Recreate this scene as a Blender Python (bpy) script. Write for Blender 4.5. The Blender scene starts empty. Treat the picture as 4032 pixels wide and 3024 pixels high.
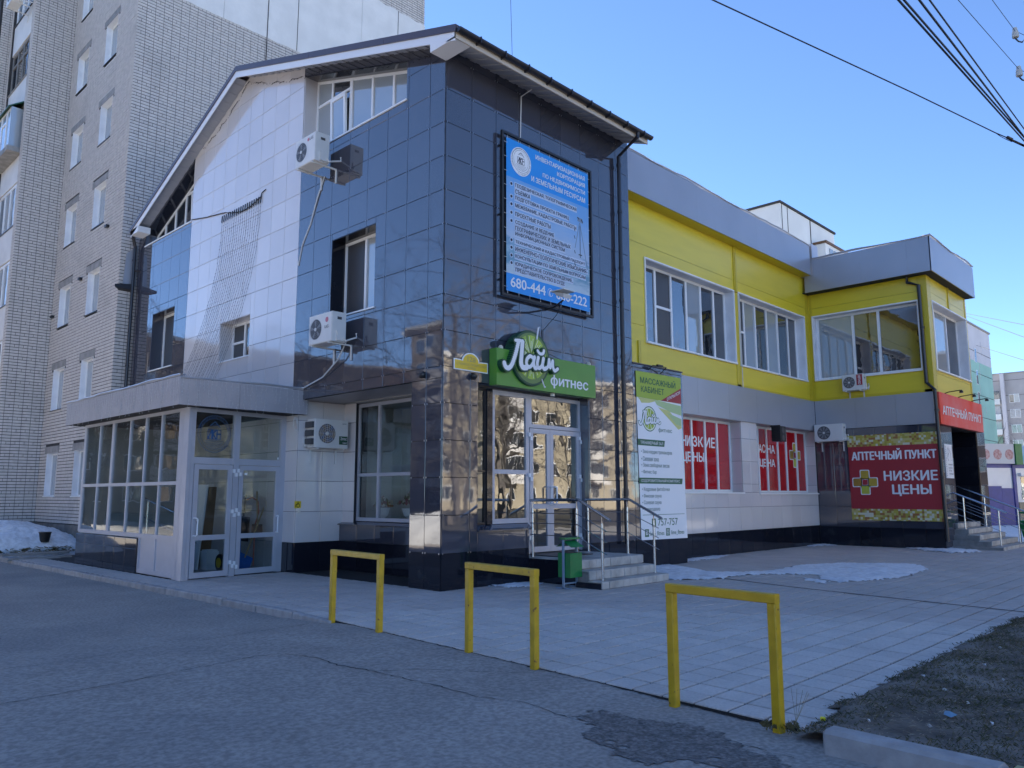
import bpy, bmesh, math, random
import numpy as np
from mathutils import Vector, Matrix, noise, geometry

RND = random.Random(11)
COL = bpy.context.scene.collection
SC = bpy.context.scene

# ------------------------------------------------------------------ camera
cam_d = bpy.data.cameras.new("camera")
cam = bpy.data.objects.new("camera", cam_d)
COL.objects.link(cam)
SC.camera = cam
yaw, pitch, roll = math.radians(44.0036), math.radians(8.079), math.radians(-0.087)
fw = Vector((math.cos(yaw) * math.cos(pitch), math.sin(yaw) * math.cos(pitch), math.sin(pitch)))
r0 = Vector((math.sin(yaw), -math.cos(yaw), 0))
u0_ = r0.cross(fw)
rt = math.cos(roll) * r0 + math.sin(roll) * u0_
up = -math.sin(roll) * r0 + math.cos(roll) * u0_
m = Matrix((rt, up, -fw)).transposed().to_4x4()
m.translation = Vector((-8.3567, -9.6523, 1.5336))
cam.matrix_world = m
cam_d.sensor_width = 36
cam_d.lens = 27.56
cam_d.clip_start = 0.05
cam_d.clip_end = 2500
CAM = m.translation.copy()

# ------------------------------------------------------------------ sky, sun, exposure
SUN_AZ, SUN_EL = math.radians(82), math.radians(29)
W = bpy.data.worlds.new("World")
SC.world = W
W.use_nodes = True
nt = W.node_tree
bg = nt.nodes["Background"]
sky = nt.nodes.new("ShaderNodeTexSky")
sky.sky_type = 'NISHITA'
sky.sun_disc = False
sky.sun_elevation = SUN_EL
sky.sun_rotation = math.pi / 2 - SUN_AZ
sky.air_density = 0.55
sky.dust_density = 0.0
sky.ozone_density = 4.6
sky.altitude = 120
nt.links.new(sky.outputs[0], bg.inputs[0])
bg.inputs[1].default_value = 0.075
sd = bpy.data.lights.new("sun", 'SUN')
sd.energy = 5.0
sd.angle = math.radians(0.5)
sd.color = (1.0, 0.93, 0.82)
sun = bpy.data.objects.new("sun", sd)
COL.objects.link(sun)
sdir = Vector((math.cos(SUN_AZ) * math.cos(SUN_EL), math.sin(SUN_AZ) * math.cos(SUN_EL), math.sin(SUN_EL)))
sun.rotation_euler = (-sdir).to_track_quat('-Z', 'Y').to_euler()
SC.view_settings.view_transform = 'Standard'
SC.view_settings.look = 'None'
SC.view_settings.gamma = 1
SC.view_settings.use_curve_mapping = False
SC.view_settings.exposure = 2.4

# ------------------------------------------------------------------ materials
def mat(name, col, rough=0.6, metal=0.0, ior=1.5, var=0.0, vscale=3.0, bump=0.0, bscale=40.0, rnd=0.0,
        stain=None, stain_scale=0.6, stain_lo=0.5, stain_hi=0.7, detail=6.0, vcol2=None, stretch=None, bdist=0.01, grain=0.0, gscale=60.0):
    m = bpy.data.materials.new(name)
    m.use_nodes = True
    n, l = m.node_tree.nodes, m.node_tree.links
    b = n["Principled BSDF"]
    b.inputs["Roughness"].default_value = rough
    b.inputs["Metallic"].default_value = metal
    b.inputs["IOR"].default_value = ior
    b.inputs["Base Color"].default_value = (*col, 1)
    cur = None
    geo = n.new("ShaderNodeNewGeometry")
    pos = geo.outputs["Position"]
    if stretch:
        mp = n.new("ShaderNodeMapping")
        mp.inputs["Scale"].default_value = stretch
        l.new(pos, mp.inputs[0])
        pos = mp.outputs[0]
    def mix(a, bcol, fac, mode='MIX'):
        x = n.new("ShaderNodeMix")
        x.data_type = 'RGBA'
        x.blend_type = mode
        if hasattr(a, 'links'):
            l.new(a, x.inputs[6])
        else:
            x.inputs[6].default_value = (*a, 1)
        if hasattr(bcol, 'links'):
            l.new(bcol, x.inputs[7])
        else:
            x.inputs[7].default_value = (*bcol, 1)
        if hasattr(fac, 'links'):
            l.new(fac, x.inputs[0])
        else:
            x.inputs[0].default_value = fac
        return x.outputs[2]
    def tex(scale, det=detail):
        t = n.new("ShaderNodeTexNoise")
        t.inputs["Scale"].default_value = scale
        t.inputs["Detail"].default_value = det
        l.new(pos, t.inputs["Vector"])
        return t.outputs[0]
    def ramp(src, lo, hi):
        r = n.new("ShaderNodeMapRange")
        r.inputs[1].default_value = lo
        r.inputs[2].default_value = hi
        l.new(src, r.inputs[0])
        return r.outputs[0]
    cur = col
    if var > 0:
        c2 = vcol2 if vcol2 else tuple(c * (1 - var) for c in col)
        cur = mix(col, c2, ramp(tex(vscale), 0.35, 0.65))
    if stain:
        cur = mix(cur, stain, ramp(tex(stain_scale), stain_lo, stain_hi))
    if grain > 0:
        g = n.new("ShaderNodeMapRange")
        g.inputs[1].default_value = 0.36
        g.inputs[2].default_value = 0.64
        g.inputs[3].default_value = 1 - grain
        g.inputs[4].default_value = 1 + grain
        l.new(tex(gscale, 5.0), g.inputs[0])
        vm = n.new("ShaderNodeVectorMath")
        vm.operation = 'SCALE'
        if hasattr(cur, 'links'):
            l.new(cur, vm.inputs[0])
        else:
            vm.inputs[0].default_value = cur
        l.new(g.outputs[0], vm.inputs["Scale"])
        cur = vm.outputs[0]
    if rnd > 0:
        oi = n.new("ShaderNodeObjectInfo")
        r = n.new("ShaderNodeMapRange")
        r.inputs[3].default_value = 1 - rnd
        r.inputs[4].default_value = 1 + rnd
        l.new(oi.outputs["Random"], r.inputs[0])
        vm = n.new("ShaderNodeVectorMath")
        vm.operation = 'SCALE'
        if hasattr(cur, 'links'):
            l.new(cur, vm.inputs[0])
        else:
            vm.inputs[0].default_value = cur
        l.new(r.outputs[0], vm.inputs["Scale"])
        cur = vm.outputs[0]
    if hasattr(cur, 'links'):
        l.new(cur, b.inputs["Base Color"])
    if bump > 0:
        bp = n.new("ShaderNodeBump")
        bp.inputs["Strength"].default_value = bump
        bp.inputs["Distance"].default_value = bdist
        l.new(tex(bscale, 4.0), bp.inputs["Height"])
        l.new(bp.outputs[0], b.inputs["Normal"])
    return m

def glass(name, tint, ior=1.9, warp=0.35, wscale=1.6):
    m = bpy.data.materials.new(name)
    m.use_nodes = True
    n, l = m.node_tree.nodes, m.node_tree.links
    n.remove(n["Principled BSDF"])
    out = n["Material Output"]
    tr = n.new("ShaderNodeBsdfTransparent")
    tr.inputs[0].default_value = (*tint, 1)
    gl = n.new("ShaderNodeBsdfGlossy")
    gl.inputs["Roughness"].default_value = 0.01
    gl.inputs[0].default_value = (0.95, 0.97, 1, 1)
    fr = n.new("ShaderNodeFresnel")
    fr.inputs[0].default_value = ior
    mx = n.new("ShaderNodeMixShader")
    geo = n.new("ShaderNodeNewGeometry")
    t = n.new("ShaderNodeTexNoise")
    t.inputs["Scale"].default_value = wscale
    t.inputs["Detail"].default_value = 1.5
    l.new(geo.outputs["Position"], t.inputs["Vector"])
    bp = n.new("ShaderNodeBump")
    bp.inputs["Strength"].default_value = warp
    bp.inputs["Distance"].default_value = 0.012
    l.new(t.outputs[0], bp.inputs["Height"])
    l.new(bp.outputs[0], gl.inputs["Normal"])
    inv = n.new("ShaderNodeMath")
    inv.operation = 'SUBTRACT'
    inv.inputs[0].default_value = 1.0
    l.new(geo.outputs["Backfacing"], inv.inputs[1])
    mu = n.new("ShaderNodeMath")
    mu.operation = 'MULTIPLY'
    l.new(fr.outputs[0], mu.inputs[0])
    l.new(inv.outputs[0], mu.inputs[1])
    l.new(mu.outputs[0], mx.inputs[0])
    l.new(tr.outputs[0], mx.inputs[1])
    l.new(gl.outputs[0], mx.inputs[2])
    l.new(mx.outputs[0], out.inputs[0])
    return m

def opaque_glass(name, col, ior=2.2, warp=0.4, wscale=2.0):
    m = mat(name, col, 0.015, ior=ior, bump=warp, bscale=wscale, bdist=0.01)
    return m

def mosaic(name, cols, size, du='XZ'):
    """flat print of small coloured squares"""
    m = bpy.data.materials.new(name)
    m.use_nodes = True
    n, l = m.node_tree.nodes, m.node_tree.links
    b = n["Principled BSDF"]
    b.inputs["Roughness"].default_value = 0.5
    geo = n.new("ShaderNodeNewGeometry")
    sp = n.new("ShaderNodeVectorMath")
    sp.operation = 'SCALE'
    sp.inputs["Scale"].default_value = 1 / size
    l.new(geo.outputs["Position"], sp.inputs[0])
    fl = n.new("ShaderNodeVectorMath")
    fl.operation = 'FLOOR'
    l.new(sp.outputs[0], fl.inputs[0])
    mul = n.new("ShaderNodeVectorMath")
    mul.operation = 'MULTIPLY'
    mul.inputs[1].default_value = (1, 0, 1) if du == 'XZ' else (0, 1, 1)
    l.new(fl.outputs[0], mul.inputs[0])
    wn = n.new("ShaderNodeTexWhiteNoise")
    l.new(mul.outputs[0], wn.inputs["Vector"])
    cr = n.new("ShaderNodeValToRGB")
    cr.color_ramp.interpolation = 'CONSTANT'
    els = cr.color_ramp.elements
    while len(els) < len(cols):
        els.new(0.5)
    for i, c in enumerate(cols):
        els[i].position = i / len(cols)
        els[i].color = (*c, 1)
    l.new(wn.outputs["Value"], cr.inputs[0])
    l.new(cr.outputs[0], b.inputs["Base Color"])
    return m

M = {}
M['dark_tile'] = mat('polished_dark_granite', (0.055, 0.056, 0.074), 0.03, ior=2.05, rnd=0.12, bump=0.13, bscale=1.5, var=0.12, vscale=300, bdist=0.008)
M['black_tile'] = mat('polished_black_granite', (0.012, 0.013, 0.02), 0.05, ior=1.5, rnd=0.2, bump=0.2, bscale=1.5, bdist=0.006, stain=(0.05, 0.05, 0.052), stain_scale=3, stain_lo=.6, stain_hi=.95)
M['white_tile'] = mat('polished_white_granite', (0.66, 0.615, 0.60), 0.06, ior=1.75, rnd=0.05, bump=0.25, bscale=1.5, var=0.06, vscale=0.8, bdist=0.006)
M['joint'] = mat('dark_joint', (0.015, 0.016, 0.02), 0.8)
M['clip'] = mat('steel_clip', (0.5, 0.5, 0.52), 0.35, metal=0.8)
M['yellow'] = mat('yellow_sandwich_panel', (0.74, 0.58, 0.035), 0.32, ior=1.5, rnd=0.03, bump=0.18, bscale=60, stretch=(0.15, 0.15, 1), var=0.07, vscale=5, bdist=0.002)
M['yellow_trim'] = mat('yellow_metal_trim', (0.60, 0.46, 0.025), 0.35)
M['grey_panel'] = mat('grey_composite_panel', (0.37, 0.38, 0.42), 0.28, metal=0.25, var=0.08, vscale=0.7, rnd=0.02, bump=0.1, bscale=0.8, bdist=0.01)
M['grey_dirty'] = mat('grey_canopy_panel', (0.38, 0.36, 0.38), 0.4, metal=0.1, var=0.12, vscale=2.5, rnd=0.02, bump=0.2, bscale=5)
M['coping'] = mat('metal_coping', (0.45, 0.45, 0.48), 0.35, metal=0.4)
M['alu'] = mat('grey_aluminium_profile', (0.46, 0.46, 0.51), 0.38, metal=0.15, var=0.08, vscale=3)
M['pvc'] = mat('white_pvc', (0.84, 0.84, 0.84), 0.35, var=0.05, vscale=2)
M['white_reveal'] = mat('white_painted_reveal', (0.80, 0.80, 0.82), 0.6, var=0.12, vscale=3)
M['glass_op'] = opaque_glass('window_glass', (0.02, 0.024, 0.03), 2.9, 0.2)
M['glass_curtain'] = opaque_glass('window_glass_with_curtain', (0.30, 0.33, 0.35), 2.4, 0.2)
M['glass_screen'] = mat('mosquito_screen', (0.055, 0.055, 0.06), 0.4, var=0.1)
M['glass'] = glass('clear_glass', (0.80, 0.84, 0.84), 1.8, 0.2)
M['glass_door'] = glass('door_glass', (0.70, 0.73, 0.73), 2.3, 0.22, 2.0)
M['brown_roof'] = mat('brown_roof_sheet', (0.075, 0.055, 0.065), 0.4)
M['fascia'] = mat('white_fascia', (0.78, 0.78, 0.80), 0.4)
M['beige'] = mat('beige_fascia', (0.55, 0.47, 0.38), 0.5)
M['soffit'] = mat('grey_soffit', (0.32, 0.33, 0.37), 0.4)
M['gutter'] = mat('dark_brown_gutter', (0.018, 0.016, 0.02), 0.3)
M['brick'] = mat('silicate_brick', (0.62, 0.565, 0.52), 0.85, var=0.16, vscale=7, rnd=0.05, bump=0.5, bscale=35, stain=(0.42, 0.385, 0.355), stain_scale=0.7, stain_lo=.56, stain_hi=.85)
M['brick_dark'] = mat('stained_brick', (0.33, 0.31, 0.28), 0.9, var=0.3, vscale=6, bump=0.5, bscale=35)
M['mortar'] = mat('dark_mortar', (0.05, 0.048, 0.05), 0.95, var=0.3, vscale=5)
M['plaster'] = mat('pale_plaster', (0.74, 0.71, 0.68), 0.9, var=0.1, vscale=1.6, bump=0.3, bscale=12, stain=(0.68, 0.65, 0.62), stain_scale=0.4)
M['lintel'] = mat('concrete_lintel', (0.33, 0.315, 0.30), 0.9, var=0.3, vscale=4, bump=0.4, bscale=25)
M['concrete'] = mat('grey_concrete', (0.27, 0.265, 0.26), 0.9, var=0.3, vscale=6, bump=0.5, bscale=45)
M['rough_plinth'] = mat('rough_plinth_render', (0.20, 0.185, 0.165), 0.95, var=0.35, vscale=5, bump=0.9, bscale=14, bdist=0.03)
M['step'] = mat('step_tile', (0.50, 0.48, 0.45), 0.75, var=0.3, vscale=4, bump=0.3, bscale=40, rnd=0.1, stain=(0.17, 0.16, 0.15), stain_scale=2.5, stain_lo=.55, stain_hi=.8)
M['paver'] = mat('paving_slab_concrete', (0.56, 0.52, 0.485), 0.82, grain=0.08, gscale=40, var=0.1, vscale=2.4, bump=0.35, bscale=70, rnd=0.05, stain=(0.46, 0.42, 0.39), stain_scale=0.45, stain_lo=.5, stain_hi=.72, bdist=0.004)
M['sand'] = mat('dark_joint_sand', (0.022, 0.021, 0.022), 0.95)
M['soil'] = mat('bare_soil', (0.17, 0.14, 0.112), 0.95, var=0.5, vscale=5, bump=1.0, bscale=22, stain=(0.30, 0.265, 0.23), stain_scale=1.1, stain_lo=.52, stain_hi=.72, bdist=0.03)
M['grass'] = mat('dry_grass', (0.105, 0.090, 0.040), 0.8, var=0.6, vscale=4, vcol2=(0.045, 0.055, 0.018))
M['straw'] = mat('dry_straw', (0.42, 0.36, 0.26), 0.8, var=0.4, vscale=8)
M['u_yellow'] = mat('yellow_oil_paint', (0.54, 0.34, 0.010), 0.35, var=0.2, vscale=9, bump=0.35, bscale=25, stain=(0.16, 0.06, 0.02), stain_scale=16, stain_lo=.66, stain_hi=.71)
M['steel'] = mat('polished_steel', (0.55, 0.55, 0.57), 0.22, metal=1.0)
M['green'] = mat('green_paint', (0.012, 0.20, 0.055), 0.4, var=0.15, vscale=6)
M['blue_grey'] = mat('blue_grey_paint', (0.20, 0.27, 0.36), 0.5)
M['snow'] = mat('old_snow', (0.80, 0.82, 0.86), 0.7, var=0.22, vscale=9, bump=0.8, bscale=26, bdist=0.02, stain=(0.38, 0.36, 0.34), stain_scale=2.4, stain_lo=.62, stain_hi=.85)
M['kerb'] = mat('kerb_concrete', (0.37, 0.355, 0.35), 0.88, var=0.25, vscale=7, bump=0.4, bscale=40, rnd=0.08)
M['kerb_yellow'] = mat('worn_yellow_kerb_paint', (0.55, 0.50, 0.26), 0.8, var=0.3, vscale=9)
M['ac_white'] = mat('white_enamel', (0.68, 0.67, 0.65), 0.35, var=0.05, vscale=4)
M['ac_grey'] = mat('grey_grille', (0.07, 0.07, 0.075), 0.5)
M['fan'] = mat('grey_fan_blade', (0.22, 0.22, 0.23), 0.5)
M['black'] = mat('black_plastic', (0.012, 0.012, 0.014), 0.4)
M['cable'] = mat('black_cable', (0.02, 0.02, 0.022), 0.6)
M['white_cable'] = mat('white_cable', (0.6, 0.6, 0.6), 0.5)
M['paper'] = mat('white_print', (0.84, 0.84, 0.85), 0.45)
M['lt_white'] = mat('white_lettering', (0.80, 0.80, 0.82), 0.4)
M['lt_navy'] = mat('navy_lettering', (0.02, 0.03, 0.06), 0.5)
M['lt_green'] = mat('dark_green_lettering', (0.03, 0.13, 0.06), 0.5)
M['blue_print'] = mat('blue_print', (0.012, 0.28, 0.74), 0.4)
M['lime_box'] = mat('green_sign_box', (0.10, 0.30, 0.04), 0.35, var=0.1, vscale=2)
M['lime_dark'] = mat('dark_green_sign', (0.012, 0.07, 0.035), 0.4)
M['lime_light'] = mat('lime_flesh', (0.42, 0.55, 0.06), 0.35, vcol2=(0.25, 0.42, 0.04), var=0.3, vscale=6)
M['lime_rim'] = mat('lime_peel', (0.13, 0.22, 0.06), 0.4)
M['lime_ray'] = mat('pale_ray', (0.78, 0.82, 0.62), 0.4)
M['red_print'] = mat('red_print', (0.36, 0.025, 0.035), 0.5)
M['red_film'] = mat('red_window_film', (0.46, 0.012, 0.018), 0.04, ior=1.6)
M['red_film_dark'] = mat('red_film_behind_screen', (0.12, 0.02, 0.025), 0.4)
M['red_sign'] = mat('orange_red_acrylic', (0.85, 0.075, 0.035), 0.6, ior=1.2, vcol2=(0.80, 0.22, 0.20), var=0.5, vscale=0.9)
M['plate_yellow'] = mat('yellow_address_plate', (0.72, 0.50, 0.03), 0.35)
M['plate_text'] = mat('faded_plate_lettering', (0.42, 0.33, 0.12), 0.5)
M['mosaic_x'] = mosaic('gold_mosaic_print_x', [(0.55, 0.42, 0.05), (0.42, 0.16, 0.03), (0.60, 0.50, 0.18), (0.66, 0.62, 0.45), (0.45, 0.36, 0.04)], 0.063, 'XZ')
M['mosaic_y'] = mosaic('gold_mosaic_print_y', [(0.48, 0.38, 0.06), (0.33, 0.14, 0.04), (0.52, 0.44, 0.16), (0.62, 0.60, 0.46), (0.40, 0.33, 0.05)], 0.063, 'YZ')
M['gold1'] = mat('gold_print', (0.50, 0.34, 0.04), 0.5)
M['gold2'] = mat('lime_gold_print', (0.48, 0.50, 0.06), 0.5)
M['gold3'] = mat('brown_gold_print', (0.36, 0.20, 0.03), 0.5)
M['wood'] = mat('brown_wood', (0.16, 0.075, 0.03), 0.6, var=0.3, vscale=7)
M['lightwood'] = mat('light_wood', (0.42, 0.28, 0.13), 0.6)
M['card'] = mat('cardboard', (0.22, 0.12, 0.06), 0.8)
M['shovel_blue'] = mat('blue_plastic', (0.02, 0.12, 0.42), 0.4)
M['orange'] = mat('orange_tube', (0.5, 0.10, 0.04), 0.4)
M['floor_in'] = mat('interior_floor_tile', (0.16, 0.16, 0.17), 0.3, var=0.2)
M['room'] = mat('interior_wall', (0.42, 0.41, 0.39), 0.8)
M['room_dark'] = mat('interior_dark', (0.035, 0.035, 0.04), 0.8)
M['dim_ground'] = mat('darkened_unseen_ground', (0.06, 0.055, 0.045), .95, var=.4, vscale=.8)  # unseen ground coloured dark so the polished tiles mirror shade, not sunlit asphalt
M['asphalt'] = mat('asphalt', (0.34, 0.305, 0.275), 0.9, grain=0.22, gscale=28, var=0.16, vscale=1.3, bump=0.75, bscale=75, bdist=0.006, stain=(0.25, 0.23, 0.215), stain_scale=0.42, stain_lo=.50, stain_hi=.68)
M['asphalt_far'] = mat('street_asphalt', (0.34, 0.33, 0.32), 0.9, var=0.3, vscale=0.4)
M['crack'] = mat('crack_dark', (0.02, 0.02, 0.021), 0.95)
M['far_white'] = mat('far_panel_white', (0.72, 0.71, 0.69), 0.9, var=0.12, vscale=0.3)
M['far_green'] = mat('far_green_brick', (0.33, 0.55, 0.45), 0.9, var=0.14, vscale=0.25, bump=0.0)
M['far_mauve'] = mat('far_pale_brick', (0.58, 0.55, 0.57), 0.9, var=0.1, vscale=0.3)
M['far_grey'] = mat('far_grey_brick', (0.42, 0.39, 0.39), 0.9, var=0.2, vscale=0.22)
M['beige_block'] = mat('beige_block_render', (0.42, 0.36, 0.26), 0.9, var=0.25, vscale=0.4)
M['brown_block'] = mat('brown_brick_block', (0.26, 0.20, 0.155), 0.9, var=0.3, vscale=0.35)
M['bark'] = mat('birch_bark', (0.15, 0.13, 0.115), 0.9, var=0.4, vscale=4)
M['blue_door'] = mat('blue_shutter', (0.03, 0.05, 0.30), 0.4, var=0.2, vscale=3)
M['ceramic'] = mat('insulator_porcelain', (0.55, 0.53, 0.48), 0.25)
M['yellow_cap'] = mat('yellow_plastic', (0.85, 0.75, 0.02), 0.35)
M['litter'] = mat('litter_paper', (0.55, 0.56, 0.58), 0.7)
M['litter_blue'] = mat('litter_blue', (0.15, 0.28, 0.40), 0.4)
M['flower_red'] = mat('dried_red_petals', (0.25, 0.05, 0.06), 0.8)
M['flower_white'] = mat('cream_petals', (0.65, 0.60, 0.50), 0.8)
M['leaf'] = mat('dry_leaves', (0.12, 0.10, 0.04), 0.8)

# sky and sea print of the banner: a gradient that belongs to the print
def banner_mat():
    m = bpy.data.materials.new('sky_and_sea_print')
    m.use_nodes = True
    n, l = m.node_tree.nodes, m.node_tree.links
    b = n["Principled BSDF"]
    b.inputs["Roughness"].default_value = 0.45
    geo = n.new("ShaderNodeNewGeometry")
    sp = n.new("ShaderNodeSeparateXYZ")
    l.new(geo.outputs["Position"], sp.inputs[0])
    nz = n.new("ShaderNodeTexNoise")
    mp = n.new("ShaderNodeMapping")
    mp.inputs["Scale"].default_value = (1.2, 1, 5)
    l.new(geo.outputs["Position"], mp.inputs[0])
    l.new(mp.outputs[0], nz.inputs["Vector"])
    nz.inputs["Scale"].default_value = 3
    nz.inputs["Detail"].default_value = 8
    mr = n.new("ShaderNodeMapRange")
    mr.inputs[1].default_value = 5.46
    mr.inputs[2].default_value = 7.27
    l.new(sp.outputs[2], mr.inputs[0])
    ad = n.new("ShaderNodeMath")
    ad.operation = 'MULTIPLY_ADD'
    ad.inputs[1].default_value = 0.22
    l.new(nz.outputs[0], ad.inputs[0])
    l.new(mr.outputs[0], ad.inputs[2])
    cr = n.new("ShaderNodeValToRGB")
    e = cr.color_ramp.elements
    e[0].position = 0.05
    e[0].color = (0.50, 0.60, 0.66, 1)
    e[1].position = 1.0
    e[1].color = (0.16, 0.38, 0.70, 1)
    for p, c in ((0.2, (0.45, 0.56, 0.64, 1)), (0.30, (0.13, 0.30, 0.42, 1)), (0.38, (0.30, 0.47, 0.58, 1)), (0.47, (0.17, 0.33, 0.50, 1)), (0.52, (0.42, 0.52, 0.66, 1)), (0.75, (0.30, 0.47, 0.70, 1))):
        x = e.new(p)
        x.color = c
    l.new(ad.outputs[0], cr.inputs[0])
    l.new(cr.outputs[0], b.inputs["Base Color"])
    return m
M['banner_print'] = banner_mat()

# ------------------------------------------------------------------ mesh helpers
def org(o):
    v = Vector((0, 0, 0))
    while o is not None:
        v += o.location
        o = o.parent
    return v

class MB:
    def __init__(s):
        s.v, s.f = [], []
    def add(s, vs, fs):
        b = len(s.v)
        s.v += [tuple(p) for p in vs]
        s.f += [tuple(i + b for i in f) for f in fs]
        return s
    def box(s, x0, x1, y0, y1, z0, z1):
        return s.add([(x, y, z) for x in (x0, x1) for y in (y0, y1) for z in (z0, z1)],
                     [(0, 1, 3, 2), (4, 6, 7, 5), (0, 4, 5, 1), (2, 3, 7, 6), (0, 2, 6, 4), (1, 5, 7, 3)])
    def pbox(s, P, u0, u1, v0, v1, w0, w1):
        return s.add([P(u, v, w) for u in (u0, u1) for v in (v0, v1) for w in (w0, w1)],
                     [(0, 1, 3, 2), (4, 6, 7, 5), (0, 4, 5, 1), (2, 3, 7, 6), (0, 2, 6, 4), (1, 5, 7, 3)])
    def poly(s, P, pts, w0, w1):
        n = len(pts)
        return s.add([P(u, v, w0) for u, v in pts] + [P(u, v, w1) for u, v in pts],
                     [tuple(range(n))[::-1], tuple(range(n, 2 * n))] + [(i, (i + 1) % n, n + (i + 1) % n, n + i) for i in range(n)])
    def tube(s, pts, r, n=6, cap=True):
        pts = [Vector(p) for p in pts]
        rs = r if isinstance(r, (list, tuple)) else [r] * len(pts)
        b = len(s.v)
        for i, p in enumerate(pts):
            d = (pts[min(i + 1, len(pts) - 1)] - pts[max(i - 1, 0)]).normalized()
            a = Vector((0, 0, 1)) if abs(d.z) < 0.9 else Vector((1, 0, 0))
            e1 = d.cross(a).normalized()
            e2 = d.cross(e1)
            for k in range(n):
                t = 2 * math.pi * k / n + math.pi / 4
                s.v.append(tuple(p + rs[i] * (math.cos(t) * e1 + math.sin(t) * e2)))
        for i in range(len(pts) - 1):
            for k in range(n):
                s.f.append((b + i * n + k, b + i * n + (k + 1) % n, b + (i + 1) * n + (k + 1) % n, b + (i + 1) * n + k))
        if cap:
            s.f.append(tuple(b + k for k in range(n))[::-1])
            s.f.append(tuple(b + (len(pts) - 1) * n + k for k in range(n)))
        return s
    def lathe(s, c, prof, n=16, P=None):
        """prof: (radius, height) about a vertical axis at c, or along w of a plane P at (u,v)=c"""
        b = len(s.v)
        for r, h in prof:
            for k in range(n):
                t = 2 * math.pi * k / n
                if P:
                    s.v.append(tuple(P(c[0] + r * math.cos(t), c[1] + r * math.sin(t), h)))
                else:
                    s.v.append((c[0] + r * math.cos(t), c[1] + r * math.sin(t), c[2] + h))
        for i in range(len(prof) - 1):
            for k in range(n):
                s.f.append((b + i * n + k, b + i * n + (k + 1) % n, b + (i + 1) * n + (k + 1) % n, b + (i + 1) * n + k))
        s.f.append(tuple(b + k for k in range(n))[::-1])
        s.f.append(tuple(b + (len(prof) - 1) * n + k for k in range(n)))
        return s
    def build(s, name, mt, parent=None, smooth=False, kind=None):
        me = bpy.data.meshes.new(name)
        o0 = org(parent) if parent is not None else Vector((0, 0, 0))
        me.from_pydata([(x - o0.x, y - o0.y, z - o0.z) for x, y, z in s.v], [], s.f)
        me.materials.append(M[mt] if isinstance(mt, str) else mt)
        if smooth:
            me.shade_smooth()
        me.update()
        bm = bmesh.new()
        bm.from_mesh(me)
        bmesh.ops.recalc_face_normals(bm, faces=bm.faces)
        bm.to_mesh(me)
        bm.free()
        o = bpy.data.objects.new(name, me)
        COL.objects.link(o)
        if parent is not None:
            o.parent = parent
        if kind:
            o['kind'] = kind
        return o

def thing(name, label, cat, loc, group=None):
    o = bpy.data.objects.new(name, None)
    COL.objects.link(o)
    o.location = loc
    o.empty_display_size = 0.2
    o['label'] = label
    o['category'] = cat
    if group:
        o['group'] = group
    return o

def tag(o, label, cat, group=None):
    o['label'] = label
    o['category'] = cat
    if group:
        o['group'] = group
    return o

def PX(x0):                         # wall that faces -x: u = y, v = z, w = outwards
    f = lambda u, v, w=0.0: (x0 - w, u, v)
    f.k = 'x'
    return f
def PY(y0):                         # wall that faces -y: u = x
    f = lambda u, v, w=0.0: (u, y0 - w, v)
    f.k = 'y'
    return f
def PA(A, B):                       # upright wall through A and B, outwards to the right of A->B
    A, B = Vector(A), Vector(B)
    d = (B - A).normalized()
    nn = Vector((d.y, -d.x))
    f = lambda u, v, w=0.0: (A.x + d.x * u + nn.x * w, A.y + d.y * u + nn.y * w, v)
    f.k = 'a'
    return f

def rect_minus(rects, hole):
    out = []
    a, b, c, d = hole
    for (u0, u1, v0, v1) in rects:
        if u1 <= a or u0 >= b or v1 <= c or v0 >= d:
            out.append((u0, u1, v0, v1))
            continue
        if u0 < a:
            out.append((u0, a, v0, v1))
        if u1 > b:
            out.append((b, u1, v0, v1))
        m0, m1 = max(u0, a), min(u1, b)
        if v0 < c:
            out.append((m0, m1, v0, c))
        if v1 > d:
            out.append((m0, m1, d, v1))
    return [r for r in out if r[1] - r[0] > 0.02 and r[3] - r[2] > 0.02]

def clip(poly, halfs):
    for a, b, c in halfs:           # keep a*u + b*v <= c
        out = []
        for i in range(len(poly)):
            p, q = poly[i], poly[(i + 1) % len(poly)]
            dp, dq = a * p[0] + b * p[1] - c, a * q[0] + b * q[1] - c
            if dp <= 0:
                out.append(p)
            if (dp < 0 < dq) or (dq < 0 < dp):
                t = dp / (dp - dq)
                out.append((p[0] + (q[0] - p[0]) * t, p[1] + (q[1] - p[1]) * t))
        poly = out
        if len(poly) < 3:
            return []
    return poly

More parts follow.
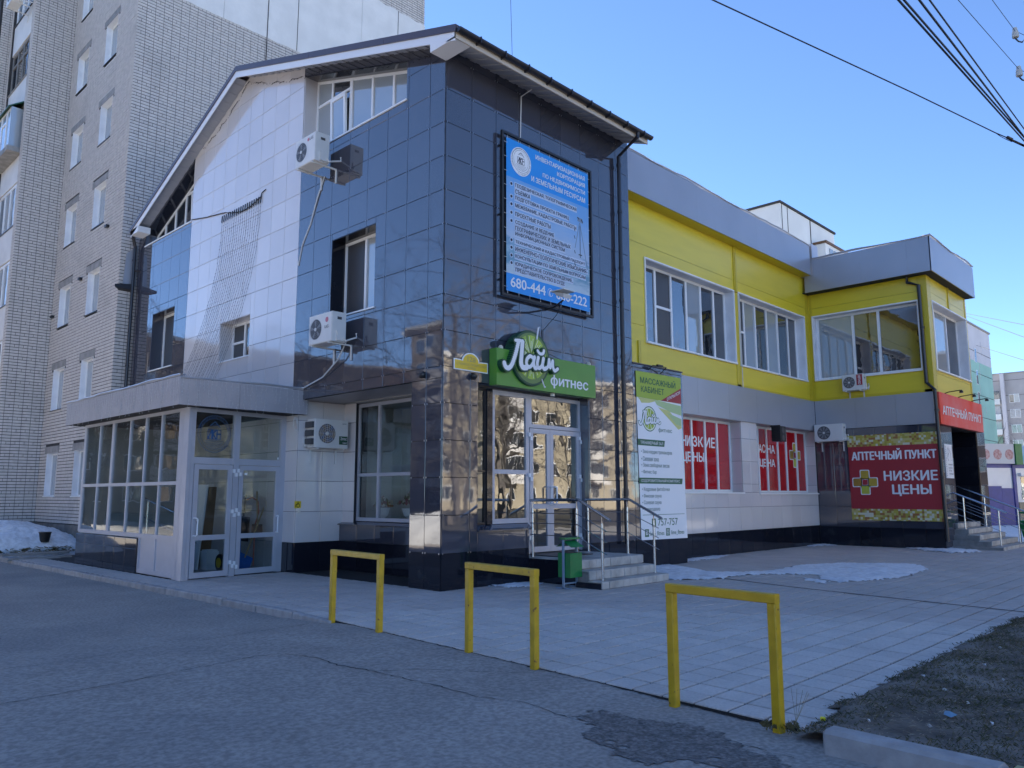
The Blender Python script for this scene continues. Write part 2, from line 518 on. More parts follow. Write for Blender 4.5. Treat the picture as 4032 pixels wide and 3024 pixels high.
TILE_MESH = {}
def tiles(parent, P, us, vs, holes, halfs, mt, name, thick=0.012, gap=0.0035, tilt=0.0022, w0=0.0, clipb=None):
    """single tiles on a grid, cut round openings and roof slopes; returns nothing"""
    k = P.k
    for i in range(len(us) - 1):
        for j in range(len(vs) - 1):
            rs = [(us[i], us[i + 1], vs[j], vs[j + 1])]
            for h in holes:
                rs = rect_minus(rs, h)
            for (a, b, c, d) in rs:
                a, b, c, d = a + gap, b - gap, c + gap, d - gap
                full = [(a, c), (b, c), (b, d), (a, d)]
                pl = clip(full, halfs) if halfs else full
                if len(pl) < 3:
                    continue
                ctr = ((a + b) / 2, (c + d) / 2)
                if pl == full:
                    key = (k, mt, round(b - a, 3), round(d - c, 3), thick) if k != 'a' else None
                    me = TILE_MESH.get(key) if key else None
                    if me is None:
                        q = MB()
                        if k == 'a':
                            q.pbox(P, a, b, c, d, w0, w0 + thick)
                            q.build(name, mt, parent)
                            continue
                        P0 = PX(0) if k == 'x' else PY(0)
                        hu, hv = (b - a) / 2, (d - c) / 2
                        e = 0.003
                        q.add([P0(-hu, -hv, 0), P0(hu, -hv, 0), P0(hu, hv, 0), P0(-hu, hv, 0),
                               P0(-hu, -hv, thick - e), P0(hu, -hv, thick - e), P0(hu, hv, thick - e), P0(-hu, hv, thick - e),
                               P0(-hu + e, -hv + e, thick), P0(hu - e, -hv + e, thick), P0(hu - e, hv - e, thick), P0(-hu + e, hv - e, thick)],
                              [(3, 2, 1, 0)] + [(x, (x + 1) % 4, 4 + (x + 1) % 4, 4 + x) for x in range(4)] + [(4 + x, 4 + (x + 1) % 4, 8 + (x + 1) % 4, 8 + x) for x in range(4)] + [(8, 9, 10, 11)])
                        ob = q.build(name, mt)
                        ob.parent = parent
                        me = ob.data
                        if key:
                            TILE_MESH[key] = me
                    else:
                        ob = bpy.data.objects.new(name, me)
                        COL.objects.link(ob)
                        ob.parent = parent
                    ob.location = Vector(P(ctr[0], ctr[1], w0)) - org(parent)
                    t1, t2 = RND.gauss(0, tilt), RND.gauss(0, tilt)
                    ob.rotation_euler = (0, t1, t2) if k == 'x' else (t1, 0, t2)
                else:
                    MB().poly(P, pl, w0, w0 + thick).build(name, mt, parent)

def backing(parent, P, rects, holes, halfs, mt='joint', w0=-0.06, w1=-0.002, name='backing_wall'):
    q = MB()
    rs = rects
    for h in holes:
        rs = rect_minus(rs, h)
    for (a, b, c, d) in rs:
        pl = [(a, c), (b, c), (b, d), (a, d)]
        if halfs:
            pl = clip(pl, halfs)
        if len(pl) >= 3:
            q.poly(P, pl, w0, w1)
    return q.build(name, mt, parent)

def reveals(q, P, u0, u1, v0, v1, d, t=0.02, e=0.0):
    """lining of an opening, from the wall face inwards by d"""
    t = 0.008
    q.pbox(P, u0, u0 + t, v0, v1, -d, 0.004)
    q.pbox(P, u1 - t, u1, v0, v1, -d, 0.004)
    q.pbox(P, u0 + t, u1 - t, v1 - t, v1, -d, 0.003)
    q.pbox(P, u0 + t, u1 - t, v0, v0 + t, -d, 0.003)

def window(parent, P, u0, u1, v0, v1, mulls=(), trans={}, rec=0.25, fw_=0.055, mt='pvc', gl='glass_op', gls={}, sill='white_reveal', rev='white_reveal', sill_out=0.04, depth=0.06, name='window', wide={}):
    """frame mesh (part) with panes, reveal and sill as sub-parts"""
    q = MB()
    a, b = -rec - depth, -rec
    q.pbox(P, u0, u1, v0, v0 + fw_, a, b)
    q.pbox(P, u0, u1, v1 - fw_, v1, a, b)
    q.pbox(P, u0, u0 + fw_, v0 + fw_, v1 - fw_, a, b)
    q.pbox(P, u1 - fw_, u1, v0 + fw_, v1 - fw_, a, b)
    for mm in mulls:
        hw = wide.get(mm, fw_ * 0.5)
        q.pbox(P, mm - hw, mm + hw, v0 + fw_, v1 - fw_, a, b + 0.004)
    cols = [u0 + fw_ * .5] + list(mulls) + [u1 - fw_ * .5]
    panes = []
    for i in range(len(cols) - 1):
        cl, cr_ = cols[i], cols[i + 1]
        vv = [v0 + fw_ * .5] + list(trans.get(i, trans.get('all', ()))) + [v1 - fw_ * .5]
        for j in range(len(vv) - 1):
            if j > 0:
                q.pbox(P, cl + fw_ * .5, cr_ - fw_ * .5, vv[j] - fw_ * .45, vv[j] + fw_ * .45, a, b + 0.002)
            panes.append((i, cl + fw_ * .35, cr_ - fw_ * .35, vv[j] + fw_ * .3, vv[j + 1] - fw_ * .3))
    win = q.build(name, mt, parent)
    for (i, a0, a1, c0, c1) in panes:
        MB().pbox(P, a0, a1, c0, c1, -rec - depth * .6, -rec - depth * .45).build('pane', gls.get(i, gl), win)
    if rev:
        r = MB()
        reveals(r, P, u0, u1, v0, v1, rec)
        r.build('reveal', rev, win)
    if sill:
        MB().pbox(P, u0 - 0.03, u1 + 0.03, v0 - 0.02, v0 + 0.006, -rec, sill_out).build('window_sill', sill, win)
    return win

TSC = bpy.data.scenes.new('type_setting')       # only used to read letter outlines, removed at the end
TCU = bpy.data.curves.new('type_setting', 'FONT')
TOB = bpy.data.objects.new('type_setting', TCU)
TSC.collection.objects.link(TOB)
TCACHE = {}
def glyphs(s, res=4):
    """triangles of a line of text, filled by winding number: (points Nx2, faces)"""
    if s in TCACHE:
        return TCACHE[s]
    TCU.body = s
    TSC.view_layers[0].update()
    dg = TSC.view_layers[0].depsgraph
    c = TOB.evaluated_get(dg).to_curve(dg)
    V, E_ = [], []
    for sp in c.splines:
        bp = sp.bezier_points
        n = len(bp)
        L = []
        for i in range(n):
            a, b = bp[i], bp[(i + 1) % n]
            if a.handle_right_type == 'VECTOR' and b.handle_left_type == 'VECTOR':
                L.append(a.co.copy())
            else:
                L += geometry.interpolate_bezier(a.co, a.handle_right, b.handle_left, b.co, res + 1)[:-1]
        P_ = []
        for p in L:
            if not P_ or (p - P_[-1]).length > 1e-4:
                P_.append(p)
        if len(P_) > 2 and (P_[0] - P_[-1]).length < 1e-4:
            P_.pop()
        b0 = len(V)
        m_ = len(P_)
        V += [Vector((p.x, p.y)) for p in P_]
        E_ += [(b0 + k, b0 + (k + 1) % m_) for k in range(m_)]
    TOB.to_curve_clear()
    v, e, f, _, _, _ = geometry.delaunay_2d_cdt(V, E_, [], 0, 1e-5)
    v = np.array([p[:] for p in v])
    f = [t for t in f if len(t) == 3]
    T_ = np.array(f)
    cen = v[T_].mean(1)
    A, B = np.array([V[a][:] for a, b in E_]), np.array([V[b][:] for a, b in E_])
    cy = cen[:, 1][:, None]
    up_ = (A[:, 1] <= cy) & (B[:, 1] > cy)
    dn_ = (A[:, 1] > cy) & (B[:, 1] <= cy)
    with np.errstate(divide='ignore', invalid='ignore'):
        xi = A[:, 0] + (cy - A[:, 1]) * (B[:, 0] - A[:, 0]) / (B[:, 1] - A[:, 1])
    right = xi > cen[:, 0][:, None]
    wn = (up_ & right).sum(1) - (dn_ & right).sum(1)
    fs = [tuple(t) for t, w_ in zip(f, wn) if w_ != 0]
    TCACHE[s] = (v, fs)
    return TCACHE[s]
def text(parent, s, P, ul, ur, v0, v1, w, mt, bold=0.02, ext=0.002, name='lettering'):
    """letters fitted between ul..ur (reading direction) and v0..v1"""
    vs, fs = glyphs(s)
    used = sorted({k for t in fs for k in t})
    x0, x1 = vs[used, 0].min(), vs[used, 0].max()
    y0, y1 = vs[used, 1].min(), vs[used, 1].max()
    X = ul + (vs[:, 0] - x0) / (x1 - x0) * (ur - ul)
    Y = v0 + (vs[:, 1] - y0) / (y1 - y0) * (v1 - v0)
    q = MB()
    n = len(vs)
    H = abs(v1 - v0)
    b_ = bold * H * 0.9
    sh = ((0, 0), (-b_ * .5, 0), (b_ * .5, 0)) if bold <= 0.021 else ((0, 0), (-b_, 0), (b_, 0), (0, b_ * .6), (0, -b_ * .6))
    for k, (dx, dy) in enumerate(sh):
        q.add([P(X[i] + dx, Y[i] + dy, w + ext + k * 0.0003) for i in range(n)], fs)
    return q.build(name, mt, parent)

# ================================================================== GROUND
GZ = 0.03                                   # level of the paving
def edge_x(y):                              # line where asphalt meets paving
    if y > 0:
        return -2.66 - 0.012 * y
    return -2.66 + 0.072 * y

def fbm(x, y, s, seed=0):
    return noise.noise(Vector((x * s, y * s, seed))) + 0.5 * noise.noise(Vector((x * s * 2.1, y * s * 2.1, seed + 9)))

def grid(name, mt, x0, x1, y0, y1, st, hf, keep=None, kind='structure', smooth=True, parent=None):
    nx, ny = int(round((x1 - x0) / st)) + 1, int(round((y1 - y0) / st)) + 1
    vs, ok = [], []
    for j in range(ny):
        for i in range(nx):
            x, y = x0 + (x1 - x0) * i / (nx - 1), y0 + (y1 - y0) * j / (ny - 1)
            vs.append((x, y, hf(x, y)))
            ok.append(keep(x, y) if keep else True)
    fs = []
    for j in range(ny - 1):
        for i in range(nx - 1):
            q = (j * nx + i, j * nx + i + 1, (j + 1) * nx + i + 1, (j + 1) * nx + i)
            if all(ok[k] for k in q):
                fs.append(q)
    used = sorted({k for f in fs for k in f})
    mp = {k: i for i, k in enumerate(used)}
    me = bpy.data.meshes.new(name)
    me.from_pydata([vs[k] for k in used], [], [tuple(mp[k] for k in f) for f in fs])
    me.materials.append(M[mt])
    if smooth:
        me.shade_smooth()
    o = bpy.data.objects.new(name, me)
    COL.objects.link(o)
    if parent is not None:
        o.parent = parent
    if kind:
        o['kind'] = kind
    return o

q = MB()
q.box(-700, 900, -700, 900, -0.6, -0.16)
o = q.build('ground', 'asphalt_far')
o['kind'] = 'structure'

def asphalt_h(x, y):
    t = min(1, max(0, (y + 1.6) / 1.6))
    h = 0.018 - 0.085 * t
    h += 0.006 * fbm(x, y, 0.7, 3)
    d = math.hypot(x + 3.75, y + 6.9)
    h -= 0.03 * math.exp(-(d / 0.9) ** 2)                       # broken dip before the kerb block
    return h
o = grid('asphalt_road', 'asphalt', -16, -2.45, -14, 24, 0.25, asphalt_h)
ASPH = o

# cracks: thin dark grooves lying on the asphalt, parts of it
def crack(pts, wd, seed):
    rr = random.Random(seed)
    P2 = []
    for a, b in zip(pts[:-1], pts[1:]):
        n = max(2, int(math.dist(a, b) / 0.05))
        for i in range(n):
            t = i / n
            P2.append((a[0] + (b[0] - a[0]) * t + rr.gauss(0, 0.008), a[1] + (b[1] - a[1]) * t + rr.gauss(0, 0.008)))
    q = MB()
    vs, fs = [], []
    for i, p in enumerate(P2):
        a, b = P2[max(0, i - 1)], P2[min(len(P2) - 1, i + 1)]
        dx, dy = b[0] - a[0], b[1] - a[1]
        L = math.hypot(dx, dy) or 1
        w = wd * rr.uniform(0.1, 0.95)
        for s in (-1, 1):
            x, y = p[0] - dy / L * w * s, p[1] + dx / L * w * s
            vs.append((x, y, asphalt_h(x, y) + 0.0045))
    for i in range(len(P2) - 1):
        fs.append((2 * i, 2 * i + 1, 2 * i + 3, 2 * i + 2))
    q.add(vs, fs)
    return q.build('crack', 'crack', ASPH)
crack([(-9, -1.2), (-6.29, -1.3), (-6.01, -1.35), (-5.56, -1.34), (-5.04, -1.24), (-4.33, -1.21), (-2.95, -1.03)], 0.007, 1)
crack([(-9, -2.9), (-6.63, -2.76), (-6.12, -2.73), (-5.66, -2.68), (-5.12, -2.6), (-4.49, -2.5), (-4.23, -2.59), (-4.12, -2.95), (-4.16, -3.43), (-4.08, -3.84), (-4.06, -4.73), (-4.08, -5.15), (-3.93, -5.5), (-4.0, -5.97), (-3.89, -6.25)], 0.008, 2)
crack([(-4.02, -3.9), (-3.7, -4.13), (-3.51, -4.46), (-3.24, -4.83), (-3.08, -4.91)], 0.005, 3)
crack([(-3.99, -5.9), (-3.75, -6.3), (-3.62, -6.9), (-3.7, -7.5)], 0.006, 4)
crack([(edge_x(y) - 0.012, y) for y in (-1.5, -2.2, -3, -4, -5, -6, -7.0)], 0.012, 5)

# dark damp patch of loose tar by the kerb
def tar(cx, cy, rx, ry, seed, name='tar_patch'):
    def kp(x, y):
        return ((x - cx) / rx) ** 2 + ((y - cy) / ry) ** 2 < 1 + 0.9 * fbm(x, y, 2.3, seed) + 0.55 * fbm(x, y, 17, seed)
    return grid(name, 'tar', cx - rx * 1.6, cx + rx * 1.6, cy - ry * 1.6, cy + ry * 1.6, 0.03, lambda x, y: asphalt_h(x, y) + 0.005 + 0.003 * fbm(x, y, 30, seed), kp, None, False, ASPH)
M['tar'] = mat('damp_tar', (0.21, 0.19, 0.178), 0.85, grain=0.35, gscale=40, var=0.5, vscale=14, bump=1.0, bscale=60, stain=(0.10, 0.10, 0.10), stain_scale=26, stain_lo=.60, stain_hi=.70)
tar(-3.95, -6.75, 0.42, 0.85, 5)
tar(-5.9, 0.9, 0.16, 0.22, 8)
tar(-6.6, 2.6, 0.5, 0.35, 11)

# paving
pave = MB()
E0 = -2.66
pave.add([(edge_x(-7.24), -7.24, GZ - 0.012), (24, -7.24, GZ - 0.012), (24, 13, GZ - 0.012), (edge_x(13), 13, GZ - 0.012), (edge_x(0), 0, GZ - 0.012),
          (edge_x(-7.24), -7.24, -0.15), (24, -7.24, -0.15), (24, 13, -0.15), (edge_x(13), 13, -0.15), (edge_x(0), 0, -0.15)],
         [(0, 1, 2, 3, 4), (0, 4, 9, 5), (4, 3, 8, 9), (0, 5, 6, 1)])
pavement = pave.build('pavement', 'sand')
pavement['kind'] = 'structure'
SX, SY, SH = 0.2745, 0.2865, 0.072
def slab_mesh():
    q = MB()
    g, e = 0.0105, 0.004
    hx, hy = SX / 2 - g, SY / 2 - g
    def pt(x, y, z):
        return (x + SH * y, y, z)
    q.add([pt(-hx, -hy, -.03), pt(hx, -hy, -.03), pt(hx, hy, -.03), pt(-hx, hy, -.03),
           pt(-hx, -hy, -e), pt(hx, -hy, -e), pt(hx, hy, -e), pt(-hx, hy, -e),
           pt(-hx + e, -hy + e, 0), pt(hx - e, -hy + e, 0), pt(hx - e, hy - e, 0), pt(-hx + e, hy - e, 0)],
          [(i, (i + 1) % 4, 4 + (i + 1) % 4, 4 + i) for i in range(4)] + [(4 + i, 4 + (i + 1) % 4, 8 + (i + 1) % 4, 8 + i) for i in range(4)] + [(8, 9, 10, 11)])
    return q
sm = slab_mesh()
slabs = []
ny0, ny1 = -25, 45
for j in range(ny0, ny1):
    yc = -0.13 + (j + 0.5) * SY
    if yc < -7.2 or yc > 12.6:
        continue
    for i in range(0, 82):
        xc = E0 + (i + 0.5) * SX + SH * min(yc, 0) + (0.0 if yc < 0 else -0.012 * yc)
        if i > 30 and j % 2:
            xc += SX * 0.0
        if yc > 0.35 and xc > 0.1 and xc < 8.4:
            continue
        if yc > 0.75:
            if xc > 0.1:
                continue
        if yc > 4.7 and xc > -2.2:
            continue
        slabs.append((xc, yc))
slabs.sort(key=lambda p: math.dist(p, (-8.36, -9.65)))
base_me = None
far_v, far_f = [], []
for n_, (xc, yc) in enumerate(slabs):
    dz, tx, ty = RND.gauss(0, 0.0012), RND.gauss(0, 0.0028), RND.gauss(0, 0.0028)
    vis = math.atan2(yc + 9.65, xc + 8.36)
    if n_ < 300:
        if base_me is None:
            ob = sm.build('paving_slab', 'paver', pavement)
            base_me = ob.data
        else:
            ob = bpy.data.objects.new('paving_slab', base_me)
            COL.objects.link(ob)
            ob.parent = pavement
        ob.location = (xc, yc, GZ + dz)
        ob.rotation_euler = (tx, ty, 0)
    else:
        b = len(far_v)
        for (x, y, z) in sm.v:
            far_v.append((x + xc, y + yc, z + GZ + dz + tx * y - ty * x))
        far_f += [tuple(k + b for k in f) for f in sm.f]
M['paver_far'] = mat('paving_slab_concrete_far', (0.52, 0.47, 0.44), 0.8, var=0.16, vscale=1.9, bump=0.35, bscale=70, stain=(0.42, 0.38, 0.355), stain_scale=0.5, stain_lo=.45, stain_hi=.7)
q = MB()
q.v, q.f = far_v, far_f
q.build('paving_slab', 'paver_far', pavement, kind='stuff')
# narrow drain joint across the paving
q = MB()
pts = [(4.9, -1.9), (4.67, -2.67), (4.33, -3.83), (4.11, -4.91), (3.88, -6.12), (3.71, -7.2)]
for a, b in zip(pts[:-1], pts[1:]):
    q.add([(a[0], a[1], GZ + .005), (a[0] + .045, a[1], GZ + .005), (b[0] + .045, b[1], GZ + .005), (b[0], b[1], GZ + .005)], [(0, 1, 2, 3)])
q.build('drain_joint', 'crack', pavement)

# low kerb along the paving on the left
kb = thing('kerb', 'low grey concrete kerb between the asphalt and the paving beside the glass porch', 'kerb', (-2.7, 5, 0))
y = -1.25
while y < 12.6:
    L = 0.98
    xa, xb = edge_x(y) - 0.02, edge_x(y + L) - 0.02
    dz = RND.uniform(-0.012, 0.006)
    q = MB()
    z1 = GZ + 0.004 + dz
    yb = y + L - 0.02
    q.add([(xa - .08, y, -.2), (xa, y, -.2), (xb, yb, -.2), (xb - .08, yb, -.2), (xa - .08, y, z1 - .015), (xa, y, z1), (xb, yb, z1), (xb - .08, yb, z1 - .015),
           (xa - .065, y, z1), (xb - .065, yb, z1)],
          [(0, 1, 5, 8, 4), (3, 7, 9, 6, 2), (0, 4, 7, 3), (1, 2, 6, 5), (4, 8, 9, 7), (8, 5, 6, 9)])
    q.build('kerb_stone', 'kerb', kb)
    y += L

# worn lawn at the right, ragged edge over the paving
def soil_edge(x):
    return -7.22 + 0.045 * fbm(x, 0, 2.2, 4) + 0.02 * fbm(x, 0, 9, 6) - (0.09 if x < -2.6 else 0)
def soil_h(x, y):
    d = soil_edge(x) - y
    return GZ + 0.004 + min(0.035, max(-0.03, d * 0.22)) + 0.012 * fbm(x, y, 4, 2) * min(1, max(0, d * 4)) + 0.006 * fbm(x, y, 15, 5)
def soil_keep(x, y):
    if y > soil_edge(x) + 0.02:
        return False
    return x > -3.40 + 0.06 * fbm(x, y, 3, 7) + max(0, (-7.5 - y)) * -0.06
soil = grid('lawn_soil', 'soil', -3.75, 9, -14, -7.05, 0.05, soil_h, soil_keep)
# grass blades, dead straw
def blades(name, mt, n, box, lmin, lmax, flat, wd, seed, dens=None):
    rr = random.Random(seed)
    vs, fs = [], []
    k = 0
    while k < n:
        # nearer ground gets more blades
        x, y = rr.uniform(box[0], box[1]), rr.uniform(box[2], box[3])
        if y > soil_edge(x) + 0.03 or not soil_keep(x, min(y, soil_edge(x) - 0.01)):
            continue
        if dens and fbm(x, y, 1.6, seed) + rr.uniform(-0.35, 0.35) < dens:
            continue
        k += 1
        L, a = rr.uniform(lmin, lmax), rr.uniform(0, 6.283)
        e = rr.uniform(*flat)
        z = soil_h(x, y)
        dx, dy, dz = math.cos(a) * math.cos(e) * L, math.sin(a) * math.cos(e) * L, math.sin(e) * L
        px, py = -math.sin(a) * wd, math.cos(a) * wd
        b = len(vs)
        vs += [(x - px, y - py, z), (x + px, y + py, z), (x + dx * .6 + px * .6, y + dy * .6 + py * .6, z + dz * .75 + .004), (x + dx, y + dy, z + dz * .8 + 0.003)]
        fs += [(b, b + 1, b + 2), (b, b + 2, b + 3)]
    me = bpy.data.meshes.new(name)
    me.from_pydata(vs, [], fs)
    me.materials.append(M[mt])
    o = bpy.data.objects.new(name, me)
    COL.objects.link(o)
    o['kind'] = 'stuff'
    return o
o = blades('grass', 'grass', 16000, (-3.5, 3, -9.2, -7.1), 0.012, 0.045, (0.05, 0.9), 0.0016, 21, -0.25)
tag(o, 'short trampled brown and green grass growing on the bare soil', 'grass')
o = blades('dead_straw', 'straw', 4200, (-3.4, 3, -9.0, -7.15), 0.015, 0.05, (0.0, 0.22), 0.0017, 23)
tag(o, 'pale dead stalks scattered over the bare soil', 'straw')
# litter
LIT = [(-2.55, -7.62), (-2.15, -7.55), (-1.7, -7.72), (-1.3, -7.45), (-2.0, -7.95), (-2.75, -7.92), (-1.0, -7.95), (-2.45, -8.2), (-1.5, -8.2), (-0.5, -7.7), (-2.9, -7.6), (-1.75, -8.5), (-0.1, -7.95), (0.5, -7.6), (-2.2, -8.45)]
for n_, (x, y) in enumerate(LIT[2:]):
    q = MB()
    s = RND.uniform(0.012, 0.03)
    a = RND.uniform(0, 3)
    z = soil_h(x, y) + 0.012
    c, d = math.cos(a) * s, math.sin(a) * s
    q.add([(x - c, y - d, z), (x + d * .5, y - c * .6, z + .012), (x + c, y + d, z + .004), (x - d * .6, y + c * .5, z + .016), (x, y, z - .008)], [(0, 1, 4), (1, 2, 4), (2, 3, 4), (3, 0, 4), (0, 1, 2, 3)])
    o = q.build('litter', 'litter')
    tag(o, 'crumpled scrap of white paper lying on the bare soil beside the paving', 'litter', 'scraps of paper scattered on the soil')
q = MB()
x, y = -2.42, -7.95
z = soil_h(x, y) + 0.01
q.add([(x - .05, y - .02, z), (x + .0, y - .045, z + .012), (x + .055, y - .01, z + .004), (x + .02, y + .035, z + .022), (x - .03, y + .03, z + .008), (x, y, z + .028)], [(0, 1, 5), (1, 2, 5), (2, 3, 5), (3, 4, 5), (4, 0, 5), (0, 4, 3, 2, 1)])
tag(q.build('wrapper', 'litter_blue'), 'crumpled blue and white plastic wrapper on the soil behind the kerb block', 'litter')
q = MB()
q.lathe((-2.93, -7.31, GZ + 0.004), [(0.017, 0), (0.018, 0.002), (0.018, 0.018), (0.015, 0.021)], 14)
tag(q.build('bottle_cap', 'yellow_cap'), 'bright yellow plastic bottle cap where paving meets soil', 'bottle cap')

# kerb blocks at the bottom right
def kerbblock(A, B, label, mt):
    A, B = Vector(A), Vector(B)
    d = (B - A).normalized()
    nrm = Vector((-d.y, d.x, 0))          # towards the lawn
    if nrm.x < 0:
        nrm = -nrm
    w, h, c = 0.15, 0.125, 0.022
    prof = [(0, -.15), (0, h - c), (c, h), (w - c, h), (w, h - c), (w, -.15)]
    q = MB()
    n = len(prof)
    for k, (Pt, ins) in enumerate(((A, 0.02), (A + d * 0.02, 0), (B - d * 0.02, 0), (B, .02))):
        for u, z in prof:
            uu = min(max(u, ins), w - ins)
            zz = z - (ins if z > 0 else 0)
            q.v.append(tuple(Pt + nrm * uu + Vector((0, 0, zz + GZ - .01))))
    for s in range(3):
        for i in range(n):
            q.f.append((s * n + i, s * n + (i + 1) % n, (s + 1) * n + (i + 1) % n, (s + 1) * n + i))
    q.f.append(tuple(range(n))[::-1])
    q.f.append(tuple(range(3 * n, 4 * n)))
    o = q.build('kerb_block', mt)
    tag(o, label, 'kerb', 'kerb blocks along the lawn')
kerbblock((-3.52, -7.55, 0), (-3.57, -8.50, 0), 'raised grey concrete kerb block at the corner of the lawn', 'kerb')
kerbblock((-3.571, -8.52, 0), (-3.62, -9.45, 0), 'kerb block with worn pale yellow paint, cut by the bottom edge of the photo', 'kerb_yellow')

# snow
def inside(x, y, P):
    c = False
    n = len(P)
    for i in range(n):
        x1, y1 = P[i]
        x2, y2 = P[(i + 1) % n]
        if (y1 > y) != (y2 > y) and x < (x2 - x1) * (y - y1) / (y2 - y1) + x1:
            c = not c
    return c
def edist(x, y, P):
    best = 9
    n = len(P)
    for i in range(n):
        ax, ay = P[i]
        bx, by = P[(i + 1) % n]
        dx, dy = bx - ax, by - ay
        t = max(0, min(1, ((x - ax) * dx + (y - ay) * dy) / (dx * dx + dy * dy + 1e-9)))
        best = min(best, math.hypot(x - ax - t * dx, y - ay - t * dy))
    return best
def snow_patch(P, label, hmax, st=0.05, name='snow_patch', seed=3, rough=1.0):
    xs, ys = [p[0] for p in P], [p[1] for p in P]
    H = {}
    def h(x, y):
        d = edist(x, y, P) * (1 if inside(x, y, P) else -1)
        d += 0.10 * rough * fbm(x, y, 3.0, seed) + 0.05 * rough * fbm(x, y, 9.0, seed + 2)
        hh = hmax * (1 - math.exp(-max(d, 0) / 0.12)) * (0.6 + 0.45 * fbm(x, y, 2.2, seed + 5)) + 0.010 * fbm(x, y, 14, seed)
        H[(x, y)] = d
        return GZ + (hh if d > 0 else -0.01) + 0.002
    o = grid(name, 'snow', min(xs) - .15, max(xs) + .15, min(ys) - .15, max(ys) + .15, st, h, lambda x, y: H[(x, y)] > -0.01, 'stuff')
    tag(o, label, 'snow')
    return o
snow_patch([(3.9, -0.1), (6.45, 0.2), (6.53, -0.12), (6.14, -0.94), (5.7, -1.5), (6.19, -1.95), (6.9, -2.24), (8.42, -2.05), (9.5, -2.5), (10.0, -3.3), (10.3, -3.92), (9.34, -4.4), (7.84, -4.6), (6.53, -4.45), (5.6, -4.1), (5.9, -3.6), (6.6, -3.3), (6.08, -2.5), (5.52, -2.26), (4.8, -2.3), (4.27, -2.02), (3.95, -1.75)],
           'wide patch of old granular snow on the paving right of the entrance steps', 0.055)
snow_patch([(5.5, -3.45), (5.9, -3.3), (5.6, -3.9), (5.2, -3.95)], 'small separate crust of old snow before the wide snow patch', 0.03, 0.04, seed=8)
snow_patch([(7.3, 0.6), (7.35, 0.1), (9.17, 0.12), (10.05, 0.42), (9.42, 0.6)], 'thin snow strip along the foot of the white tiled wall', 0.05, 0.05, seed=12)
snow_patch([(14.9, 0.6), (14.5, 0.3), (15.2, -0.05), (15.85, 0.0), (15.85, 0.6)], 'small snow wedge in the inner corner by the pharmacy wall', 0.06, 0.05, seed=14)
snow_patch([(15.85, -1.8), (15.9, -2.9), (16.6, -2.98), (15.6, -3.95), (14.4, -3.5), (15.0, -2.6)], 'low snow heap at the corner below the pharmacy poster', 0.08, 0.06, seed=16)
snow_patch([(1.0, -0.02), (1.95, -0.02), (2.0, -0.35), (1.7, -0.6), (1.2, -0.5)], 'dirty icy snow remnant under the black plinth by the litter bin', 0.06, 0.03, seed=18)
snow_patch([(21, -4), (40, -4.5), (36, 0.4), (24, 3)], 'snow covered ground in front of the blue kiosks', 0.05, 0.4, seed=19)

def pile_h(x, y):
    a = max(0, 1 - ((x + 2.6) / 2.5) ** 2) ** 0.5 if abs((x + 2.6) / 2.5) < 1 else 0
    b = max(0, 1 - ((y - 17.2) / 2.2) ** 2) if abs((y - 17.2) / 2.2) < 1 else 0
    h = 0.98 * (a ** 0.9) * (b ** 0.55 if b > 0 else 0)
    return -0.05 + h * (0.93 + 0.13 * fbm(x, y, 1.3, 2)) + (0.035 * fbm(x, y, 5, 3) + 0.018 * fbm(x, y, 12, 5) if h > 0.02 else -0.1)
o = grid('snow_pile', 'snow', -5.4, 0.1, 14.9, 19.6, 0.06, pile_h, lambda x, y: x < -0.46 or y < 13, 'stuff')
tag(o, 'big dirty heap of shovelled snow against the brick block', 'snow')
# half buried bucket
q = MB()
q.lathe((-1.40, 15.22, 0.26), [(0.11, 0), (0.155, 0.26), (0.165, 0.262), (0.165, 0.275), (0.15, 0.275), (0.10, 0.03)], 20)
o = q.build('bucket', 'black', smooth=False)
o.rotation_euler = (0, 0, 0)
tag(o, 'black ribbed plastic plant pot half buried in the snow heap', 'bucket')
# rubble of leaves and boards before the heap
q = MB()
rr = random.Random(4)
for _ in range(240):
    x, y = rr.uniform(-3.6, -0.7), rr.uniform(14.55, 15.1)
    a, s, z = rr.uniform(0, 6.28), rr.uniform(0.04, 0.11), rr.uniform(0.0, 0.12) * (1 if y > 14.75 else .3)
    c, d = math.cos(a) * s, math.sin(a) * s
    q.add([(x - c, y - d, z), (x + d * .6, y - c * .6, z + rr.uniform(0, .05)), (x + c, y + d, z + rr.uniform(0, .06)), (x - d * .6, y + c * .6, z + .02)], [(0, 1, 2, 3)])
o = q.build('leaf_litter', 'leaf')
o['kind'] = 'stuff'
tag(o, 'brown dead leaves and scraps at the foot of the snow heap', 'leaves')
for k, (x0, x1, y0, y1, lb) in enumerate([(-2.9, -1.1, 14.05, 14.3, 'long grey weathered board lying nearest to the snow heap'), (-3.0, -1.6, 12.2, 12.45, 'grey weathered board lying near the kerb by the porch')]):
    q = MB()
    q.box(x0, x1, y0, y1, 0.0, 0.06)
    q.box(x0 + .2, x1 - .3, y0 - .14, y0 - .03, 0.0, 0.045)
    tag(q.build('board', 'lintel'), lb, 'board', 'boards on the ground')

# ================================================================== DARK TILED BUILDING
DB = thing('office_building', 'three storey building clad in polished dark and white tiles under a brown gabled roof', 'building', (2.6, 6.5, 0))
T = 0.608
X0, Y0 = PX(0.0), PY(0.0)
def ztop(y):
    return 11.68 - (0.309 * (7.2 - y) if y < 7.2 else 0.413 * (y - 7.2))
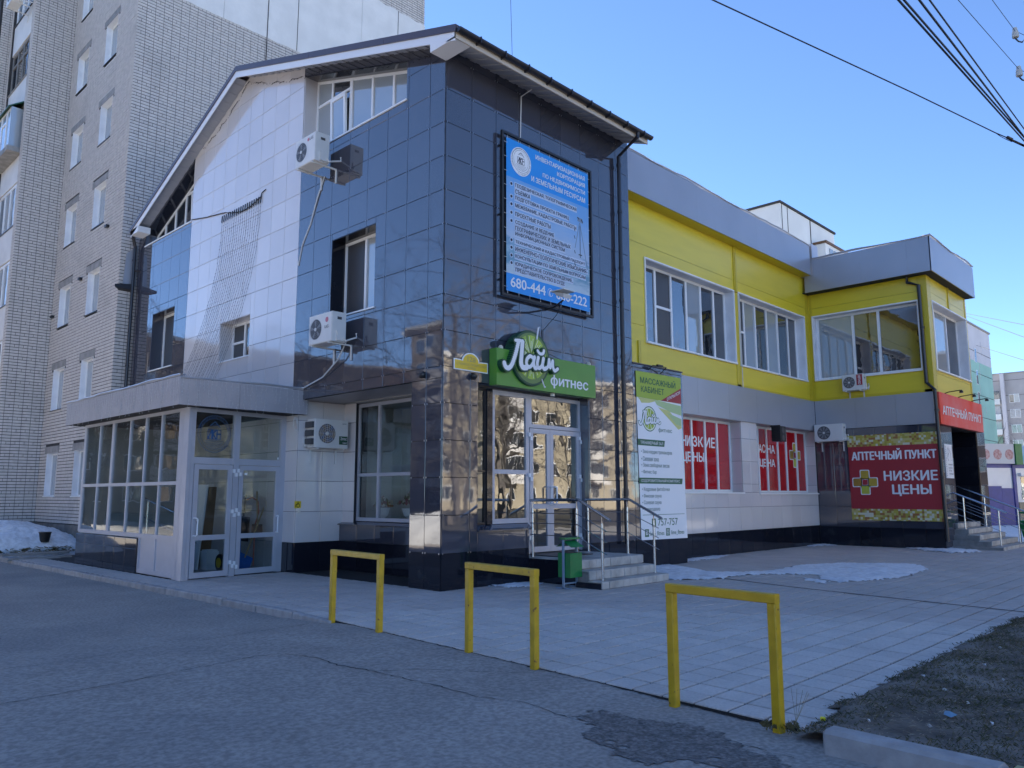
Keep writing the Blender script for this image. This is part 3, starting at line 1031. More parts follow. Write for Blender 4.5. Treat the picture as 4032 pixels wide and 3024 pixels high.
# half planes of the gable on the left face, offset o below the roof top
def gab(o):
    return [(-0.309, 1, 11.68 - 0.309 * 7.2 - o), (0.413, 1, 11.68 + 0.413 * 7.2 - o)]
YL = 13.55
w_top = (1.06, 4.66, 8.705, 10.9)           # sloping top follows the roof
w_mid = (1.93, 3.38, 4.96, 6.56)
w_small = (6.63, 8.08, 4.65, 5.60)
w_tall = (10.78, 12.21, 4.91, 6.50)
w_left = (10.03, 13.1, 8.64, 10.9)
holes_l = [w_top, w_mid, w_small, w_tall, w_left]
# rear cores (dark, behind the tiles)
q = MB()
q.box(0.45, 5.33, 0.45, 13.5, 3.47, 8.6)
q.box(0.45, 5.3, 5.0, 13.5, 0.0, 3.46)
q.poly(lambda u, v, w: (w, u, v), [(0.45, 8.6), (0.45, 9.2), (7.2, 11.3), (13.5, 8.75), (13.5, 8.6)], 0.5, 5.33)
q.build('core_wall', 'joint', DB)
grow = 0.33
backing(DB, X0, [(0.0, YL, 3.45, 11.7)], [w_top, w_mid, w_small, w_tall, w_left], gab(0.14))
# parallelogram glazing openings need a strip of wall above them: tiles clipped between two slopes
us_dark = [0.0, 0.402] + [0.402 + T * n for n in range(1, 8)]
us_white = [us_dark[-1] + (10.03 - us_dark[-1]) * n / 9 for n in range(10)]
us_left = [10.03 + (YL - 10.03) * n / 6 for n in range(7)]
vs_l = [3.45] + [T * k for k in range(6, 20)]
top_strip = (1.06, 4.66, 8.705, 12)
left_strip = (10.03, 13.1, 8.64, 12)
tiles(DB, X0, us_dark, vs_l, [top_strip, w_mid], gab(0.14), 'dark_tile', 'dark_tile')
tiles(DB, X0, us_white, vs_l, [w_small], gab(0.14), 'white_tile', 'white_tile')
tiles(DB, X0, us_left, vs_l, [left_strip, w_tall], gab(0.14), 'dark_tile', 'dark_tile')
# strip of tiles between sloping window head and the soffit
for (a, b), sl, off in (((1.06, 4.66), 0.309, 0.33), ((10.03, 13.1), -0.413, 0.22)):
    n = 6
    for i in range(n):
        ya, yb = a + (b - a) * i / n + .003, a + (b - a) * (i + 1) / n - .003
        MB().poly(X0, [(ya, ztop(ya) - off), (yb, ztop(yb) - off), (yb, ztop(yb) - 0.14), (ya, ztop(ya) - 0.14)], 0, 0.012).build('dark_tile', 'dark_tile', DB)
# recessed sloping windows in the gable
def gable_window(y0, y1, vb, off, mulls, trans, mt_side_hi, mt_side_lo, curtains):
    x = 0.30
    q = MB()
    P = PX(x)
    f = 0.055
    top = lambda y: ztop(y) - off
    q.poly(P, [(y0, vb), (y1, vb), (y1, vb + f), (y0, vb + f)], -.05, 0)
    q.poly(P, [(y0, top(y0) - f), (y1, top(y1) - f), (y1, top(y1)), (y0, top(y0))], -.05, 0)
    for mm, hw in [(y0 + f / 2, f / 2), (y1 - f / 2, f / 2)] + mulls:
        q.poly(P, [(mm - hw, vb + f), (mm + hw, vb + f), (mm + hw, top(mm + hw) - f), (mm - hw, top(mm - hw) - f)], -.05, 0.003)
    for (a, b, z) in trans:
        q.poly(P, [(a, z - f / 2), (b, z - f / 2), (b, z + f / 2), (a, z + f / 2)], -.05, 0.002)
    win = q.build('window', 'pvc', DB)
    cs = [y0 + f] + sorted(mm for mm, _ in mulls) + [y1 - f]
    for i in range(len(cs) - 1):
        a, b = cs[i], cs[i + 1]
        MB().poly(P, [(a, vb + f * .5), (b, vb + f * .5), (b, top(b) - f * .5), (a, top(a) - f * .5)], -.03, -.022).build('pane', curtains[i % len(curtains)], win)
    # lining
    for (ya, mt) in ((y1 + .002, mt_side_hi), (y0 - .002, mt_side_lo)):
        MB().pbox(X0, ya - .01, ya + .01, vb, top(ya), -.3, 0.0).build('reveal', mt, win)
    MB().poly(X0, [(y0, top(y0)), (y1, top(y1)), (y1, top(y1) + .02), (y0, top(y0) + .02)], -.3, 0.0).build('reveal', 'black_tile', win)
    MB().pbox(X0, y0 - .02, y1 + .02, vb - .03, vb, -.3, 0.035).build('window_sill', 'pvc', win)
    return win
gable_window(1.08, 4.64, 8.71, 0.35, [(4.03, .03), (3.33, .05), (2.58, .03), (1.88, .03)], [(3.36, 4.6, 9.92)], 'white_tile', 'dark_tile', ['glass_curtain', 'glass_curtain', 'glass_curtain', 'glass_op', 'glass_curtain'])
gable_window(10.05, 13.08, 8.65, 0.24, [(12.5, .03), (11.85, .03), (11.2, .03), (10.72, .03)], [(10.1, 11.17, 9.75)], 'dark_tile', 'white_tile', ['glass_op'])
# tilted open sash of the right-hand gable window
sash = MB()
PS = lambda u, v, w=0.0: (0.292 - w - (v - 8.78) * 0.035, u, v)
for (a, b, c, d) in ((3.42, 3.96, 8.78, 8.84), (3.42, 3.96, 9.76, 9.82), (3.42, 3.48, 8.84, 9.76), (3.90, 3.96, 8.84, 9.76)):
    sash.pbox(PS, a, b, c, d, 0.0, 0.05)
s_ = sash.build('open_sash', 'pvc', DB)
MB().pbox(PS, 3.47, 3.91, 8.83, 9.77, .02, .028).build('pane', 'glass_curtain', s_)
sash = MB()
PS2 = lambda u, v, w=0.0: (0.292 - w - (v - 8.72) * 0.03, u, v)
for (a, b, c, d) in ((10.12, 10.68, 8.72, 8.78), (10.12, 10.68, 9.63, 9.69), (10.12, 10.18, 8.78, 9.63), (10.62, 10.68, 8.78, 9.63)):
    sash.pbox(PS2, a, b, c, d, 0.0, 0.05)
s_ = sash.build('open_sash', 'pvc', DB)
MB().pbox(PS2, 10.17, 10.63, 8.77, 9.64, .02, .028).build('pane', 'glass_op', s_)
# plain windows of the left face
window(DB, X0, *w_mid, mulls=[2.66], rec=0.3, gls={0: 'glass_curtain', 1: 'glass_screen'}, rev='black_tile', sill='pvc', fw_=.06)
window(DB, X0, *w_small, mulls=[7.45], trans={1: [5.13]}, rec=0.3, gls={0: 'glass_op', 1: 'glass_screen'}, rev='white_tile', sill='pvc', fw_=.06)
window(DB, X0, *w_tall, mulls=[], rec=0.3, gl='glass_screen', rev='dark_tile', sill='pvc', fw_=.07)

# right face
vs_r = [T * k for k in range(1, 16)] + [9.30]
us_r = [T * n for n in range(9)] + [5.33]
open_r = (0.79, 3.82, 0.0, 3.45)
hid = (0.79, 3.82, 0, 0.97)
backing(DB, Y0, [(0, 5.33, 0.0, 9.31)], [open_r], None)
tiles(DB, Y0, us_r, vs_r, [(0.79, 3.82, -1, 3.45)], None, 'dark_tile', 'dark_tile')
tiles(DB, Y0, [0, T, 0.79], [GZ, T], [], None, 'black_tile', 'plinth_tile')
tiles(DB, Y0, [3.82, 4.4, 5.0, 5.33], [GZ, T], [], None, 'black_tile', 'plinth_tile')
backing(DB, Y0, [(0.79, 2.06, 0.0, 0.95)], [], None, w0=-.3)
tiles(DB, Y0, [0.79, 1.40, 2.06], [T, 0.955], [], None, 'dark_tile', 'dark_tile')
tiles(DB, Y0, [0.79, 1.40, 2.06], [GZ, T], [], None, 'black_tile', 'plinth_tile')
# column, left face of it and its back
tiles(DB, X0, [0, 0.402, 0.79], [T * k for k in range(1, 6)] + [3.45], [], None, 'dark_tile', 'dark_tile')
tiles(DB, X0, [0, 0.402, 0.79], [GZ, T], [], None, 'black_tile', 'plinth_tile')
q = MB()
q.box(0.002, 0.78, 0.002, 0.78, 0, 3.44)
q.build('column', 'joint', DB)
q = MB()
q.box(0.785, 0.80, 0.0, 0.79, 0, 3.44)
q.box(0.0, 0.785, 0.785, 0.80, 0, 3.44)
q.build('column_lining', 'dark_tile', DB)
# soffits under the overhanging storey
q = MB()
q.box(0.0, 1.6, 0.79, 4.7, 3.455, 3.50)
q.box(0.79, 3.82, 0.0, 0.45, 3.456, 3.50)
q.build('overhang_soffit', 'grey_dirty', DB)
MB().box(3.80, 3.822, 0.0, 0.25, 0.47, 3.45).build('reveal', 'dark_tile', DB)
# clips at tile corners
q = MB()
for k in range(1, 16):
    for n in range(0, 10):
        u = min(T * n, 5.3)
        if k * T < 3.5 and 0.8 < u < 3.85:
            continue
        for s in (-.03, .03):
            if 0.0 <= u + s < 5.33:
                q.pbox(Y0, u + s - .0035, u + s + .0035, T * k - .010, T * k + .010, .012, .016)
for k in range(6, 17):
    for u in us_dark[:-1]:
        if any(h[0] < u < h[1] and h[2] < T * k < h[3] for h in holes_l) or T * k > ztop(u) - .3:
            continue
        for s in (-.03, .03):
            if u + s > 0:
                q.pbox(X0, u + s - .0035, u + s + .0035, T * k - .010, T * k + .010, .012, .016)
for k in range(1, 6):
    for u in (0.03, .372, .432, .76):
        q.pbox(X0, u - .006, u + .006, T * k - .014, T * k + .014, .012, .017)
q.build('tile_clip', 'clip', DB, kind='stuff')

# white block of the ground floor (faces -y), plinth, side strips
WY = PY(4.417)
backing(DB, WY, [(0.0, 1.10, 0, 3.45)], [], None)
tiles(DB, WY, [0.0, 0.575, 1.10], [T, 2 * T, 3 * T, 4 * T, 5 * T, 3.45], [], None, 'white_tile', 'white_tile')
tiles(DB, WY, [0.0, 0.575, 1.10], [GZ, T], [], None, 'black_tile', 'plinth_tile')
tiles(DB, X0, [4.417, 4.95], [T, 2 * T, 3 * T, 4 * T, 5 * T, 3.45], [], None, 'white_tile', 'white_tile')
tiles(DB, X0, [4.417, 4.95], [GZ, T], [], None, 'black_tile', 'plinth_tile')
q = MB()
q.box(0.004, 0.4, 4.43, 5.0, 0, 3.44)
q.box(0.4, 1.09, 4.43, 4.6, 0, 3.44)
q.build('white_block_core', 'joint', DB)
# white wall of the building inside the glass porch
tiles(DB, X0, [4.96 + 0.6 * n for n in range(10)], [GZ] + [T * k for k in range(1, 6)] + [3.45], [], None, 'white_tile', 'porch_wall_tile')
backing(DB, X0, [(4.96, 10.4, 0, 3.45)], [], None)
WX = PX(1.10)
tiles(DB, WX, [4.0, 4.415], [0.97, 2 * T, 3 * T, 4 * T, 5 * T, 3.45], [], None, 'white_tile', 'white_tile')
backing(DB, WX, [(4.0, 4.415, 0.97, 3.45)], [], None, w0=-.3)
# wall below the recessed window: dark tiles, black plinth and a dark sill
WS = PX(1.04)
tiles(DB, WS, [0.8, 1.35, 1.96, 2.57, 3.18, 3.79, 4.40], [T, 0.955], [], None, 'dark_tile', 'dark_tile')
tiles(DB, WS, [0.8, 1.35, 1.96, 2.57, 3.18, 3.79, 4.40], [GZ, T], [], None, 'black_tile', 'plinth_tile')
backing(DB, WS, [(0.8, 4.40, 0, 0.955)], [], None, w0=-.3)
MB().add([(0.98, 0.8, 0.955), (1.20, 0.8, 1.02), (1.20, 4.4, 1.02), (0.98, 4.4, 0.955), (0.98, 0.8, 0.935), (1.20, 0.8, 0.935), (1.20, 4.4, 0.935), (0.98, 4.4, 0.935)],
         [(0, 1, 2, 3), (4, 5, 6, 7), (0, 1, 5, 4), (1, 2, 6, 5), (2, 3, 7, 6), (3, 0, 4, 7)]).build('window_sill', 'dark_tile', DB)
window(DB, PX(1.16), 0.9, 4.03, 1.02, 3.42, mulls=[1.25, 2.2, 3.28], trans={'all': [1.95]}, rec=0.0, mt='alu', gl='glass', rev=None, sill=None, fw_=.07)
# right side glazing and entrance door
MB().add([(0.79, -0.05, 0.955), (0.79, 0.22, 1.04), (2.25, 0.22, 1.04), (2.12, -0.05, 0.955), (0.79, -0.05, 0.93), (0.79, 0.22, 0.93), (2.25, 0.22, 0.93), (2.12, -0.05, 0.93)],
         [(0, 1, 2, 3), (4, 5, 6, 7), (0, 1, 5, 4), (1, 2, 6, 5), (2, 3, 7, 6), (3, 0, 4, 7)]).build('window_sill', 'dark_tile', DB)
GY = PY(0.20)
window(DB, GY, 0.88, 1.19, 1.04, 3.40, trans={'all': [1.95]}, rec=0.0, mt='gutter', gl='glass', rev=None, sill=None, fw_=.035)
MB().pbox(GY, 1.19, 1.32, 1.04, 3.40, -.05, 0.03).build('corner_post', 'black_tile', DB)
window(DB, GY, 1.32, 2.30, 1.04, 3.40, trans={'all': [1.95]}, rec=0.0, mt='alu', gl='glass_door', rev=None, sill=None, fw_=.085)
window(DB, GY, 2.30, 3.81, 2.78, 3.40, rec=0.0, mt='alu', gl='glass_door', rev=None, sill=None, fw_=.07)
MB().pbox(GY, 2.255, 2.299, 0.48, 1.04, -.05, 0.01).build('door_post', 'alu', DB)
def leaf(parent, P, u0, u1, v0, v1, vt, hu, mt='alu', gl='glass_door', w=0.0, hinge_u=None, hv=(0.93, 0.6, 0.1), f=0.09, kick=0.1, zb=None):
    q = MB()
    a, b = w - .05, w
    q.pbox(P, u0, u0 + f, v0, v1, a, b)
    q.pbox(P, u1 - f, u1, v0, v1, a, b)
    q.pbox(P, u0 + f, u1 - f, v0, v0 + kick, a, b)
    q.pbox(P, u0 + f, u1 - f, v1 - f, v1, a, b)
    q.pbox(P, u0 + f, u1 - f, vt - f / 2, vt + f / 2, a, b)
    d = q.build('door', mt, parent)
    MB().pbox(P, u0 + f - .01, u1 - f + .01, v0 + kick - .01, vt - f / 2 + .01, w - .03, w - .022).build('pane', gl, d)
    MB().pbox(P, u0 + f - .01, u1 - f + .01, vt + f / 2 - .01, v1 - f + .01, w - .03, w - .022).build('pane', gl, d)
    hb, ht = vt + .04, vt + .36
    q = MB()
    s = .06 if hu < (u0 + u1) / 2 else -.06
    q.tube([P(hu, hb, w), P(hu, hb, w + .07), P(hu + s * 0.4, hb + .015, w + .085), P(hu + s * .4, ht - .015, w + .085), P(hu, ht, w + .07), P(hu, ht, w)], .014, 8)
    q.build('handle', 'fascia', d)
    if hinge_u is not None:
        for k in hv:
            z = v0 + (v1 - v0) * k
            MB().pbox(P, hinge_u - .05, hinge_u + .0, z, z + .07, w + .002, w + .035).pbox(P, hinge_u + .0, hinge_u + .05, z - .07, z - .001, w + .002, w + .035).build('hinge', 'fascia', d)
    return d
leaf(DB, GY, 2.32, 2.885, 0.50, 2.77, 1.33, 2.845, hinge_u=2.31)
leaf(DB, GY, 2.89, 3.77, 0.50, 2.77, 1.33, 2.95, hinge_u=3.775)
MB().pbox(GY, 3.775, 3.815, 0.48, 2.78, -.05, 0.01).build('door_post', 'alu', DB)
# rooms behind the clear glass
q = MB()
q.box(1.3, 5.2, 4.25, 4.30, 0.3, 3.45)
q.box(5.15, 5.2, 0.5, 4.25, 0.3, 3.45)
q.box(1.0, 5.2, 0.30, 4.3, 3.44, 3.452)
q.box(2.5, 2.56, 1.6, 4.25, 0.47, 3.44)
q.build('room_wall', 'room', DB)
MB().box(1.2, 5.2, 0.26, 4.3, 0.40, 0.47).build('room_floor', 'floor_in', DB)
# roof, fascias, soffits, gutter
P_SEC = lambda u, v, w: (w, u, v)
def roof_band(q, ya, yb, o1, o0, x0, x1):
    """piece of roof between y = ya..yb, from offset o0 (lower) to o1 (upper) below the roof line"""
    q.poly(P_SEC, [(ya, ztop(ya) - o0), (yb, ztop(yb) - o0), (yb, ztop(yb) - o1), (ya, ztop(ya) - o1)], x0, x1)
q = MB()
roof_band(q, -0.66, 7.2, 0.0, 0.055, -0.375, 5.28)
roof_band(q, 7.2, 13.32, 0.0, 0.055, -0.375, 5.28)
# turned-down edge caps, in lengths
for a, b in [(-0.66, 1.3), (1.31, 3.9), (3.91, 5.6), (5.61, 7.2), (7.2, 8.7), (8.71, 10.6), (10.61, 12.2), (12.21, 13.32)]:
    roof_band(q, a, b, 0.05, 0.135, -0.385, -0.362)
roof = q.build('roof', 'brown_roof', DB)
q = MB()
roof_band(q, -0.62, 7.2, 0.11, 0.285, -0.362, -0.34)
roof_band(q, 7.2, 13.30, 0.11, 0.285, -0.362, -0.34)
q.box(-0.362, 0.0, -0.62, 0.0, 9.02, 9.05)                 # boxed eave end
q.box(-0.364, -0.34, -0.62, 0.0, 9.05, 9.24)
q.poly(P_SEC, [(13.30, ztop(13.30) - .10), (12.75, ztop(12.75) - .28), (12.75, 8.93), (13.30, 8.93)], -0.362, -0.02)
q.build('fascia', 'fascia', roof)
MB().box(-0.34, 5.20, -0.64, -0.615, 9.02, 9.19).build('eave_fascia', 'beige', roof)
q = MB()                                                    # ribbed soffit sheets
n = 44
for i in range(n):
    x = -0.33 + i * (5.53 / n)
    z0, z1 = 9.03, 9.26
    dz = 0.0 if i % 2 else 0.018
    x1 = x + 5.53 / n
    q.add([(x, -.614, z0 + dz), (x1, -.614, z0 + dz), (x1, 0.0, z1 + dz), (x, 0.0, z1 + dz), (x, -.614, z0 + .03), (x1, -.614, z0 + .03), (x1, 0, z1 + .03), (x, 0, z1 + .03)],
          [(0, 1, 2, 3), (4, 5, 6, 7), (0, 1, 5, 4), (1, 2, 6, 5), (2, 3, 7, 6), (3, 0, 4, 7)])
n = 90
for i in range(n):
    a = 0.0 + i * 13.2 / n
    b = a + 13.2 / n
    if a < 7.2 < b:
        continue
    dz = 0.0 if i % 2 else 0.016
    q.poly(P_SEC, [(a, ztop(a) - .165 + dz), (b, ztop(b) - .165 + dz), (b, ztop(b) - .13), (a, ztop(a) - .13)], -.34, -.001)
q.build('soffit', 'soffit', roof)
q = MB()                                                    # half-round gutter
for i in range(8):
    t0, t1 = math.pi * (1 + i / 8), math.pi * (1 + (i + 1) / 8)
    c = (-.70, 9.17)
    p0 = (c[0] + .068 * math.cos(t0), c[1] + .068 * math.sin(t0))
    p1 = (c[0] + .068 * math.cos(t1), c[1] + .068 * math.sin(t1))
    p2 = (c[0] + .062 * math.cos(t1), c[1] + .062 * math.sin(t1))
    p3 = (c[0] + .062 * math.cos(t0), c[1] + .062 * math.sin(t0))
    q.poly(lambda u, v, w: (w, u, v), [p0, p1, p2, p3], -.34, 5.22)
q.poly(lambda u, v, w: (w, u, v), [(-.70 + .07 * math.cos(math.pi * (1 + i / 8)), 9.17 + .07 * math.sin(math.pi * (1 + i / 8))) for i in range(9)], -.36, -.34)
q.poly(lambda u, v, w: (w, u, v), [(-.70 + .07 * math.cos(math.pi * (1 + i / 8)), 9.17 + .07 * math.sin(math.pi * (1 + i / 8))) for i in range(9)], 5.22, 5.24)
for i in range(9):
    x = 0.1 + i * 0.6
    q.box(x, x + .025, -.775, -.62, 9.08, 9.19)
q.build('gutter', 'gutter', roof)
def downpipe(parent, pts, r=0.045, mt='gutter', rings=()):
    q = MB()
    q.tube(pts, r, 10)
    for p in rings:
        q.tube([(p[0], p[1], p[2] - .03), (p[0], p[1], p[2] + .03)], r * 1.25, 10)
    return q.build('downpipe', mt, parent)
downpipe(DB, [(4.74, -.70, 9.14), (4.74, -.70, 9.02), (4.86, -.11, 8.80), (4.86, -.11, 0.55)], rings=[(4.86, -.11, z) for z in (8.6, 7.55, 6.3, 5.6, 4.4, 3.2, 2.0)])
downpipe(DB, [(-0.2, 13.52, 9.05), (-0.2, 13.52, 8.95), (-0.12, 13.55, 8.70), (-0.12, 13.55, 0.2)], rings=[(-.12, 13.55, z) for z in (8.3, 6.6, 5.2)])
MB().tube([(-.12, 13.55, 8.0), (0.02, 13.3, 7.95)], .025, 6).build('pipe_bracket', 'gutter', DB)

# ================================================================== GLASS PORCH
A_, B_ = Vector((-2.17, 4.56)), Vector((-0.005, 4.86))
PF = PA(A_, B_)
LF = (B_ - A_).length
PL = PX(-2.17)
GP = thing('glass_porch', 'grey aluminium glass porch with two doors under a flat grey canopy', 'porch', (-1.1, 7.2, 0))
# front frame: u along the front from the outer corner
q = MB()
q.pbox(PF, 0.0, 0.07, 0.03, 3.16, -.10, 0.012)
q.pbox(PF, 0.08, 0.15, 0.03, 3.16, -.09, 0.0)
q.pbox(PF, LF - .12, LF, 0.03, 3.16, -.09, 0.0)
q.pbox(PF, 0.98, 1.10, 0.03, 3.16, -.09, 0.002)
q.pbox(PF, 0.15, 0.98, 2.12, 2.24, -.07, -.002)
q.pbox(PF, 1.10, LF - .12, 2.12, 2.24, -.07, -.002)
q.pbox(PF, 0.15, LF - .12, 3.08, 3.16, -.07, -.002)
pf = q.build('front_frame', 'alu', GP)
MB().pbox(PF, 0.14, 0.99, 2.23, 3.10, -.05, -.042).build('pane', 'glass', pf)
MB().pbox(PF, 1.09, LF - .11, 2.23, 3.10, -.05, -.042).build('pane', 'glass', pf)
leaf(GP, PF, 0.16, 0.96, 0.05, 2.11, 0.77, 0.20, hinge_u=1.00, gl='glass', hv=(0.93, 0.56, 0.10), w=0.012)
leaf(GP, PF, 1.11, LF - .13, 0.05, 2.11, 0.77, LF - .18, hinge_u=1.09, gl='glass', hv=(0.935, 0.57, 0.09), w=0.012)
# emblem on the left fanlight
def ring(q, P, cu, cv, r1, r2, w, n=40):
    b = len(q.v)
    for k in range(n):
        t = 2 * math.pi * k / n
        q.v.append(tuple(P(cu + r1 * math.cos(t), cv + r1 * math.sin(t), w)))
        q.v.append(tuple(P(cu + r2 * math.cos(t), cv + r2 * math.sin(t), w)))
    for k in range(n):
        j = (k + 1) % n
        q.f.append((b + 2 * k, b + 2 * k + 1, b + 2 * j + 1, b + 2 * j))
def bar(q, P, a, b, t, w):
    dx, dy = b[0] - a[0], b[1] - a[1]
    L = math.hypot(dx, dy) or 1
    nx, ny = -dy / L * t / 2, dx / L * t / 2
    q.add([P(a[0] + nx, a[1] + ny, w), P(b[0] + nx, b[1] + ny, w), P(b[0] - nx, b[1] - ny, w), P(a[0] - nx, a[1] - ny, w)], [(0, 1, 2, 3)])
def emblem(P, cu, cv, R, w, mt, parent, sgn=1, name='emblem', tri=None):
    q = MB()
    ring(q, P, cu, cv, R, R * .975, w)
    ring(q, P, cu, cv, R * .84, R * .82, w)
    bar(q, P, (cu - sgn * R * .28, cv + R * .42), (cu, cv + R * .66), R * .045, w)
    bar(q, P, (cu, cv + R * .66), (cu + sgn * R * .34, cv + R * .36), R * .045, w)
    bar(q, P, (cu - sgn * R * .12, cv + R * .45), (cu + sgn * R * .1, cv + R * .5), R * .03, w)
    x0, x1, z0, z1 = cu - R * .4, cu + R * .38, cv - R * .28, cv + R * .22
    for a, b in (((x0, z0), (x1, z0)), ((x0, z1), (x1, z1)), ((x0, z0), (x0, z1)), ((x1, z0), (x1, z1))):
        bar(q, P, a, b, R * .035, w)
    l, c, r = cu - sgn * R * .4, cu, cu + sgn * R * .38
    s = sgn
    for a, b in (((l, z0), (l + s * R * .24, z1)), ((l + s * R * .24, z0), (l + s * R * .24, z1)),
                 ((l + s * R * .3, z0), (l + s * R * .3, z1)), ((l + s * R * .3, cv), (l + s * R * .5, z1)), ((l + s * R * .3, cv), (l + s * R * .5, z0)),
                 ((l + s * R * .55, z0), (l + s * R * .55, z1)), ((l + s * R * .55, cv), (r, cv))):
        bar(q, P, a, b, R * .07, w)
    for k in range(5):                                  # globe below
        zz = cv - R * (.36 + .09 * k)
        hw = R * math.sqrt(max(0.02, .62 - (.36 + .09 * k) ** 2))
        bar(q, P, (cu - hw * .8, zz - R * .04), (cu, zz + R * .03), R * .018, w)
        bar(q, P, (cu, zz + R * .03), (cu + hw * .8, zz - R * .04), R * .018, w)
    o = q.build(name, mt, parent)
    return o
M['emblem_blue'] = mat('blue_film', (0.02, 0.09, 0.22), 0.5)
def ring_text(s, P, cu, cv, r, h, w, mt, parent, a0, a1, sgn=1):
    """small letters round a circle, from angle a0 to a1 (degrees, clockwise)"""
    n = len(s)
    q = MB()
    for i, ch in enumerate(s):
        if ch == ' ':
            continue
        a = math.radians(a0 + (a1 - a0) * (i + .5) / n)
        gv, fs = glyphs(ch, 2)
        vs = [(p[0], p[1], 0) for p in gv]
        ca, sa = math.cos(a - math.pi / 2), math.sin(a - math.pi / 2)
        pts = []
        for x, y, z in vs:
            x, y = (x - .3) * h, (y - .35) * h
            X, Y = x * ca - y * sa, x * sa + y * ca
            pts.append(P(cu + sgn * (r * math.cos(a) + X), cv + r * math.sin(a) + Y, w))
        q.add(pts, fs)
    return q.build('lettering', mt, parent)
emblem(PF, 0.565, 2.69, 0.35, -.040, 'emblem_blue', pf)
ring_text('КОРПОРАЦИЯ ПО НЕДВИЖИМОСТИ', PF, 0.565, 2.69, 0.315, 0.05, -.040, 'emblem_blue', pf, 170, -60)
MB().pbox(PF, LF - .17, LF - .14, 2.26, 2.30, -.038, -.037).build('sticker', 'paper', pf)
MB().pbox(PF, 1.24, 1.30, 1.93, 1.97, -.006, -.004).build('sticker', 'paper', pf)
# side frame and panes
cols = [4.93, 5.76, 6.54, 7.35, 8.31, 9.10, 10.05]
q = MB()
q.pbox(PL, 4.60, 4.76, 0.03, 3.16, -.08, 0.006)
q.pbox(PL, 4.78, 4.93, 0.03, 3.16, -.08, 0.0)
for i, c in enumerate(cols):
    hw = 0.06 if i in (4, 6) else 0.028
    q.pbox(PL, c - hw, c + hw, 0.75 if c > 6.6 else 0.05, 3.16, -.06, 0.001)
q.pbox(PL, 4.93, 10.05, 1.735, 1.80, -.05, 0.003)
q.pbox(PL, 4.93, 10.05, 0.72, 0.80, -.05, 0.003)
q.pbox(PL, 4.93, 10.05, 3.09, 3.16, -.05, 0.003)
q.pbox(PL, 4.93, 6.54, 0.05, 0.13, -.05, 0.003)
pl = q.build('side_frame', 'alu', GP)
for i in range(6):
    a, b = cols[i] + .02, cols[i + 1] - .02
    MB().pbox(PL, a, b, 0.79, 1.745, -.03, -.022).build('pane', 'glass', pl)
    MB().pbox(PL, a, b, 1.79, 3.10, -.03, -.022).build('pane', 'glass', pl)
for i in range(2):
    MB().pbox(PL, cols[i] + .025, cols[i + 1] - .025, 0.12, 0.725, -.03, -.018).build('grey_panel', 'alu', pl)
us_p = [6.57 + (10.1 - 6.57) * n / 6 for n in range(7)]
PLb = PX(-2.185)
tiles(GP, PLb, us_p, [GZ, 0.50, 0.70], [], None, 'black_tile', 'plinth_tile')
MB().pbox(PLb, 6.57, 10.1, 0.0, 0.695, -.1, -.001).build('plinth_core', 'joint', GP)
# end wall of the porch and floor, ramp
MB().box(-2.12, -0.01, 10.02, 10.08, 0.05, 3.14).build('end_wall', 'room', GP)
MB().box(-2.1, -0.012, 4.95, 10.0, 0.02, 0.06).build('porch_floor', 'floor_in', GP)
# canopy
cf = PY(4.262)
cl = PX(-2.50)
def canopy_tiles(P, us, z0, z1, mt, nm):
    for a, b in zip(us[:-1], us[1:]):
        MB().pbox(P, a + .002, b - .002, z0, z1, -.02, 0.0).build(nm, mt, GP)
canopy_tiles(cf, [-2.5, -1.35, 0.12], 3.15, 3.63, 'grey_dirty', 'canopy_panel')
canopy_tiles(cl, [4.262, 6.3, 8.4, 10.42], 3.15, 3.66, 'grey_dirty', 'canopy_panel')
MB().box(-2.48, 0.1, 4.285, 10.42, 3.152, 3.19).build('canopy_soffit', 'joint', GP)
MB().box(-2.48, -0.01, 4.3, 10.42, 3.58, 3.62).build('canopy_roof', 'coping', GP)
def wavy(P, us, z, amp, seed, parent, out=0.03, mt='coping', hgt=0.03, r=0.018, inner=.12):
    q = MB()
    pts = []
    for i in range(61):
        u = us[0] + (us[1] - us[0]) * i / 60
        pts.append((u, z + amp * noise.noise(Vector((u * 0.55, seed, 0))) + amp * .35 * noise.noise(Vector((u * 1.9, seed, 3)))))
    q.tube([P(u, v, out * .4) for u, v in pts], r, 6)
    vs, fs = [], []
    for u, v in pts:
        vs += [P(u, v, out * .3), P(u, z - .02, 0.003), P(u, v + .004, -inner)]
    for i in range(60):
        b = 3 * i
        fs += [(b, b + 1, b + 4, b + 3), (b, b + 2, b + 5, b + 3)]
    q.add(vs, fs)
    return q.build('coping', mt, parent)
wavy(cf, (-2.5, 0.12), 3.66, 0.05, 1.3, GP)
wavy(cl, (4.262, 10.42), 3.69, 0.05, 5.3, GP)
# icicle garland along the canopy
q = MB()
rr = random.Random(8)
def icicle(P, u, z0, L):
    pts = [(u, z0)]
    n = max(2, int(L / .06))
    for i in range(n):
        pts.append((pts[-1][0] + rr.gauss(0, .008), z0 - L * (i + 1) / n))
    q.tube([P(a, b, .012 + rr.uniform(0, .006)) for a, b in pts], .0022, 3, cap=False)
    for a, b in pts[1:]:
        s = rr.choice((-1, 1))
        q.tube([P(a, b, .012), P(a + s * .022, b - .018, .016)], .0035, 3, cap=False)
u = -2.45
while u < 0.1:
    icicle(cf, u, 3.63, rr.choice((.2, .3, .45, .52)))
    u += rr.uniform(.07, .13)
u = 4.3
while u < 10.4:
    icicle(cl, u, 3.66, rr.choice((.2, .3, .4, .54)))
    u += rr.uniform(.07, .13)
o = q.build('icicle_lights', 'white_cable')
tag(o, 'white icicle light garland hanging along the grey porch canopy', 'string lights')

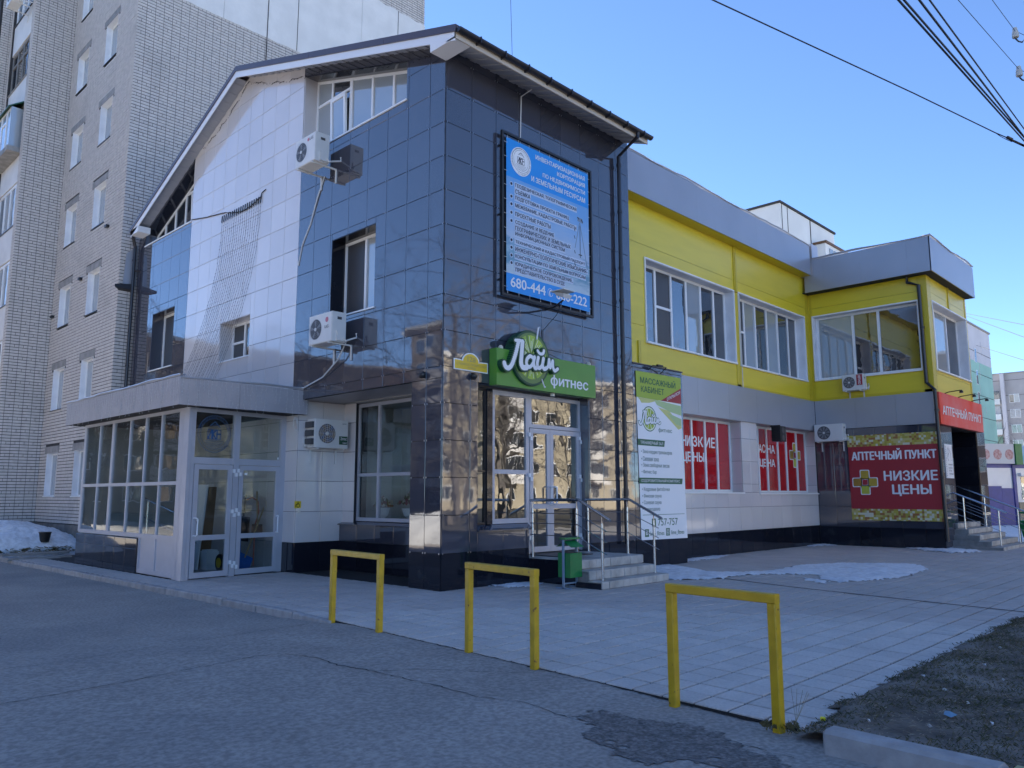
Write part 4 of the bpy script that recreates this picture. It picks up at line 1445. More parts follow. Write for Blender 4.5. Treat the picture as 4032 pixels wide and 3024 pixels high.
# things inside the porch
RL = thing('ramp_railing', 'polished steel railing of the ramp inside the glass porch', 'railing', (-1.7, 6.0, .06))
q = MB()
q.tube([(-1.75, 7.6, 1.5), (-1.60, 5.25, 1.02)], .022, 8)
q.build('handrail', 'steel', RL)
q = MB()
q.tube([(-1.75, 7.6, 1.12), (-1.60, 5.25, .64)], .014, 6)
q.build('lower_rail', 'steel', RL)
for y, z in ((7.3, 1.42), (5.6, 1.08)):
    MB().tube([(-1.60 - .15 * (y - 5.25) / 2.35, y, .06), (-1.60 - .15 * (y - 5.25) / 2.35, y, z)], .02, 8).build('post', 'steel', RL)
q = MB()
q.add([(-1.5, 6.2, .06), (-1.25, 6.2, .06), (-1.05, 6.45, 1.72), (-1.22, 6.45, 1.72), (-1.5, 6.9, .06), (-1.25, 6.9, .06), (-1.05, 7.1, 1.72), (-1.22, 7.1, 1.72)],
      [(0, 1, 2, 3), (4, 5, 6, 7), (0, 1, 5, 4), (1, 2, 6, 5), (2, 3, 7, 6), (3, 0, 4, 7)])
o = q.build('cardboard_box', 'card')
tag(o, 'tall brown cardboard box leaning behind the left porch door', 'box')
q = MB()
q.add([(-1.56, 6.1, .06), (-1.53, 6.1, .06), (-1.25, 6.4, 1.76), (-1.28, 6.4, 1.76), (-1.56, 6.55, .06), (-1.53, 6.55, .06), (-1.25, 6.85, 1.76), (-1.28, 6.85, 1.76)],
      [(0, 1, 2, 3), (4, 5, 6, 7), (0, 1, 5, 4), (1, 2, 6, 5), (2, 3, 7, 6), (3, 0, 4, 7)])
tag(q.build('foam_sheet', 'paper'), 'white foam sheet leaning against the cardboard box in the porch', 'panel')
def shovel(base, topv, mt_h, mt_b, label, wb=.2, lb=.32):
    b, t = Vector(base), Vector(topv)
    S_ = thing('shovel', label, 'shovel', base, 'tools leaning inside the porch')
    d = (t - b).normalized()
    MB().tube([b + d * lb * .8, t], .016, 8).build('handle', mt_h, S_)
    sx = d.cross(Vector((0, 1, 0))).normalized()
    q = MB()
    c0, c1 = b, b + d * lb
    nrm = d.cross(sx).normalized() * .02
    q.add([c0 - sx * wb - nrm, c0 + sx * wb - nrm, c1 + sx * wb * .9, c1 - sx * wb * .9, c0 - sx * wb - nrm * 2, c0 + sx * wb - nrm * 2, c1 + sx * wb * .9 - nrm, c1 - sx * wb * .9 - nrm],
          [(0, 1, 2, 3), (4, 5, 6, 7), (0, 1, 5, 4), (1, 2, 6, 5), (2, 3, 7, 6), (3, 0, 4, 7)])
    q.build('blade', mt_b, S_)
    return S_
shovel((-0.93, 5.35, .08), (-0.30, 5.65, 1.30), 'lightwood', 'shovel_blue', 'snow shovel with blue plastic blade and wooden handle behind the right porch door')
shovel((-0.45, 5.6, .75), (-0.40, 5.8, 1.62), 'lightwood', 'black', 'upright wooden handled shovel leaning in the porch corner', .12, .2)
shovel((-0.75, 5.7, .62), (-0.62, 5.85, 1.55), 'black', 'black', 'black snow scoop leaning behind the right porch door', .16, .5)
HC = thing('hand_trolley', 'blue tubular hand trolley with yellow rimmed wheel behind the porch doors', 'hand trolley', (-0.95, 5.75, .06))
q = MB()
q.tube([(-1.05, 5.8, .3), (-1.05, 5.9, 1.35), (-0.98, 5.9, 1.52), (-0.82, 5.9, 1.50), (-0.74, 5.9, 1.33), (-0.74, 5.8, .3)], .016, 8)
q.build('frame', 'shovel_blue', HC)
w_ = MB()
w_.lathe((5.62, .22), [(.13, 0), (.17, .005), (.17, .06), (.13, .065)], 18, P=lambda u, v, w: (-1.28 + w, u, v)).build('tyre', 'black', HC)
MB().lathe((5.62, .22), [(.09, -.004), (.10, -.006), (.10, .07), (.09, .07)], 14, P=lambda u, v, w: (-1.28 + w, u, v)).build('wheel_rim', 'plate_yellow', HC)
q = MB()
q.tube([(-0.62, 5.85, 1.45), (-0.50, 5.86, 1.50), (-0.36, 5.88, 1.42), (-0.34, 5.86, 1.2), (-0.45, 5.8, .9), (-0.5, 5.7, .1)], .014, 7)
tag(q.build('orange_frame', 'orange'), 'bent orange tube handle behind the wooden shovels', 'handle')
q = MB()
q.box(-1.45, -1.2, 5.9, 6.2, .06, .42)
q.box(-1.43, -1.22, 5.92, 6.18, .42, .45)
tag(q.build('white_crate', 'paper'), 'low white box on the porch floor behind the left door', 'box')

for o_ in list(COL.objects):
    if o_.parent is None and o_.name.split('.')[0] in ('cardboard_box', 'foam_sheet', 'white_crate', 'hand_trolley', 'shovel', 'orange_frame'):
        o_.location.x += 0.38 if o_.name.split('.')[0] in ('cardboard_box', 'foam_sheet', 'white_crate') else (0.30 if 'shovel' in o_.name else 0.28)
        if o_.name.split('.')[0] in ('hand_trolley', 'orange_frame'):
            o_.location.y -= 0.1

# ================================================================== ENTRANCE STEPS AND RAILINGS
ST = thing('entrance_steps', 'grey tiled entrance steps with landing before the double glass door', 'steps', (2.9, -0.9, GZ))
q = MB()
q.box(2.08, 3.80, -1.20, 0.24, 0.0, .435)
q.box(1.93, 3.80, -1.47, -1.20, 0.0, .275)
q.box(1.93, 3.80, -1.73, -1.47, 0.0, .125)
q.build('step_core', 'concrete', ST)
MB().box(2.06, 2.079, -1.19, 0.0, GZ, .43).build('side_panel', 'black_tile', ST)
MB().box(1.905, 1.929, -1.72, -1.20, GZ, .12).build('side_panel', 'black_tile', ST)
def step_tiles(x0, x1, yf, yb, z, tw=0.19, rise=0.15):
    n = max(1, int(round((x1 - x0) / tw)))
    for i in range(n):
        a, b = x0 + (x1 - x0) * i / n + .003, x0 + (x1 - x0) * (i + 1) / n - .003
        dz, dy = RND.uniform(-.003, .003), RND.uniform(-.004, .004)
        yf_ = yf + dy
        q = MB()
        e = .018
        q.poly(lambda u, v, w: (w, u, v), [(yf_ - .02 + e * 0, z - rise + .01), (yf_ + .0, z - rise + .01), (yf_ + .0, z - .02), (yb - .003, z - .02), (yb - .003, z + dz), (yf_ - .02 + e, z + dz), (yf_ - .02 + e * .3, z + dz - e * .3), (yf_ - .02, z + dz - e)], a, b)
        q.build('step_tile', 'step', ST)
step_tiles(1.90, 3.83, -1.73, -1.46, .155, rise=.125)
step_tiles(1.90, 3.82, -1.47, -1.19, .305)
step_tiles(2.04, 3.82, -1.20, -0.62, .460)
for k in range(2):
    for i in range(5):
        a = 2.06 + i * .352
        MB().box(a + .003, a + .349, -0.61 + k * .40, -0.215 + k * .40, .43, .458 + RND.uniform(-.002, .002)).build('landing_tile', 'step', ST)
MB().box(2.25, 3.2, -.55, .15, .462, .475).build('door_mat', 'black', ST)
def stair_rail(x, x2, label, ends):
    Rr = thing('stair_railing', label, 'railing', (x, -1.0, .46), 'steel railings of the entrance steps')
    (yw, yb, ye) = ends
    q = MB()
    q.tube([(x, yw, 1.445), (x, yb, 1.455), (x, ye, 1.12)], .025, 10)
    q.build('handrail', 'steel', Rr)
    for dz in (.225, .40, .60):
        q = MB()
        q.tube([(x - .03, yw - .02, 1.445 - dz), (x - .03, yb + .02, 1.445 - dz), (x - .03, ye + .05, 1.17 - dz)], .008, 6)
        q.build('rail_bar', 'steel', Rr)
    for (y, z0, z1) in ((yw - .06 if yw > -.05 else yw - .1, .46, 1.43), (yb + .05, .46, 1.43), (ye + .17, .155, 1.19)):
        MB().tube([(x, y, z0), (x, y, z1 - .12)], .022, 10).tube([(x, y, z1 - .12), (x, y, z1)], .011, 8).tube([(x, y, z0), (x, y, z0 + .012)], .04, 10).build('post', 'steel', Rr)
stair_rail(2.07, 0, 'steel stair railing on the left side of the entrance steps, behind the green bin', (-.03, -1.15, -1.80))
stair_rail(3.78, 0, 'steel stair railing on the right side of the entrance steps, before the white banner', (.08, -0.96, -1.66))

# green litter bin
BN = thing('litter_bin', 'green metal litter bin with a peaked lid beside the entrance steps', 'litter bin', (1.78, -1.22, GZ))
bx, by = 1.76, -1.20
q = MB()
q.box(bx - .15, bx + .15, by - .13, by + .13, .21, .60)
for a, b in ((-.13, -.12), (.12, .13)):
    pass
q.build('body', 'green', BN)
MB().box(bx - .135, bx + .135, by - .115, by + .115, .601, .604).build('opening', 'black', BN)
q = MB()
for x in (bx - .17, bx + .165):
    q.box(x - .012, x + .012, by - .018, by + .018, GZ, .83)
q.box(bx - .17, bx + .165, by - .012, by + .012, .10, .125)
q.box(bx - .182, bx - .158, by - .16, by + .16, GZ, GZ + .025)
q.box(bx + .153, bx + .177, by - .16, by + .16, GZ, GZ + .025)
q.build('stand', 'blue_grey', BN)
q = MB()
q.add([(bx - .16, by - .16, .70), (bx + .16, by - .16, .70), (bx + .16, by, .79), (bx - .16, by, .79), (bx + .16, by + .16, .70), (bx - .16, by + .16, .70),
       (bx - .16, by - .16, .694), (bx + .16, by - .16, .694), (bx + .16, by, .784), (bx - .16, by, .784), (bx + .16, by + .16, .694), (bx - .16, by + .16, .694)],
      [(0, 1, 2, 3), (3, 2, 4, 5), (6, 7, 8, 9), (9, 8, 10, 11), (0, 1, 7, 6), (4, 5, 11, 10)])
q.build('peaked_lid', 'green', BN)
MB().box(bx - .19, bx + .19, by - .06, by + .06, .815, .845).build('top_bar', 'green', BN)

# yellow frames
def uframe(A, B, h, label, seed):
    Fm = thing('barrier_frame', label, 'barrier', ((A[0] + B[0]) / 2, (A[1] + B[1]) / 2, GZ), 'yellow steel frames along the edge of the paving')
    A, B = Vector((*A, 0)), Vector((*B, 0))
    d = (B - A).normalized()
    n = Vector((-d.y, d.x, 0))
    s = 0.032
    rr = random.Random(seed)
    def bar_(P0, P1, e, f, nm):
        q = MB()
        P0, P1 = Vector(P0), Vector(P1)
        c = .006
        ring_ = [(-s + c, -s), (s - c, -s), (s, -s + c), (s, s - c), (s - c, s), (-s + c, s), (-s, s - c), (-s, -s + c)]
        for P in (P0, P1):
            for a, b in ring_:
                q.v.append(tuple(P + e * a + f * b))
        for i in range(8):
            q.f.append((i, (i + 1) % 8, 8 + (i + 1) % 8, 8 + i))
        q.f += [tuple(range(8))[::-1], tuple(range(8, 16))]
        return q.build(nm, 'u_yellow', Fm)
    z = Vector((0, 0, 1))
    bar_(A + z * -.05, A + z * (h - 2 * s), d, n, 'post')
    bar_(B + z * -.05, B + z * (h - 2 * s), d, n, 'post')
    bar_(A - d * s + z * (h - s), B + d * s + z * (h - s), z, n, 'top_bar')
uframe((-2.79, -1.22), (-2.87, -2.28), 0.875, 'yellow painted steel frame barrier standing nearest to the glass porch', 1)
uframe((-2.95, -3.84), (-3.05, -4.80), 0.88, 'yellow frame barrier with rusty bands, the middle of the three', 2)
uframe((-3.21, -6.33), (-3.27, -7.16), 0.88, 'yellow frame barrier nearest the camera, standing where paving meets soil', 3)
q = MB()
rr = random.Random(5)
for _ in range(90):
    a, r_ = rr.uniform(0, 6.28), rr.uniform(.03, .13)
    x, y = -3.27 + math.cos(a) * r_, -7.18 + math.sin(a) * r_
    c, s = math.cos(a + rr.uniform(-1, 1)) * .018, math.sin(a) * .018
    q.add([(x, y, GZ), (x + c, y + s, GZ + .01), (x + c * .4, y - s, GZ + .03)], [(0, 1, 2)])
o = q.build('leaf_debris', 'leaf', kind='stuff')
tag(o, 'dead leaves caught round the foot of the nearest yellow barrier', 'leaves')
q = MB()
for k in range(5):
    a = -1.2 + k * .5
    pts = [(-3.20 + .01 * k, -7.23, GZ)]
    for j in range(5):
        pts.append((pts[-1][0] + .012 * math.cos(a), pts[-1][1] + .018 * math.sin(a) - .004, pts[-1][2] + .045))
    q.tube(pts, .0018, 3)
tag(q.build('dry_weed', 'straw'), 'dry branching weed growing at the foot of the nearest yellow barrier', 'plant')

# ================================================================== SIGNS ON THE DARK BUILDING
BY = PY(0.2)                                # banner plane stands 0.2 m off the wall
BY = lambda u, v, w=0.0: (u * 1.0106 + 0.0886, -0.10 - w, v * 1.0106 - 0.0163)
BS = thing('banner_sign', 'big blue and white services banner laced into a dark steel frame', 'sign', (2.45, -.2, 5.02))
q = MB()
for (a, b, c, d) in ((1.157, 1.20, 5.02, 8.09), (3.70, 3.745, 5.02, 8.09), (1.20, 3.70, 8.045, 8.09), (1.20, 3.70, 5.02, 5.065)):
    q.pbox(BY, a, b, c, d, -.02, .03)
for (u, v) in ((1.18, 5.3), (1.18, 6.5), (1.18, 7.8), (3.72, 5.3), (3.72, 6.5), (3.72, 7.8)):
    q.pbox(BY, u - .015, u + .015, v, v + .03, -.1, -.02)
q.build('frame', 'black', BS)
MB().pbox(BY, 1.29, 3.66, 5.46, 7.27, -.002, 0.0).build('banner_cloth', 'banner_print', BS)
MB().pbox(BY, 1.29, 3.66, 7.27, 8.0, -.002, 0.0).build('banner_head', 'blue_print', BS)
MB().pbox(BY, 1.29, 3.66, 5.13, 5.46, -.002, 0.0).build('banner_foot', 'blue_print', BS)
q = MB()
for i in range(9):
    u = 1.32 + i * .29
    q.tube([BY(u, 7.98, .003), BY(u, 8.06, .003)], .004, 4)
    q.tube([BY(u, 5.15, .003), BY(u, 5.05, .003)], .004, 4)
for i in range(11):
    v = 5.2 + i * .27
    q.tube([BY(1.31, v, .003), BY(1.19, v, .003)], .004, 4)
    q.tube([BY(3.64, v, .003), BY(3.72, v, .003)], .004, 4)
q.build('lacing', 'white_cable', BS)
MB().lathe((1.675, 7.64), [(.275, .001), (.275, .003)], 36, P=BY).build('emblem_disc', 'paper', BS)
emblem(BY, 1.675, 7.66, .235, .0045, 'lt_navy', BS)
ring_text('ИНВЕНТАРИЗАЦИОННАЯ КОРПОРАЦИЯ ПО НЕДВИЖИМОСТИ', BY, 1.675, 7.64, .247, .034, .0045, 'lt_navy', BS, 215, -110)
for s, l, r, a, b in (('ИНВЕНТАРИЗАЦИОННАЯ', 2.08, 3.55, 7.805, 7.915), ('КОРПОРАЦИЯ', 2.70, 3.55, 7.66, 7.765), ('ПО НЕДВИЖИМОСТИ', 2.28, 3.55, 7.51, 7.61), ('И ЗЕМЕЛЬНЫМ РЕСУРСАМ', 1.96, 3.55, 7.355, 7.46)):
    text(BS, s, BY, l, r, a, b, .002, 'lt_white', bold=.03)
LN = [('ГЕОДЕЗИЧЕСКАЯ, ТОПОГРАФИЧЕСКАЯ', 3.27, 7.185), ('СЪЕМКА', 1.92, 7.07), ('ПОДГОТОВКА ПРОЕКТА ГРАНИЦ', 3.03, 6.945), ('МЕЖЕВАНИЕ, КАДАСТРОВЫЕ РАБОТЫ', 3.26, 6.80), ('ПРОЕКТНЫЕ РАБОТЫ', 2.49, 6.64),
      ('СОЗДАНИЕ И ВЕДЕНИЕ', 2.59, 6.485), ('ГЕОГРАФИЧЕСКИХ И ЗЕМЕЛЬНЫХ', 3.08, 6.375), ('ИНФОРМАЦИОННЫХ СИСТЕМ', 2.90, 6.265), ('ТЕХНИЧЕСКИЙ И КАДАСТРОВЫЙ ПАСПОРТ', 3.52, 6.125), ('ИНЖЕНЕРНО-ГЕОЛОГИЧЕСКИЕ ИЗЫСКАНИЯ-', 3.59, 5.985),
      ('КОНСУЛЬТАЦИИ ПО ЗЕМЕЛЬНЫМ ВОПРОСАМ', 3.53, 5.845), ('ЮРИДИЧЕСКОЕ СОПРОВОЖДЕНИЕ,', 3.13, 5.70), ('ПРЕДСТАВИТЕЛЬСТВО В СУДЕ', 2.89, 5.59)]
M['pale_print'] = mat('pale_text_halo', (0.52, 0.60, 0.74), 0.45)
for s, r, t in LN:
    MB().pbox(BY, 1.50, r + .02, t - .10, t + .016, .0002, .0012).build('text_band', 'pale_print', BS)
    text(BS, s, BY, 1.52, r, t - .085, t, .002, 'lt_navy', bold=.025)
q, q2 = MB(), MB()
for v in (7.145, 6.905, 6.76, 6.60, 6.445, 6.085, 5.945, 5.80, 5.66):
    q.lathe((1.42, v), [(.028, .002), (.028, .0035)], 12, P=BY)
    q2.lathe((1.42, v), [(.045, .0002), (.045, .0013)], 14, P=BY)
q.build('bullet', 'lt_navy', BS)
q2.build('bullet_halo', 'pale_print', BS)
text(BS, '680-444', BY, 1.40, 2.33, 5.22, 5.40, .002, 'lt_white', bold=.03)
text(BS, '680-222', BY, 2.64, 3.56, 5.22, 5.40, .002, 'lt_white', bold=.03)
q = MB()
ring(q, BY, 2.47, 5.305, .078, .070, .003, 28)
bar(q, BY, (2.445, 5.26), (2.455, 5.33), .022, .003)
bar(q, BY, (2.45, 5.33), (2.50, 5.355), .02, .003)
bar(q, BY, (2.44, 5.262), (2.475, 5.255), .02, .003)
q.build('phone_symbol', 'lt_white', BS)
q = MB()                                    # printed surveying tripod
q.poly(BY, [(3.30, 6.93), (3.48, 6.90), (3.46, 7.0), (3.32, 7.01)], .0005, .0014)
for a, b, t in (((3.37, 6.9), (3.22, 6.35), .018), ((3.38, 6.9), (3.60, 5.98), .02), ((3.38, 6.84), (3.38, 6.18), .022), ((3.32, 6.24), (3.44, 6.24), .02)):
    bar(q, BY, a, b, t, .0014)
q.build('printed_tripod', 'blue_grey', BS)
q = MB()
bar(q, BY, (3.38, 6.84), (3.38, 6.18), .016, .0018)
bar(q, BY, (3.34, 6.24), (3.43, 6.24), .022, .0018)
bar(q, BY, (3.30, 7.0), (3.36, 6.97), .025, .0018)
bar(q, BY, (3.42, 6.98), (3.47, 6.93), .03, .0018)
for v in (6.75, 6.6, 6.3, 6.05):
    bar(q, BY, (3.20, v), (3.225, v - .06), .02, .0018)
q.build('printed_tripod_shade', 'lt_navy', BS)
# floodlight
FL = thing('floodlight', 'small white boxed floodlight on an arm below the blue banner', 'lamp', (2.3, -.5, 5.0))
MB().tube([(2.55, -.02, 5.02), (2.42, -.35, 5.0), (2.22, -.72, 5.02)], .018, 6).build('arm', 'black', FL)
q = MB()
q.add([(2.07, -.86, 5.10), (2.33, -.86, 5.10), (2.33, -.62, 5.17), (2.07, -.62, 5.17), (2.11, -.82, 5.04), (2.29, -.82, 5.04), (2.29, -.66, 5.10), (2.11, -.66, 5.10)],
      [(0, 1, 2, 3), (4, 5, 6, 7), (0, 1, 5, 4), (1, 2, 6, 5), (2, 3, 7, 6), (3, 0, 4, 7)])
q.build('housing', 'ac_white', FL)
MB().box(2.03, 2.36, -.90, -.58, 5.165, 5.178).build('cover', 'ac_white', FL)
q = MB()
q.tube([(2.22, -.7, 5.0), (2.30, -.5, 4.8), (2.42, -.06, 4.6), (2.43, -.03, 4.0)], .006, 4)
tag(q.build('lamp_cable', 'cable'), 'thin black cable dangling from the floodlight down the dark tiles', 'cable')
q = MB()
q.tube([(1.93, -.25, 9.15), (1.85, -.05, 9.05), (1.85, -.02, 8.1)], .012, 6)
tag(q.build('banner_cable', 'white_cable'), 'pale cable running from the eave down to the blue banner', 'cable')

# lime sign
LS = thing('lime_sign', 'green box sign with a round lime slice and white script letters over the door', 'sign', (2.4, -.1, 3.4))
SB = PY(-0.20)
MB().box(1.05, 3.80, -0.20, -0.02, 3.42, 4.065).build('sign_box', 'lime_box', LS)
SD = PY(-0.25)
MB().lathe((1.875, 3.975), [(.50, -.20), (.51, -.02), (.50, 0)], 48, P=SD).build('disc_side', 'lime_dark', LS)
MB().lathe((1.875, 3.975), [(.485, -.01), (.485, .004)], 48, P=SD).build('disc', 'lime_rim', LS)
q, q3 = MB(), MB()
c0 = (1.875, 3.99)
for k in range(10):
    a0, a1 = 2 * math.pi * (k + .09) / 10, 2 * math.pi * (k + .91) / 10
    pts = []
    for t in (0, .25, .5, .75, 1):
        a = a0 + (a1 - a0) * t
        pts.append((c0[0] + .40 * math.cos(a), c0[1] + .40 * math.sin(a)))
    am = (a0 + a1) / 2
    q.poly(SD, [(c0[0] + .05 * math.cos(am), c0[1] + .05 * math.sin(am))] + pts, .004, .006)
    for da, r1, r2 in ((-.13, .13, .35), (0, .1, .30), (.14, .16, .38)):
        a = am + da
        bar(q3, SD, (c0[0] + r1 * math.cos(a), c0[1] + r1 * math.sin(a)), (c0[0] + r2 * math.cos(a), c0[1] + r2 * math.sin(a)), .012, .0085)
q.build('lime_segment', 'lime_light', LS)
q3.build('pale_ray', 'lime_ray', LS)
q = MB()
ring(q, SD, 1.875, 3.975, .485, .462, .0065, 48)
q.build('peel_edge', 'lime_dark', LS)
q = MB()
q.tube([SD(2.01, 4.33, .015), SD(2.06, 4.56, .015), SD(2.09, 4.57, .015)], .014, 6)
q.tube([SD(2.14, 3.62, .015), SD(2.22, 3.47, .015), SD(2.24, 3.49, .015)], .012, 6)
q.build('stalk', 'lt_white', LS)
# script word: strokes as rounded ribbons
def script(parent, P, ul, ur, v0, v1, w, white, dark, dk_off, depth):
    W_, H_ = ur - ul, v1 - v0
    strokes = [  # normalised paths of the word, drawn as a bold script
        ([(.20, .98), (.28, 1.0), (.34, .98)], .05), ([(.255, .97), (.20, .55), (.13, .18), (.07, .06), (.02, .10), (.0, .2)], .075),
        ([(.325, .97), (.31, .6), (.30, .30), (.33, .16), (.40, .17)], .085),
        ([(.53, .50), (.47, .56), (.41, .45), (.40, .28), (.45, .20), (.52, .34), (.55, .55)], .06), ([(.545, .54), (.53, .34), (.56, .20), (.60, .24)], .065),
        ([(.62, .56), (.60, .34), (.63, .22), (.69, .32), (.72, .56)], .062), ([(.72, .56), (.70, .34), (.73, .22), (.77, .26)], .062),
        ([(.61, .78), (.65, .70), (.71, .72), (.73, .82)], .05),
        ([(.77, .24), (.81, .34), (.83, .56), (.85, .30), (.90, .54), (.905, .34), (.94, .22), (1.0, .30)], .055)]
    for nm, mt, ex, ww, dp in (('script_back', dark, dk_off, w, depth), ('script_letters', white, 0, w + .004, .004)):
        q = MB()
        for pts, th in strokes:
            P2 = [(ul + W_ * a, v0 + H_ * b) for a, b in pts]
            # smooth
            S2 = []
            for i in range(len(P2) - 1):
                p0, p1, p2, p3 = P2[max(i - 1, 0)], P2[i], P2[i + 1], P2[min(i + 2, len(P2) - 1)]
                for k in range(6):
                    t = k / 6
                    S2.append(tuple(.5 * ((2 * p1[j]) + (-p0[j] + p2[j]) * t + (2 * p0[j] - 5 * p1[j] + 4 * p2[j] - p3[j]) * t * t + (-p0[j] + 3 * p1[j] - 3 * p2[j] + p3[j]) * t ** 3) for j in (0, 1)))
            S2.append(P2[-1])
            r = th * W_ * .42 + ex
            for a, b in S2:
                q.poly(P, [(a + r * math.cos(2 * math.pi * k / 8 + .3), b + r * math.sin(2 * math.pi * k / 8 + .3)) for k in range(8)], ww - dp, ww + RND.uniform(0, .0012))
        q.build(nm, mt, parent)
script(LS, PY(-0.30), 1.13, 2.54, 3.68, 4.24, .004, 'lt_white', 'lime_dark', .028, .12)
text(LS, 'фитнес', SB, 2.46, 3.56, 3.50, 3.745, .003, 'lt_white', bold=.035)
for (x, z, n_) in ((1.25, 4.07, 1), (3.72, 4.07, 2), (2.62, 3.36, 3)):
    MB().lathe((x, -.10, z), [(.045, 0), (.045, .05), (.02, .075)], 10).build('sensor_cap', 'flower_white', LS)
q = MB()
q.tube([(2.43, -.02, 4.62), (2.44, -.02, 4.35), (2.5, -.03, 4.2), (2.9, -.1, 4.08)], .006, 4)
tag(q.build('sign_cable', 'cable'), 'thin black cable from the tiles down to the green sign box', 'cable')

# address plate
AP = thing('address_plate', 'yellow house number plate with arched top at the building corner', 'sign', (.6, -.03, 3.6))
PP = PY(-0.02)
arch = [(.60 + .20 * math.cos(math.pi * k / 14), 3.775 + .155 * math.sin(math.pi * k / 14)) for k in range(15)]
out_ = [(.215, 3.615), (1.0, 3.615), (1.0, 3.80), (.82, 3.795)] + arch + [(.38, 3.795), (.215, 3.80)]
MB().poly(PP, out_, 0, .012).build('plate_rim', 'paper', AP)
arch = [(.60 + .18 * math.cos(math.pi * k / 14), 3.765 + .145 * math.sin(math.pi * k / 14)) for k in range(15)]
MB().poly(PP, [(.235, 3.632), (.982, 3.632), (.982, 3.782), (.80, 3.778)] + arch + [(.40, 3.778), (.235, 3.782)], .012, .014).build('plate', 'plate_yellow', AP)
text(AP, '12а', PP, .52, .70, 3.775, 3.865, .0145, 'plate_text', bold=.03)
text(AP, 'СТАНКОСТРОИТЕЛЕЙ', PP, .265, .965, 3.70, 3.755, .0145, 'plate_text')
text(AP, 'УЛИЦА', PP, .53, .71, 3.645, 3.685, .0145, 'plate_text')
for nm, x, y, lb in (('dome_camera', .64, -.06, 'dark dome camera under the yellow address plate'), ('dome_camera', -.06, .45, 'dark dome camera on the left face near the building corner')):
    q = MB()
    z = 3.58
    q.lathe((x, y, z - .06), [(.015, -.045), (.045, -.035), (.062, 0), (.062, .03), (.03, .05)], 14)
    q.box(x - .02, x + .02, y - .02, 0.0 if y < 0 else y + .02, z - .03, z + .01) if y < 0 else q.box(x, 0.0, y - .02, y + .02, z - .03, z + .01)
    tag(q.build(nm, 'black', smooth=False), lb, 'camera', 'dome cameras at the corner')
# wheelchair sign, bell
WC = thing('wheelchair_sign', 'small square yellow wheelchair sign on the white tiles by the porch', 'sign', (.03, 4.4, 1.35))
WP = PY(4.404)
MB().pbox(WP, -.03, .115, 1.285, 1.425, 0, .006).build('plate', 'plate_yellow', WC)
q = MB()
ring(q, WP, .05, 1.335, .038, .026, .0072, 20)
bar(q, WP, (.045, 1.40), (.035, 1.36), .012, .0074)
bar(q, WP, (.035, 1.36), (.0, 1.36), .012, .0074)
bar(q, WP, (.0, 1.36), (-.01, 1.31), .012, .0074)
bar(q, WP, (.07, 1.385), (.03, 1.378), .010, .0074)
q.poly(WP, [(.045 + .011 * math.cos(k), 1.408 + .011 * math.sin(k)) for k in (0, 1, 2, 3, 4, 5)], .0072, .0076)
q.build('wheelchair_symbol', 'black', WC)
tag(MB().box(.05, .10, 4.385, 4.405, 1.19, 1.24).build('call_button', 'flower_white'), 'small cream call button under the wheelchair sign', 'button')
# white loop of cable at the canopy end
q = MB()
pts = []
for k in range(40):
    a = k * .55
    pts.append((-.08 + .05 * math.cos(a), 4.40 - .01 * (k % 3), 2.95 + .13 * math.sin(a * .97) + .02 * math.sin(k)))
q.tube(pts, .005, 4)
tag(q.build('cable_loop', 'white_cable'), 'tangled white cable loop hanging at the right end of the porch canopy', 'cable')

